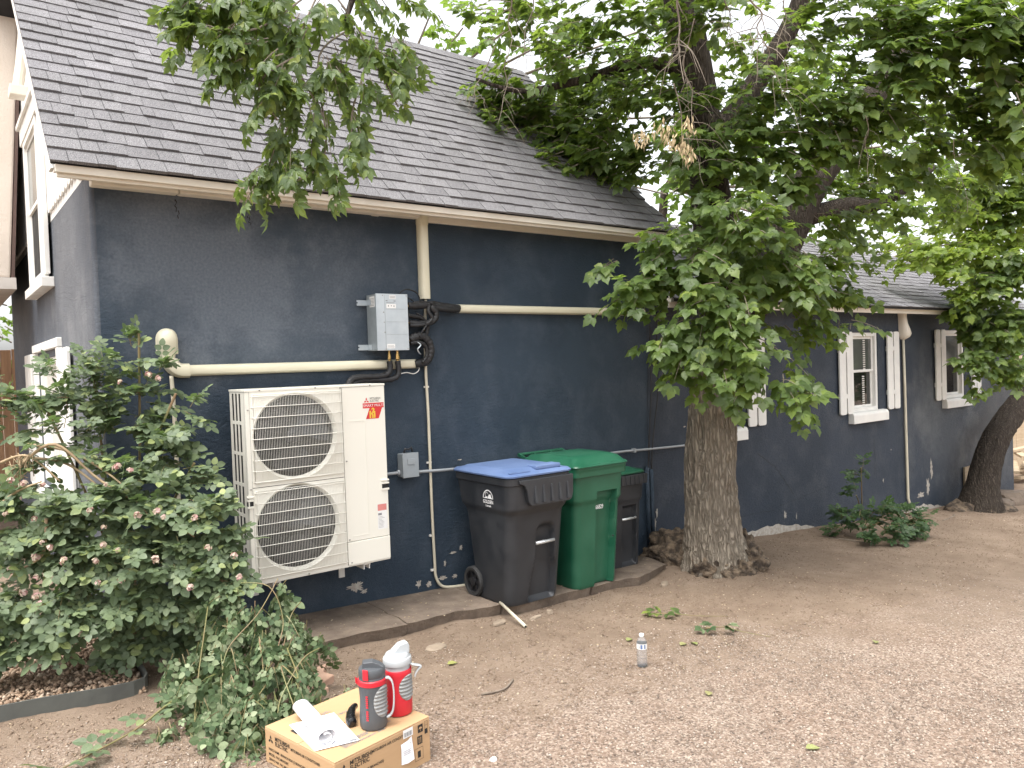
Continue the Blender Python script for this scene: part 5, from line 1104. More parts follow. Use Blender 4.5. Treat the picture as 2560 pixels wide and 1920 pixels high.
for (u0, u1, m_) in ((-.15, .28, 'lid_blue'), (-.75, -.45, 'lid_blue'), (.45, .6, 'ink_grey')):
    mb = MB(); mb.loft([[(1.82 + .0335 * math.cos(ab - u0 + (u0 - u1) * k / 4), -2.33 + .0335 * math.sin(ab - u0 + (u0 - u1) * k / 4), zw + z) for k in range(5)] for z in (.120, .147)], cap=False, closed=False); mb.build('label_print', MT[m_], wb)
mb = MB(); mb.lathe([(.0150, .192), (.0155, .194), (.0155, .206), (.0145, .208)], 20, Mw); mb.build('cap', MT['white_print'], wb, True)
def rock(name, x, y, sx, sy, sz, m, label, cat, rot=0, seed=0, zoff=0, group=None):
    bm = bmesh.new(); bmesh.ops.create_icosphere(bm, subdivisions=3, radius=1); z = gz1(x, y) + zoff
    for v in bm.verts:
        n_ = noise.noise(v.co * 1.6 + V((seed, seed * 2, 0))) * .28 + noise.noise(v.co * 4 + V((seed, 0, 3))) * .09; v.co *= 1 + n_
        v.co = V((max(-.85, min(.85, v.co.x)), max(-.85, min(.85, v.co.y)), max(-.7, min(.7, v.co.z))))
    M_ = Matrix.Translation((x, y, z + sz * .35)) @ Matrix.Rotation(rot, 4, 'Z') @ Matrix.Diagonal((sx, sy, sz, 1)); bmesh.ops.transform(bm, matrix=M_, verts=bm.verts)
    me = bpy.data.meshes.new(name); bm.to_mesh(me); bm.free(); o = link_mesh(name, me, MT[m]); smooth_angle(me, .5); return setp(o, label, cat, group)
MT['sandstone'] = mat('pink_sandstone', (.46, .30, .22), (.38, .24, .17), .85, 8, .4, 50, .005)
rock('flagstone', .99, -1.20, .085, .065, .018, 'rubble', 'round flat stone half sunk in the dirt below the slab', 'stone', .4, 2)
# angular sandstone slab near the clippings
fs_ = setp(MB().prism([(-.08, -1.42), (-.10, -1.60), (.03, -1.62), (.03, -1.53), (.13, -1.47), (.10, -1.38), (.17, -1.27), (.08, -1.29), (.0, -1.33)], gz1(.02, -1.45) - .02, gz1(.02, -1.45) + .035, 'z').build('sandstone_slab', MT['sandstone'], None, bevel=.006), 'broken pink sandstone slab between the clippings and the box', 'stone')
rock('rubble_piece', 3.66, -.88, .075, .035, .022, 'rubble', 'pale lump of rubble on the dirt near the slab tip', 'stone', .5, 7)
rock('rubble_piece', 2.05, -.97, .08, .024, .018, 'rubble', 'long flat rubble piece below the charcoal bin', 'stone', .25, 9)
rock('rubble_piece', 2.23, -.93, .03, .028, .03, 'rubble', 'small upright rubble chunk at the slab edge by the green bin', 'stone', .9, 11)
rock('rubble_piece', 1.74, -.90, .07, .035, .03, 'rubble', 'rubble piece tucked under the slab edge left of the pipe offcut', 'stone', .1, 13)
rock('pebble', .32, -2.80, .018, .016, .014, 'white', 'single white pebble on the gravel in the foreground', 'stone', 0, 17)
pv = thing('pipe_offcut', (1.84, -.98, gz1(1.84, -.98)), 'short ivory pipe offcut leaning off the slab edge', 'pipe offcut')
mb = MB(); mb.tube([(1.905, -.70, z_pad(1.9) + .014), (1.80, -1.16, gz1(1.8, -1.16) + .012)], .0125, 14); mb.build('tube', MT['duct_thin'], pv, True)
mb = MB(); dirn = (V((1.80, -1.16, gz1(1.8, -1.16) + .012)) - V((1.905, -.70, z_pad(1.9) + .014))).normalized(); pe = V((1.80, -1.16, gz1(1.8, -1.16) + .012)); mb.tube([pe + dirn * .0005, pe + dirn * .0015], .009, 12); mb.build('bore', MT['dark'], pv)
# ------------------------------------------------ far right: step blocks, board, lumber, fence
rock('stone_block', 12.05, -.58, .26, .22, .13, 'concrete', 'rough stone block beside the leaning tree foot', 'stone', .3, 21)
rock('stone_block', 12.75, -.45, .34, .28, .20, 'concrete', 'larger rough stone block nearest the far house corner', 'stone', -.2, 23)
setp(MB().box(12.08, 12.42, -.045, -.012, -1.1, -.54).build('plywood_piece', MT['wood_pale'], None, bevel=.004), 'tan plywood piece leaning on the wall behind the leaning trunk', 'board')
lp = random.Random(5)
for k in range(11):
    x, y = 16.6 + lp.uniform(-.6, 1.2), 1.0 + lp.uniform(-.3, .9); z = -1.42 + .075 * k; a = lp.uniform(-.5, .5); L_ = lp.uniform(1.2, 2.2)
    o = MB().box(-L_ / 2, L_ / 2, -.07, .07, -.025, .025, Matrix.Translation((x, y, z)) @ Matrix.Rotation(a, 4, 'Z') @ Matrix.Rotation(lp.uniform(-.05, .05), 4, 'Y')).build('lumber_plank', MT['wood_pale'])
    setp(o, 'loose pale plank in the lumber heap beyond the far corner', 'plank', 'planks in the lumber heap')
def fence(name, p0, p1, h, label, bw=.14, m='wood_fence', zb=None):
    p0, p1 = V(p0), V(p1); n = int((p1 - p0).length / bw); d = (p1 - p0).normalized(); zz = gz1(p0.x, p0.y) if zb is None else zb
    f = thing(name, (p0.x, p0.y, zz), label, 'fence')
    Mf = frame((p0.x, p0.y, zz), (d.x, d.y, 0), (-d.y, d.x, 0), (0, 0, 1)); mshs = []
    mb = MB(); mb.box(0, bw - .006, -.01, .01, -.1, h); me = mb.mesh('fence_board', bevel=.003); me.materials.append(MT[m])
    for k in range(n): inst('fence_board', me, Mf @ Matrix.Translation((k * bw, random.uniform(-.003, .003), random.uniform(-.02, .02))), f)
    mb = MB(); L_ = n * bw; [mb.box(0, L_, .011, .05, z, z + .09, Mf) for z in (.25, h - .35)]; mb.build('rail', MT[m], f)
fence('wooden_fence', (-3.6, 8.2), (-.2, 7.6), 2.0, 'brown board fence seen left past the gable end')
fence('wooden_fence', (17.5, 2.6), (23.5, -1.0), 2.0, 'sunlit board fence beyond the far end of the wing', m='wood_pale')

for o in bpy.data.objects:
    if o.type == 'MESH' and o.parent and any(k in o.name for k in ('print', 'lettering', 'screws', '_text', 'bars')): o['kind'] = 'stuff'

# ================================================================== TREES AND PLANTS
FD = 1920.0 / 2560.0 * 2212.0                       # focal length in units of the 2212-wide layout sketch
def at(x, y, D):
    return CAM + (CF + CR * ((x - 1106) / FD) - CU * ((y - 829.5) / FD)) * D
def nrm(a): return a / (np.linalg.norm(a, axis=-1, keepdims=True) + 1e-9)

def leaflet(L, W, droop=.10, fold=.12, o=(0, 0), ang=0., lobes=True):
    mid = [(0, 0), (.33, 0), (.66, 0), (1, 0)]
    outl = [(.13, .30), (.34, .54), (.47, .42), (.58, .50), (.80, .20)] if lobes else [(.12, .38), (.34, .52), (.55, .50), (.74, .36), (.9, .17)]
    vs, fs = [], []
    def P(x, y): 
        z = -droop * x * x * L - 0 + fold * abs(y) * W
        X, Y = x * L, y * W; c, s = math.cos(ang), math.sin(ang); return (o[0] + X * c - Y * s, o[1] + X * s + Y * c, z)
    vs += [P(*m_) for m_ in mid]
    for sg in (1, -1):
        b = len(vs); vs += [P(x, y * sg) for x, y in outl]
        T = [(0, 1, b), (b, 1, b + 1), (1, 2, b + 1), (b + 1, 2, b + 2), (b + 2, 2, b + 3), (2, 3, b + 4), (b + 3, 2, b + 4)]
        fs += T if sg == 1 else [(a, c_, b_) for a, b_, c_ in T]
    return vs, fs
def join(parts):
    vs, fs = [], []
    for v, f in parts: n = len(vs); vs += v; fs += [tuple(n + i for i in t) for t in f]
    return np.array(vs, float), np.array(fs, int)
def petiole(x0, x1, w=.006): return [(x0, -w, 0), (x1, 0, 0), (x0, w, 0)], [(0, 1, 2)]
# boxelder: three (or five) pointed leaflets on a stalk; unit = leaflet length
T_MAPLE = join([leaflet(1, .72, .22, .22, (.62, 0)), leaflet(.82, .55, .2, .2, (.55, .02), 1.0), leaflet(.82, .55, .2, .2, (.55, -.02), -1.0), petiole(0, .62, .014)])
T_HANG = join([leaflet(1, .50, .30, .25, (.60, 0)), leaflet(.9, .42, .32, .25, (.52, .02), .75), leaflet(.9, .42, .32, .25, (.52, -.02), -.75), leaflet(.7, .34, .3, .25, (.30, -.02), -1.05), leaflet(.7, .34, .3, .25, (.30, .02), 1.05), petiole(0, .62, .012)])
T_ROSE = join([leaflet(1, .72, .12, .14, (1.5, 0), 0, False), leaflet(.95, .68, .12, .14, (1.15, .05), 1.15, False), leaflet(.95, .68, .12, .14, (1.15, -.05), -1.15, False), leaflet(.8, .58, .1, .14, (.55, .05), 1.3, False), leaflet(.8, .58, .1, .14, (.55, -.05), -1.3, False), petiole(0, 1.5, .035)])
def tri_leaf(L, W, o=(0, 0), ang=0.):
    c, s = math.cos(ang), math.sin(ang); P = lambda x, y, z: (o[0] + x * L * c - y * W * s, o[1] + x * L * s + y * W * c, z)
    return [P(0, 0, 0), P(.45, .5, .06), P(1, 0, -.12), P(.45, -.5, .06)], [(0, 2, 1), (0, 3, 2)]
T_FAR = join([tri_leaf(1, .75, (.3, 0)), tri_leaf(.85, .6, (.25, 0), 1.1), tri_leaf(.85, .6, (.25, 0), -1.1)])

class Foliage:
    """leaf frames and twig polylines gathered for one plant"""
    def __init__(s): s.p = []; s.x = []; s.n = []; s.s = []; s.tw = MB()
    def leaf(s, p, ax, nm, sc): s.p.append(p); s.x.append(ax); s.n.append(nm); s.s.append(sc)
    def frames(s):
        p = np.array(s.p); x = nrm(np.array(s.x)); n = np.array(s.n); n = nrm(n - x * np.sum(n * x, -1, keepdims=True)); y = np.cross(n, x); sc = np.array(s.s)
        m = np.zeros((len(p), 3, 4)); m[:, :, 0] = x * sc[:, None]; m[:, :, 1] = y * sc[:, None]; m[:, :, 2] = n * sc[:, None]; m[:, :, 3] = p; return m
R_ = random.Random(11)
def rv(s=1.0): return V((R_.gauss(0, s), R_.gauss(0, s), R_.gauss(0, s)))
def cluster(F, c, R, n, size, droop=.5, per=7, hub=None, tw=.32, flat=.8, nup=1.0, tr=.0028, jitter=.35, face=None, shell=.55):
    """n leafy twigs spread through a blob of radius R about c"""
    c = V(c)
    for _ in range(n):
        d = rv(); d = d.normalized() if d.length > 0 else V((0, 0, 1)); rad = R * (shell + (1 - shell) * R_.random()) * R_.random() ** .25
        p = c + V((d.x, d.y, d.z * flat)) * rad
        out_ = (p - (hub if hub is not None else c)); out_.z *= .4; out_ = out_.normalized() if out_.length > 1e-6 else d
        dirn = (out_ * .8 + rv(.4) + V((0, 0, -.25 * droop))).normalized(); L_ = tw * R_.uniform(.6, 1.25)
        pts = [p + dirn * (L_ * t) + V((0, 0, -droop * .35 * L_ * t * t)) for t in (0, .25, .5, .75, 1)]
        F.tw.tube(pts, [tr * 1.6, tr * 1.4, tr * 1.2, tr, tr * .6], 3, cap=False)
        side0 = dirn.cross(V((0, 0, 1))); side0 = side0.normalized() if side0.length > .1 else V((1, 0, 0))
        k = 0
        while k < per:
            t = (k + 1) / per; q = p + dirn * (L_ * t) + V((0, 0, -droop * .35 * L_ * t * t))
            sg = 1 if k % 2 else -1
            ax = side0 * sg * (.85 if k < per - 1 else .1) + dirn * (.55 if k < per - 1 else 1) + rv(.22) + V((0, 0, -droop * R_.uniform(.3, 1.0)))
            nm = V((0, 0, nup)) + rv(jitter) + dirn * .15
            if face is not None: nm = nm + face * .45
            F.leaf(q, ax, nm, size * R_.uniform(.65, 1.2)); k += 1
def finish(F, parent, tmpl, leafm, twigm, name='crown', single=0, lname='leaf', twname='twigs'):
    m = F.frames(); order = None
    tv, tf = tmpl; off = np.array(ORG[parent]); keep = np.ones(len(m), bool); pick = []
    if single:
        rel = m[:, :, 3] - np.array(CAM); dz = rel @ np.array(CF); sx = (rel @ np.array(CR)) / dz * .75 + .5; sy = .5 - (rel @ np.array(CU)) / dz
        inside = (dz > 0) & (sx > .01) & (sx < .99) & (sy > .01) & (sy < .99)
        key = np.where(inside, np.array(F.s) / np.maximum(dz, .1), -1); pick = np.argsort(-key)[:single]; keep[pick] = False
    mm = m[keep].copy(); mm[:, :, 3] -= off
    me = scatter_mesh(name, tv, tf, mm); o = link_mesh(name, me, MT[leafm], parent); o['kind'] = 'stuff'
    if single:
        lm = bpy.data.meshes.new(lname); lm.from_pydata([tuple(v) for v in tv], [], [tuple(t) for t in tf]); lm.materials.append(MT[leafm])
        for i in pick:
            M_ = Matrix.Identity(4)
            for r in range(3):
                for c in range(4): M_[r][c] = m[i, r, c]
            inst(lname, lm, M_, o)
    if F.tw.v:
        t = F.tw.build(twname, MT[twigm], parent); t['kind'] = 'stuff'
    return o
def limb(mb, pts, rs, seg=20, k=6, amp=.05, seed=0):
    sp = smooth_path(pts, k); n = len(sp); rr_ = []
    for i in range(n):
        t = i / (n - 1) * (len(rs) - 1); a = int(min(t, len(rs) - 2)); rr_.append(rs[a] + (rs[a + 1] - rs[a]) * (t - a))
    b = len(mb.v); mb.tube(sp, rr_, seg)
    for j in range(n):
        for q in range(seg):
            v = V(mb.v[b + j * seg + q]); d = v - sp[j]; mb.v[b + j * seg + q] = (sp[j] + d * (1 + amp * noise.noise(V((q * .9, j * .35, seed))) + amp * .6 * (1 - abs(noise.noise(V((q * 1.7, j * .25, seed + 9))) * 2)))) [:]

# ------------------------------------------------ big boxelder by the bins
TB = V((4.42, -.85, gz1(4.42, -.85)))
tree = thing('boxelder_tree', TB, 'big tree with furrowed trunk and three-leaflet foliage right of the bins', 'tree')
def trunk_mesh(path, rads, seg, step, ridge, seed, lump, zl):
    """bark with interlaced ridges; lumps below height zl"""
    sp = []
    P_ = smooth_path(path, 40); acc = 0; last = P_[0]; rs = []
    n = len(P_)
    for i, p in enumerate(P_):
        t = i / (n - 1) * (len(rads) - 1); a = int(min(t, len(rads) - 2)); r = rads[a] + (rads[a + 1] - rads[a]) * (t - a)
        if i == 0 or (p - last).length >= step: sp.append(p); rs.append(r); last = p
    rings = []
    for i, (p, r) in enumerate(zip(sp, rs)):
        tg = (sp[min(i + 1, len(sp) - 1)] - sp[max(i - 1, 0)]).normalized(); u = tg.cross(V((0, 1, 0))).normalized(); w = tg.cross(u); ring = []
        for k in range(seg):
            a = 2 * math.pi * k / seg; d = u * math.cos(a) + w * math.sin(a); zz = i * step
            q = V((math.cos(a) * r * 15, math.sin(a) * r * 15, zz * 3.6 + seed)) + V((1, 1, .3)) * (.5 * noise.noise(V((math.cos(a) * r * 4, math.sin(a) * r * 4, zz * 5))))
            rg = 1 - 2.2 * abs(noise.noise(q)); rg2 = 1 - 2 * abs(noise.noise(q * 2.1 + V((5, 5, 5))))
            dd = ridge * (max(-.7, rg) + .35 * rg2) + .015 * noise.noise(V((math.cos(a), math.sin(a), zz * 1.2)))
            f = max(0, 1 - (p.z - path[0][2]) / zl); 
            if f > 0:
                dd += lump * f ** 1.2 * (.5 * noise.noise(V((math.cos(a) * 2.2, math.sin(a) * 2.2, zz * 4 + 3))) + .5 * abs(noise.noise(V((math.cos(a) * 6, math.sin(a) * 6, zz * 11)))) + .25 * noise.noise(V((math.cos(a) * 14, math.sin(a) * 14, zz * 24))))
            ring.append(p + d * (r + dd))
        rings.append(ring)
    mb = MB(); mb.loft(rings); return mb
mb = trunk_mesh([(4.44, -.85, -.82), (4.42, -.87, -.60), (4.40, -.86, -.30), (4.405, -.85, .05), (4.414, -.85, .41), (4.469, -.85, .86), (4.525, -.85, 1.32), (4.68, -.86, 1.72), (4.86, -.87, 1.98)], [.46, .33, .255, .230, .222, .216, .214, .22, .225], 150, .017, .027, 0, .26, .45)
mb.build('trunk', MT['bark'], tree, True)
def burl(name, parent, c, s, seed, m, sub=5):
    bm = bmesh.new(); bmesh.ops.create_icosphere(bm, subdivisions=sub, radius=1)
    for v in bm.verts:
        k = 1 + .34 * noise.noise(v.co * 1.4 + V((seed, 0, 0))) + .26 * (abs(noise.noise(v.co * 2.6 + V((0, seed, 0)))) * 2 - .5) + .10 * (abs(noise.noise(v.co * 6 + V((seed, 3, 0)))) - .2) + .05 * noise.noise(v.co * 14 + V((seed, 1, 0)))
        v.co = V((v.co.x * s[0], v.co.y * s[1], v.co.z * s[2])) * k + V(c) - ORG[parent]
    me = bpy.data.meshes.new(name); bm.to_mesh(me); bm.free(); return link_mesh(name, me, MT[m], parent, True)
MT['root'] = mat('gnarled_root', (.185, .135, .09), (.042, .03, .021), .9, 13, 1.0, 34, .04, lo=.36, hi=.60, detail=6)
for c, s, sd_ in (((4.40, -.42, -.56), (.24, .34, .22), 1), ((4.28, -.55, -.60), (.16, .2, .16), 2), ((4.42, -1.12, -.62), (.22, .16, .16), 3), ((4.62, -1.12, -.60), (.17, .17, .22), 4), ((4.20, -.92, -.62), (.16, .22, .15), 5), ((4.75, -.95, -.58), (.14, .16, .26), 6), ((4.36, -.15, -.62), (.2, .12, .12), 8)):
    burl('root_burl', tree, c, s, sd_ * 3.7, 'root')
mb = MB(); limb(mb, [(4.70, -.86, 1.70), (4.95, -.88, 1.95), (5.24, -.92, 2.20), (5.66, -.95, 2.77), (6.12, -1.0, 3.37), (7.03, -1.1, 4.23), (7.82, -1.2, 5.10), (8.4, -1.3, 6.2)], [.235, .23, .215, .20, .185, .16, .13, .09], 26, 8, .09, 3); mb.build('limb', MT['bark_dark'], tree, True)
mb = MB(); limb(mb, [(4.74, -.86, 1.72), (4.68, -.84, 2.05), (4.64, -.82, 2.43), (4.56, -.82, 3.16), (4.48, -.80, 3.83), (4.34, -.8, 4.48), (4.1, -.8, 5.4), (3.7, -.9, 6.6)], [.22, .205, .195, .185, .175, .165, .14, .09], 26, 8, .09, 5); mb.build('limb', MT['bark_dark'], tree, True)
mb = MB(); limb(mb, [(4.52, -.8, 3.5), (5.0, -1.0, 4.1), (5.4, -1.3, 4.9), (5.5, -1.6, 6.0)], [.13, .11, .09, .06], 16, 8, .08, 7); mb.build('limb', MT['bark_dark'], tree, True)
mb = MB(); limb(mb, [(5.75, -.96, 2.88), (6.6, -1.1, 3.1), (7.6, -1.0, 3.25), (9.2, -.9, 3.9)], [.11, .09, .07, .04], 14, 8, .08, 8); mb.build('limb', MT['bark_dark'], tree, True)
# bough reaching left over the roof to the hanging sprays, and one lying on the roof
hgp = [(4.1, -.8, 5.3), (3.0, -1.2, 5.6), (1.9, -1.5, 5.3), (1.0, -1.6, 4.6), (.55, -1.55, 4.0), (.35, -1.5, 3.5)]
mb = MB(); limb(mb, hgp, [.10, .08, .06, .045, .03, .012], 12, 8, .06, 9); mb.build('limb', MT['bark_dark'], tree, True)
rfp = [(4.42, -.8, 4.2), (4.0, -.5, 4.35), (3.5, -.1, 4.2), (3.1, .3, 4.15), (2.7, .5, 4.25)]
mb = MB(); limb(mb, rfp, [.07, .055, .04, .025, .012], 10, 8, .06, 10); mb.build('limb', MT['bark_dark'], tree, True)

F = Foliage(); hub = V((4.6, -.85, 3.0)); face = (CAM - V((4.4, -1, 2))).normalized()
def C(x, y, r, D, dens=1.0, size=.104, droop=.55, **kw):
    up = y < 460; R = r * D / FD; n = max(2, int((70 if up else 46) * dens * (R / .55) ** 2)); cluster(F, at(x, y - (8 if up else 30), D), R * (1.0 if up else .85), n, size, droop, 7, hub, .28, .85, face=face, **kw)
for a in [(1480, 570, 105, 6.8), (1610, 500, 110, 6.7), (1700, 600, 110, 6.9), (1560, 680, 110, 6.6), (1410, 640, 75, 6.8, .9), (1345, 655, 40, 6.8, .8), (1330, 590, 35, 6.9, .6), (1460, 760, 85, 6.65), (1590, 775, 85, 6.55, .9), (1700, 730, 65, 7.2, .8), (1790, 640, 70, 7.3, .9), (1825, 730, 40, 7.1, .8), (1690, 860, 50, 6.5, .7), (1590, 850, 45, 6.5, .8), (1480, 825, 45, 6.6, .7), (1735, 885, 30, 6.5, .6), (1640, 600, 120, 7.4, .9), (1520, 470, 90, 7.2, .8), (1690, 810, 45, 6.9, .6),
          (1560, 330, 120, 7.2, .8), (1700, 330, 120, 7.0, .8), (1820, 480, 85, 7.3, .6), (1780, 230, 110, 6.8, .8), (1640, 190, 95, 6.9, .6), (1480, 240, 80, 7.3, .5), (1380, 190, 85, 7.4, .7), (1250, 110, 85, 7.4, .6), (1330, 60, 80, 7.2, .5), (1480, 40, 90, 7.0, .6), (1560, 60, 60, 6.8, .4), (1760, 60, 95, 6.7, .6), (1880, 210, 100, 6.6, .7), (1960, 90, 110, 6.3, .8), (2090, 60, 110, 6.1, .9), (2160, 190, 100, 6.1, .9), (2040, 220, 95, 6.5, .7), (2120, 320, 80, 6.4, .7), (1930, 340, 80, 6.8, .5), (2190, 60, 80, 6.0, .8), (1860, 30, 90, 6.5, .7), (1420, 350, 70, 7.8, .7), (1330, 320, 90, 8.0, .9), (1150, 30, 60, 7.4, .5), (1060, 50, 45, 7.3, .5)]:
    C(*a, size=.128 if a[0] > 1900 else .106)
# spray lying on the roof, shaded by the crown
for a in [(1090, 190, 50, 8.2, .9), (1130, 240, 75, 8.3, 1.1), (1215, 250, 85, 8.3, 1.1), (1290, 280, 80, 8.3, 1.0), (1200, 330, 45, 8.05, 1.0), (1190, 375, 40, 7.9, 1.1), (1250, 375, 40, 7.95, .9), (1340, 390, 35, 8.1, .6), (1330, 210, 80, 8.3, .8), (1080, 250, 40, 8.1, .8), (1110, 300, 30, 8.0, .8)]:
    C(*a)
# far side of the same crown, seen as a broken screen against the sky
for a in [(1240, 190, 100, 9.2, .35), (1440, 130, 120, 9.0, .3), (1600, 120, 120, 9.2, .25), (1720, 160, 120, 9.3, .3), (1900, 380, 120, 9.5, .3), (1980, 200, 130, 9.0, .35), (1500, 330, 110, 9.3, .35), (1600, 430, 100, 9.2, .4), (2050, 420, 90, 9.6, .35), (1860, 470, 70, 9.0, .4), (1800, 540, 60, 8.6, .6), (1870, 560, 45, 8.6, .4), (1930, 480, 60, 9.4, .35), (1820, 400, 90, 9.2, .4)]:
    C(*a)
for _ in range(12):  # unseen clusters overhead, added to shade the crown, wall and roof below
    d = rv(); d.normalize(); c = V((4.9 + 3.4 * d.x * R_.random() ** .4, -1.0 + 2.3 * d.y * R_.random() ** .4, 6.5 + 1.0 * d.z))
    cluster(F, c, .6, 9, .16, .5, 7, hub, .4, .7)
for _ in range(18):  # more unseen clusters, added above the roof to darken its right part
    cluster(F, V((3.7 + R_.gauss(0, .7), .4 + R_.gauss(0, .5), 6.2 + R_.random() * .6)), .55, 9, .16, .5, 7, hub, .4, .7)
crown = finish(F, tree, T_MAPLE, 'leaf_maple', 'twig', 'crown', 0)
# hanging sprays over the eave
F = Foliage(); hub = V((1.2, -1.6, 4.6))
def Hc(x, y, r, D, n): cluster(F, at(x, y - (62 if y > 180 else 50), D), r * (.62 if y > 180 else .72) * D / FD, max(2, int(n * (.30 if y > 180 else .40))), .080, 1.25, 6, at(700, -60, D), .17, .9, face=(CAM - at(x, y, D)).normalized() * .8, nup=.7, tr=.0022, jitter=.45, shell=.4)
for a in [(430, 30, 50, 4.2, 16), (500, 20, 80, 4.3, 30), (590, 40, 85, 4.4, 32), (430, 85, 45, 4.2, 14), (500, 110, 65, 4.2, 24), (570, 150, 70, 4.25, 28), (640, 110, 70, 4.4, 22), (520, 175, 40, 4.2, 10), (610, 215, 60, 4.3, 20), (660, 230, 60, 4.4, 18), (650, 290, 40, 4.35, 9), (700, 300, 50, 4.4, 14), (580, 265, 30, 4.25, 7), (600, 400, 42, 4.3, 16), (640, 375, 38, 4.35, 12), (570, 425, 25, 4.25, 8), (690, 380, 35, 4.4, 9), (770, 365, 45, 4.5, 11), (760, 300, 35, 4.5, 8), (740, 200, 60, 4.55, 16), (800, 150, 55, 4.6, 15), (840, 130, 40, 4.65, 9), (830, 215, 30, 4.6, 6), (790, 230, 45, 4.55, 11), (720, 60, 60, 4.5, 14), (780, 30, 50, 4.6, 12), (840, 40, 45, 4.7, 9), (730, 120, 45, 4.5, 8), (690, 170, 40, 4.4, 8), (620, 330, 25, 4.3, 4), (720, 420, 25, 4.45, 4)]:
    Hc(*a)
for pts in ([(700, -40, 4.6), (640, 120, 4.35), (700, 260, 4.42), (690, 360, 4.4), (610, 400, 4.3)], [(700, -40, 4.6), (560, 60, 4.3), (440, 60, 4.2)], [(700, -40, 4.6), (790, 100, 4.6), (760, 250, 4.5), (770, 360, 4.5)], [(640, 120, 4.35), (560, 180, 4.25), (600, 260, 4.3)], [(790, 100, 4.6), (860, 230, 4.6)], [(700, 260, 4.42), (690, 120, 4.5), (760, 60, 4.6)]):
    F.tw.tube(smooth_path([at(*p) for p in pts], 6), .006, 5)
finish(F, tree, T_HANG, 'leaf_hang', 'twig', 'hanging_spray', 300, 'leaf')
# dead twigs and dried seed bunches in front of the crown
dt = MB(); sm = []; rd = random.Random(4)
def deadtwig(x0, y0, x1, y1, D, r=.006, sub=8, bend=25):
    p = [at(x0 + (x1 - x0) * t + rd.uniform(-bend, bend) * math.sin(math.pi * t) * .4, y0 + (y1 - y0) * t, D + .1 * math.sin(3 * t)) for t in (0, .2, .4, .6, .8, 1)]
    p = smooth_path(p, 4); dt.tube(p, [r * (1 - .75 * i / len(p)) for i in range(len(p))], 5)
    for _ in range(sub):
        i = rd.randrange(3, len(p) - 2); a = p[i]; d = (CR * rd.uniform(-1, 1) - CU * rd.uniform(-.2, 1) + CF * rd.uniform(-.6, .6)).normalized(); L_ = rd.uniform(.1, .38)
        q = [a, a + d * L_ * .4 + rv(.02), a + d * L_ * .8 - CU * L_ * .15, a + d * L_ - CU * L_ * .35]; dt.tube(smooth_path(q, 3), [r * .45, r * .42, r * .4, r * .36, r * .33, r * .3, r * .28, r * .25, r * .22, r * .15][:len(smooth_path(q, 3))], 4, cap=False)
for a in [(1465, -30, 1478, 180, 6.2, .011, 10), (1478, 120, 1500, 300, 6.2, .006, 8), (1500, 40, 1470, 200, 6.3, .005, 8), (1455, 180, 1485, 340, 6.25, .006, 8), (1485, 300, 1520, 400, 6.3, .004, 3), (1620, -30, 1650, 120, 6.2, .010, 12, 40), (1650, 90, 1690, 210, 6.2, .005, 8), (1560, -20, 1590, 110, 6.3, .006, 8), (1700, -20, 1680, 130, 6.2, .006, 8), (1105, -20, 1095, 150, 6.8, .008, 8), (1095, 120, 1075, 270, 6.9, .006, 7), (1150, -20, 1130, 180, 6.9, .006, 7), (1070, 100, 1010, 250, 6.9, .006, 6), (780, 60, 745, 200, 4.7, .003, 6), (1870, 250, 1880, 400, 6.3, .004, 5), (2060, 300, 2090, 460, 6.2, .004, 6), (880, 60, 830, 190, 4.8, .003, 5)]:
    deadtwig(*a)
o = dt.build('dead_twigs', MT['twig'], tree, True); o['kind'] = 'stuff'
ts_v, ts_f = join([tri_leaf(1, .28)]); fr = []
SF = Foliage()
for (x, y, n) in [(1380, 290, 26), (1393, 300, 16), (1435, 275, 22), (1445, 300, 20), (1470, 300, 20), (1488, 270, 26), (1480, 315, 26), (1492, 335, 22), (1410, 285, 8)]:
    for _ in range(n): SF.leaf(at(x + rd.gauss(0, 7), y + rd.gauss(0, 10), 6.2 + rd.gauss(0, .04)), -CU + rv(.25), rv(1), rd.uniform(.045, .075))
mm = SF.frames(); mm[:, :, 3] -= np.array(TB); me = scatter_mesh('dried_seeds', ts_v, ts_f, mm); o = link_mesh('dried_seeds', me, MT['samara'], tree); o['kind'] = 'stuff'

# ------------------------------------------------ leaning tree at the far end
T2 = V((11.5, -.5, gz1(11.5, -.5)))
tr2 = thing('leaning_tree', T2, 'dark trunked tree leaning right at the far end of the wing', 'tree')
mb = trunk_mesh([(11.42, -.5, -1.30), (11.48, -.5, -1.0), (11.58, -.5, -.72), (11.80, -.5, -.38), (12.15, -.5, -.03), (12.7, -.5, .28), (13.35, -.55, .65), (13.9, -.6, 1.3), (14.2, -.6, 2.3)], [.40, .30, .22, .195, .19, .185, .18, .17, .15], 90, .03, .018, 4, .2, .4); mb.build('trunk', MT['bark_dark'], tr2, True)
for c, s, sd_ in (((11.15, -.35, -1.14), (.32, .25, .2), 1), ((11.72, -.68, -1.17), (.26, .2, .17), 2), ((11.4, -.65, -1.15), (.28, .2, .17), 3)): burl('root_burl', tr2, c, s, sd_ * 5.1 + 20, 'root', 3)
mb = MB(); limb(mb, [(14.1, -.6, 2.0), (14.0, -.7, 3.2), (13.4, -.9, 4.4), (12.8, -1, 5.6)], [.15, .13, .1, .06], 14, 8, .07, 12); mb.build('limb', MT['bark_dark'], tr2, True)
mb = MB(); limb(mb, [(13.9, -.6, 1.3), (13.2, -1.0, 1.9), (12.4, -1.2, 2.2), (11.5, -1.3, 2.5)], [.09, .07, .05, .03], 12, 8, .07, 13); mb.build('limb', MT['bark_dark'], tr2, True)
F = Foliage(); hub = V((13.6, -.7, 2.5)); face = (CAM - V((12, -1, 2))).normalized()
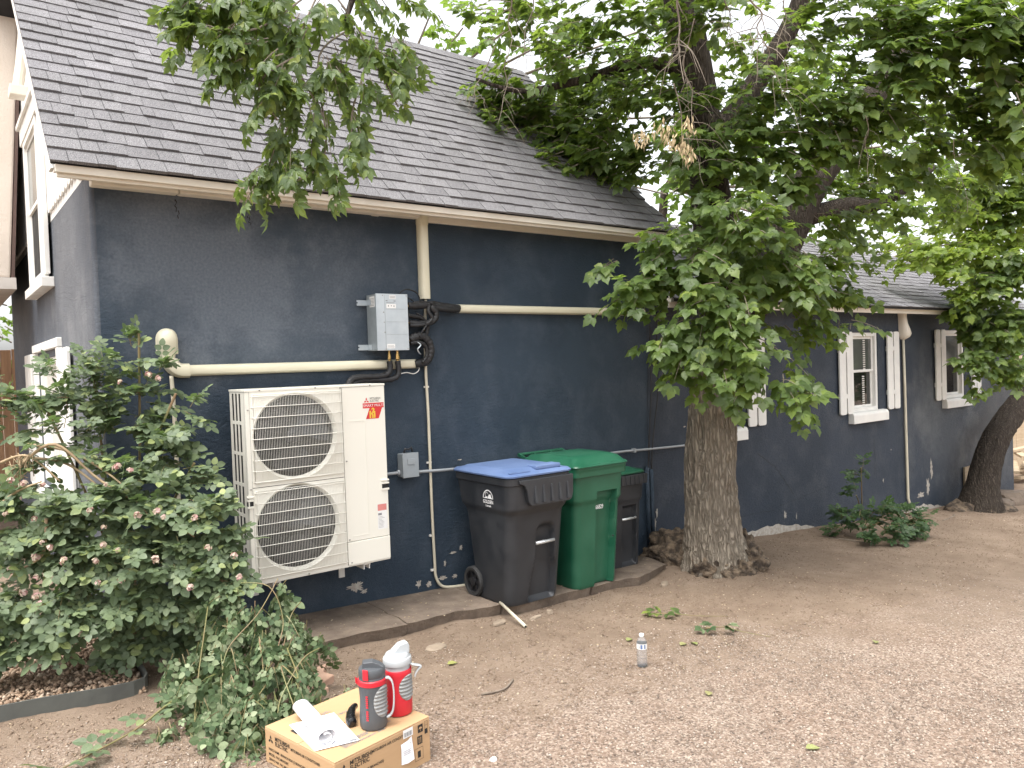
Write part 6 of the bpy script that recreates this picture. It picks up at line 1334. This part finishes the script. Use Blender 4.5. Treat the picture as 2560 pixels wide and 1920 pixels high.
for a in [(2150, 760, 65, 11.6, .9), (2110, 800, 42, 11.4, .9), (2200, 720, 60, 11.6, 1), (2190, 820, 45, 11.5, .9), (2140, 660, 75, 11.6, 1), (2200, 600, 70, 11.5, 1), (2190, 480, 80, 11.6, .9), (2110, 440, 70, 12, .6), (2210, 380, 60, 11.6, .8), (2130, 720, 60, 11.9, .9), (2120, 860, 18, 11.4, .7), (2090, 690, 40, 11.7, .7)]:
    C(*a, size=.12)
finish(F, tr2, T_MAPLE, 'leaf_maple', 'twig', 'crown', 0)
F = Foliage()  # lit leaves of the same tree, their sunlight painted by a lighter leaf colour
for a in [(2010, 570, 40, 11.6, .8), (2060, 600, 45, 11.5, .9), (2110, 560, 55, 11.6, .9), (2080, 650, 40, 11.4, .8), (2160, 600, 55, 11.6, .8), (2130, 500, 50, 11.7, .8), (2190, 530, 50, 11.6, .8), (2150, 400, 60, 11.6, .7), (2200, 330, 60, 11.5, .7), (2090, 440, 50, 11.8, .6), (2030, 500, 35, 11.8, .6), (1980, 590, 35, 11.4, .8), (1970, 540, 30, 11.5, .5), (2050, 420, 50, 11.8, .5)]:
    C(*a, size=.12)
finish(F, tr2, T_MAPLE, 'leaf_sun_tint', 'twig', 'sun_tint_crown', 0)

# ------------------------------------------------ trees beyond the house
def far_tree(name, label, base, blobs, dens, size, m='leaf_far', trunk_top=None, rad=.2):
    t = thing(name, (base[0], base[1], gz1(base[0], base[1])), label, 'tree', 'trees beyond the house'); z0 = gz1(base[0], base[1]); mb = MB(); top = trunk_top or (base[0], base[1], z0 + 6)
    limb(mb, [(base[0], base[1], z0 - .2), (base[0] + .1, base[1], z0 + 1.5), tuple(V(top) * .6 + V((base[0], base[1], z0)) * .4), top], [rad * 1.4, rad, rad * .8, rad * .5], 12, 6, .06, base[0]); mb.build('trunk', MT['bark_dark'], t, True)
    F = Foliage(); hub = V(top)
    for (x, y, r, D, de) in blobs:
        R = r * D / FD; c = at(x, y, D); n = int(dens * de * (R / 1.0) ** 2)
        cluster(F, c, R, n, size, .5, 7, c, .6, .85, face=None, tr=.006, shell=.45)
        F.tw.tube([hub, hub.lerp(c, .5) + V((0, 0, .2)), c], [.05, .035, .015], 5)
    finish(F, t, T_FAR, m, 'twig', 'crown', 0)
far_tree('shade_tree', 'tree behind the wing roof, sunlight put into its yellow-green leaf colour', (20, 7), [(1960, 560, 55, 20, 1.2), (2040, 560, 70, 20, 1.2), (2000, 600, 50, 19.5, 1.2), (2090, 520, 60, 20, 1), (1900, 590, 35, 20, .9), (2120, 600, 70, 20, 1), (1990, 520, 40, 20, .8), (2060, 620, 60, 19, 1.1), (2150, 530, 60, 20, 1)], 40, .20, 'leaf_sun_tint', trunk_top=(19, 6, 3.5))
far_tree('shade_tree', 'tall dark tree filling the gap behind the big trunk', (14, 9), [(1760, 420, 90, 18, .45), (1880, 300, 110, 18, .5), (1650, 260, 110, 17, .4), (1780, 140, 120, 17, .4), (1950, 440, 80, 19, .45), (2050, 300, 110, 18, .5), (1560, 420, 70, 17, .5), (1850, 560, 60, 18, .5), (1480, 380, 60, 16, .5)], 34, .20, trunk_top=(14, 8, 6))
far_tree('shade_tree', 'thin-leaved tree showing above the roof ridge', (5.5, 9), [(1000, 60, 70, 15, .5), (1100, 60, 80, 15, .55), (1200, 80, 90, 15, .6), (1320, 130, 80, 15, .6), (1420, 230, 70, 15, .6), (930, 30, 50, 15, .3), (1400, 60, 90, 15, .5), (1520, 250, 80, 15.5, .4), (1440, 420, 35, 15, .6)], 36, .17, trunk_top=(6, 8.5, 6))
far_tree('shade_tree', 'light green tree far left beyond the board fence', (-3.0, 11), [(-30, 700, 60, 14, 1.1), (15, 660, 40, 14.5, .9), (-20, 800, 50, 14, 1), (25, 740, 30, 14.5, .9)], 36, .15, trunk_top=(-2.6, 10.5, 3))
far_tree('shade_tree', 'leafy tree closing the view past the far fence', (24, 2), [(2230, 900, 60, 22, .8), (2260, 800, 90, 22, 1), (2200, 700, 60, 23, .8)], 30, .25, trunk_top=(23.5, 2, 4))

# ------------------------------------------------ rose bush
RB = V((-.85, -.15, gz1(-.85, -.15)))
rose = thing('rose_bush', RB, 'sprawling rose bush with faded pink blooms at the house corner', 'rose bush')
F = Foliage(); hub = V((-.85, -.3, .3))
def Rc(x, y, r, D, n, size=.053, droop=.45, **kw): cluster(F, at(x - 8, y + 26, D), r * .74 * D / FD, max(2, int(n * (.40 if y < 1040 else .50))), size, droop, 6, at(230, 1250, 4.8), .12, .9, face=(CAM - at(x, y, D)).normalized(), tr=.0016, nup=.9, **kw)
for a in [(200, 800, 60, 4.75, 20), (280, 760, 28, 4.8, 7), (250, 820, 65, 4.8, 22), (150, 840, 45, 4.7, 14), (330, 830, 45, 4.8, 14), (90, 860, 60, 4.6, 20), (30, 880, 50, 4.6, 16), (20, 800, 30, 4.6, 6), (300, 900, 75, 4.75, 30), (220, 900, 60, 4.7, 22), (370, 920, 60, 4.7, 22), (390, 990, 55, 4.65, 20), (330, 980, 70, 4.65, 26), (130, 920, 55, 4.6, 14), (240, 970, 50, 4.7, 14), (400, 860, 30, 4.75, 7),
          (60, 1060, 70, 4.4, 30), (150, 1070, 75, 4.4, 34), (250, 1070, 80, 4.45, 36), (350, 1070, 75, 4.5, 32), (430, 1080, 55, 4.5, 20), (470, 1130, 45, 4.5, 16), (460, 1060, 28, 4.5, 7), (70, 1150, 90, 4.35, 42), (180, 1170, 90, 4.35, 44), (290, 1170, 90, 4.4, 44), (390, 1170, 80, 4.45, 34), (450, 1200, 55, 4.45, 18), (60, 1260, 80, 4.3, 34), (160, 1280, 80, 4.3, 36), (260, 1270, 80, 4.4, 36), (350, 1260, 75, 4.45, 30), (420, 1270, 60, 4.5, 22), (50, 1340, 55, 4.25, 18), (130, 1340, 45, 4.25, 14), (290, 1330, 60, 4.5, 20), (240, 1370, 35, 4.6, 8), (330, 1340, 50, 4.6, 16), (390, 1340, 45, 4.6, 12), (15, 1390, 25, 4.25, 5), (100, 990, 45, 4.5, 8), (500, 1180, 25, 4.45, 7), (490, 1240, 30, 4.4, 8), (250, 1040, 60, 4.55, 20)]:
    Rc(*a)
for a in [(290, 718, 14, 4.85, 3), (235, 770, 22, 4.8, 4), (350, 770, 14, 4.85, 2), (130, 790, 20, 4.7, 3)]: Rc(*a)
rb = random.Random(8)
for (x0, y0, x1, y1, D) in [(285, 1360, 300, 720, 4.8), (285, 1360, 200, 800, 4.75), (285, 1360, 90, 860, 4.6), (285, 1360, 380, 850, 4.75), (285, 1360, 60, 1150, 4.3), (285, 1360, 470, 1130, 4.5), (285, 1360, 30, 1330, 4.25), (270, 1360, 160, 1270, 4.3), (285, 1360, 420, 1000, 4.65), (285, 1360, 500, 1250, 4.45), (280, 1360, 350, 1180, 4.4)]:
    a, b_ = at(x0, y0, 4.95), at(x1, y1, D); a.z = gz1(a.x, a.y) - .02; mid = a.lerp(b_, .5) + V((0, 0, .25)) + rv(.05); F.tw.tube(smooth_path([a, a.lerp(mid, .5) + V((0, 0, .12)), mid, b_], 6), .008, 6)
finish(F, rose, T_ROSE, 'leaf_rose', 'stem', 'foliage', 300, 'leaf', 'canes')
dc_ = MB()
for pts in ([(60, 960, 4.45), (150, 975, 4.5), (230, 1020, 4.5), (290, 1070, 4.45)], [(75, 990, 4.45), (140, 1000, 4.5), (200, 1040, 4.5), (250, 1090, 4.5)], [(50, 1000, 4.4), (120, 960, 4.4), (220, 1040, 4.45), (360, 1120, 4.4), (420, 1160, 4.4)], [(0, 1000, 4.4), (60, 985, 4.4), (130, 1040, 4.4)], [(0, 1090, 4.3), (40, 1060, 4.3), (90, 1040, 4.35)], [(100, 1120, 4.2), (90, 1200, 4.2), (20, 1240, 4.2)]):
    sp = smooth_path([at(*p) for p in pts], 6); dc_.tube(sp, [.010 - .006 * i / len(sp) for i in range(len(sp))], 6)
for k in range(26):
    a = at(45 + rb.gauss(0, 14), 985 + rb.gauss(0, 8), 4.4); dc_.tube([a, a - CU * .04 + rv(.02), a - CU * rb.uniform(.06, .14) + rv(.03)], .0025, 4)
dc_.build('dry_canes', MT['cane_dry'], rose, True)
def bloom(seed, r):
    q = random.Random(seed); vs, fs = [], []
    for k in range(16):
        a = q.uniform(0, 6.28); el = q.uniform(-.5, 1.2); d = V((math.cos(a) * math.cos(el), math.sin(a) * math.cos(el), math.sin(el))); u = d.orthogonal().normalized(); w = d.cross(u); c = d * r * q.uniform(.35, .9); s = r * q.uniform(.4, .75); rot = q.uniform(0, 6.28); u2 = u * math.cos(rot) + w * math.sin(rot); w2 = d.cross(u2); n = len(vs)
        vs += [(c - u2 * s)[:], (c + w2 * s * .8 + d * s * .4)[:], (c + u2 * s + d * s * .3)[:], (c - w2 * s * .8 + d * s * .2)[:]]; fs += [(n, n + 1, n + 2), (n, n + 2, n + 3)]
    me = bpy.data.meshes.new('bloom'); me.from_pydata(vs, [], fs); me.materials.append(MT['petal']); return me
BM = [bloom(k, .020) for k in range(4)]
for (x, y) in [(28, 1040), (60, 1045), (95, 1048), (12, 1110), (80, 1125), (92, 1165), (105, 1180), (75, 1205), (28, 1225), (145, 1205), (75, 1255), (80, 1285), (93, 1305), (130, 1340), (192, 1105), (222, 1135), (230, 1050), (250, 1015), (280, 1018), (335, 1110), (355, 1118), (415, 1118), (305, 1112), (222, 1175), (260, 1190), (335, 1205), (340, 1210), (450, 1185), (500, 1205), (510, 1245), (418, 1270), (215, 1255), (262, 1255), (205, 1215), (320, 808), (345, 820), (265, 825), (170, 1370), (470, 1445), (45, 1280)]:
    M_ = Matrix.Translation(at(x, y, 4.16 if y > 1000 else 4.6) + rv(.01)) @ Matrix.Rotation(rb.uniform(0, 6), 4, 'Z') @ Matrix.Rotation(rb.uniform(-.8, .8), 4, 'X') @ Matrix.Scale(rb.uniform(.7, 1.15), 4)
    inst('bloom', BM[rb.randrange(4)], M_, rose)

# ------------------------------------------------ pile of cut branches in front of it
pz = V((-.15, -1.35, gz1(-.15, -1.35)))
pile = thing('rose_clippings', pz, 'heap of wilting cut rose branches between the bush and the box', 'clippings')
F = Foliage()
def Pc(x, y, r, D, n, size=.041): cluster(F, at(x, y + 6, D), r * .8 * D / FD, max(2, int(n * .46)), size * R_.uniform(.7, 1.35) * (1.3 if y > 1540 else 1), .9, 6, at(x, y - 60, D), .13, .75, face=(CAM - at(x, y, D)).normalized(), tr=.0016, nup=.3, jitter=.9, shell=.3)
for a in [(500, 1270, 40, 4.3, 14), (540, 1300, 40, 4.3, 14), (480, 1330, 50, 4.25, 20), (600, 1270, 22, 4.45, 6), (615, 1320, 35, 4.4, 12), (560, 1360, 50, 4.2, 22), (480, 1400, 55, 4.1, 26), (630, 1370, 40, 4.3, 14), (665, 1340, 22, 4.35, 6), (420, 1450, 55, 4.05, 24), (500, 1460, 60, 3.95, 30), (590, 1430, 50, 4.0, 22), (650, 1420, 32, 4.1, 10), (700, 1490, 25, 3.9, 7), (430, 1520, 55, 3.85, 26), (510, 1530, 55, 3.75, 28), (560, 1500, 45, 3.8, 16), (400, 1580, 40, 3.75, 16), (470, 1590, 50, 3.65, 24), (530, 1590, 32, 3.6, 14), (440, 1640, 40, 3.6, 16), (520, 1640, 35, 3.5, 14), (360, 1480, 30, 4.1, 9), (390, 1410, 30, 4.3, 10), (740, 1470, 16, 3.95, 4), (350, 1560, 30, 3.75, 8), (380, 1640, 35, 3.55, 10), (450, 1660, 40, 3.45, 14), (530, 1610, 40, 3.5, 12), (560, 1560, 35, 3.65, 10), (600, 1490, 40, 3.85, 12), (440, 1380, 40, 4.2, 12), (340, 1620, 25, 3.6, 5), (620, 1250, 20, 4.45, 5), (690, 1370, 22, 4.25, 6), (640, 1460, 35, 3.95, 9)]:
    Pc(*a)
for (x0, y0, x1, y1, D0, D1) in [(600, 1250, 480, 1480, 4.45, 4.0), (650, 1300, 560, 1500, 4.4, 3.85), (690, 1400, 600, 1540, 4.1, 3.75), (620, 1400, 640, 1540, 4.1, 3.75), (450, 1300, 420, 1560, 4.4, 3.8), (560, 1380, 440, 1640, 4.1, 3.6), (500, 1260, 600, 1400, 4.4, 4.2)]:
    a, b_ = at(x0, y0, D0), at(x1, y1, D1); F.tw.tube(smooth_path([a, a.lerp(b_, .3) + rv(.06), a.lerp(b_, .65) + rv(.06), b_], 6), .003, 5)
finish(F, pile, T_ROSE, 'leaf_wilt', 'stem', 'foliage', 300, 'leaf', 'stems')
def sprig(name, label, pts, leaves, size, tm, lm, cat='cut branch', r=.004):
    o = thing(name, pts[0], label, cat); F = Foliage(); sp = smooth_path(pts, 6); mb = MB(); mb.tube(sp, [r * (1.1 - .7 * i / len(sp)) for i in range(len(sp))], 6); mb.build('stem', MT['stem'], o, True)
    tv, tf = tm; me = bpy.data.meshes.new('leaf'); me.from_pydata([tuple(v) for v in tv], [], [tuple(t) for t in tf]); me.materials.append(MT[lm])
    for t, ang, s in leaves:
        i = min(len(sp) - 2, int(t * (len(sp) - 1))); p = sp[i]; tg = (sp[i + 1] - sp[i]).normalized(); side = tg.cross(V((0, 0, 1))).normalized(); ax = (tg * math.cos(ang) + side * math.sin(ang) + V((0, 0, .25))).normalized(); nm = (V((0, 0, 1)) + rv(.25)); nm = (nm - ax * nm.dot(ax)).normalized()
        inst('leaf', me, frame(p, ax, nm.cross(ax), nm) @ Matrix.Scale(size * s, 4), o)
    return o
def gp_(x, y, h=0): return V((x, y, gz1(x, y) + h))
sprig('cut_rose_branch', 'long cut rose stem with pale leaves lying across the dirt', [gp_(-.55, -1.35, .06), gp_(-.75, -1.50, .10), gp_(-.98, -1.66, .05), gp_(-1.22, -1.78, .03), gp_(-1.45, -1.90, .02)], [(.25, 1.2, 1), (.3, -1.2, .9), (.45, 1, 1), (.5, -1.1, .8), (.66, .9, 1.1), (.7, -.9, 1), (.85, 1, 1.2), (.92, -.8, 1.1), (.99, 0, 1.1), (.12, 1.2, .8), (.1, -1, 1), (.38, -1.2, 1), (.58, 1.1, .9), (.78, -1, 1)], .058, T_ROSE, 'leaf_rose', r=.006)
sprig('leafy_twig', 'fallen leafy twig lying nearer the bins on the dirt', [gp_(2.72, -1.62, .02), gp_(2.82, -1.74, .03), gp_(2.95, -1.86, .02), gp_(3.15, -1.98, .01)], [(.0, 2.6, 1), (.05, 1.4, 1), (.1, -1.5, .9), (.2, .8, 1), (.3, -1, .9), (.02, -2.4, .9)], .075, T_MAPLE, 'leaf_hang', 'twig')
sprig('leafy_twig', 'withered fallen twig lying nearer the gravel beyond the bottle', [gp_(2.70, -2.12, .03), gp_(2.80, -2.22, .04), gp_(2.86, -2.32, .02), gp_(2.96, -2.48, .01)], [(.0, 2.4, 1), (.1, 1.2, 1), (.1, -1.6, 1), (.3, .9, 1.1), (.4, -1, 1), (.5, 2, .9), (.2, -2.4, .8)], .070, T_MAPLE, 'leaf_wilt', 'twig')
lv, lf = join([leaflet(1, .5, .15, .3)])
me = bpy.data.meshes.new('fallen_leaf'); me.from_pydata([tuple(v) for v in lv], [], [tuple(t) for t in lf]); MT['leaf_fallen'] = leaf_mat('fallen_leaf', [(0, (.30, .30, .10)), (.5, (.24, .27, .10)), (1, (.36, .30, .16))], .15); me.materials.append(MT['leaf_fallen'])
for x, y, a, lab in [(2.30, -2.23, .2, 'curled pale fallen leaf right of the bottle, nearer of two'), (2.41, -2.28, 1.2, 'folded pale fallen leaf right of the bottle, farther of two'), (2.07, -1.95, .3, 'small green fallen leaf left of the bottle top'), (1.75, -2.9, .6, 'yellowish fallen leaf on the gravel in front of the bottle'), (1.62, -3.59, -.4, 'pale green fallen leaf nearest the bottom edge'), (.80, -1.65, .1, 'dark green fallen leaf behind the jugs'), (3.48, -2.97, .5, 'tiny pale leaf out on the gravel to the right')]:
    o = bpy.data.objects.new('fallen_leaf', me); COL.objects.link(o); o.matrix_world = Matrix.Translation((x, y, gz1(x, y) + .012)) @ Matrix.Rotation(a, 4, 'Z') @ Matrix.Rotation(.15, 4, 'X') @ Matrix.Scale(.085, 4); setp(o, lab, 'leaf', 'fallen leaves')
for pts, lab in (([gp_(.72, -2.13, .006), gp_(.86, -2.15, .012), gp_(1.0, -2.06, .008)], 'bare brown twig on the gravel behind the jugs'), ([gp_(7.0, -.55, .02), gp_(7.05, -.75, .03), gp_(7.12, -.95, .01)], 'short bare stick left of the small shrub'), ([gp_(9.6, -.75, .03), gp_(10.1, -.7, .05), gp_(10.4, -.55, .02)], 'pale bent stick lying right of the small shrub')):
    o = MB().tube(smooth_path(pts, 4), .006, 5).build('twig', MT['twig'], None, True); setp(o, lab, 'twig', 'sticks on the ground')

# ------------------------------------------------ small shrub at the wing
SB = V((7.9, -.55, gz1(7.9, -.55)))
sh = thing('small_shrub', SB, 'low dark green shrub growing at the wing foot', 'shrub')
F = Foliage()
def Sc(x, y, r, D, n, **kw): cluster(F, at(x, y, D), r * .75 * D / FD, max(2, int(n * .6)), .050, .5, 6, at(1880, 1200, 9.2), .15, .9, face=(CAM - at(x, y, D)).normalized(), tr=.002)
for a in [(1830, 1110, 30, 9.6, 14), (1845, 1060, 24, 9.6, 8), (1850, 1025, 14, 9.6, 4), (1862, 1008, 8, 9.6, 2), (1860, 1120, 38, 9.4, 20), (1910, 1110, 40, 9.3, 22), (1950, 1105, 36, 9.5, 18), (1980, 1130, 26, 9.6, 12), (1920, 1150, 34, 9.0, 18), (1875, 1155, 28, 9.1, 12), (1960, 1145, 28, 9.3, 12), (1820, 1145, 18, 9.5, 6)]: Sc(*a)
for x, y in ((1860, 1010), (1850, 1070), (1910, 1100), (1960, 1110), (1920, 1150), (1985, 1130)):
    a = V((7.9, -.5, gz1(7.9, -.5))); b_ = at(x, y, 9.5); F.tw.tube(smooth_path([a, a.lerp(b_, .5) + V((0, 0, .1)), b_], 5), .007, 5)
finish(F, sh, T_ROSE, 'leaf_shrub', 'stem', 'foliage', 0, 'leaf', 'stems')
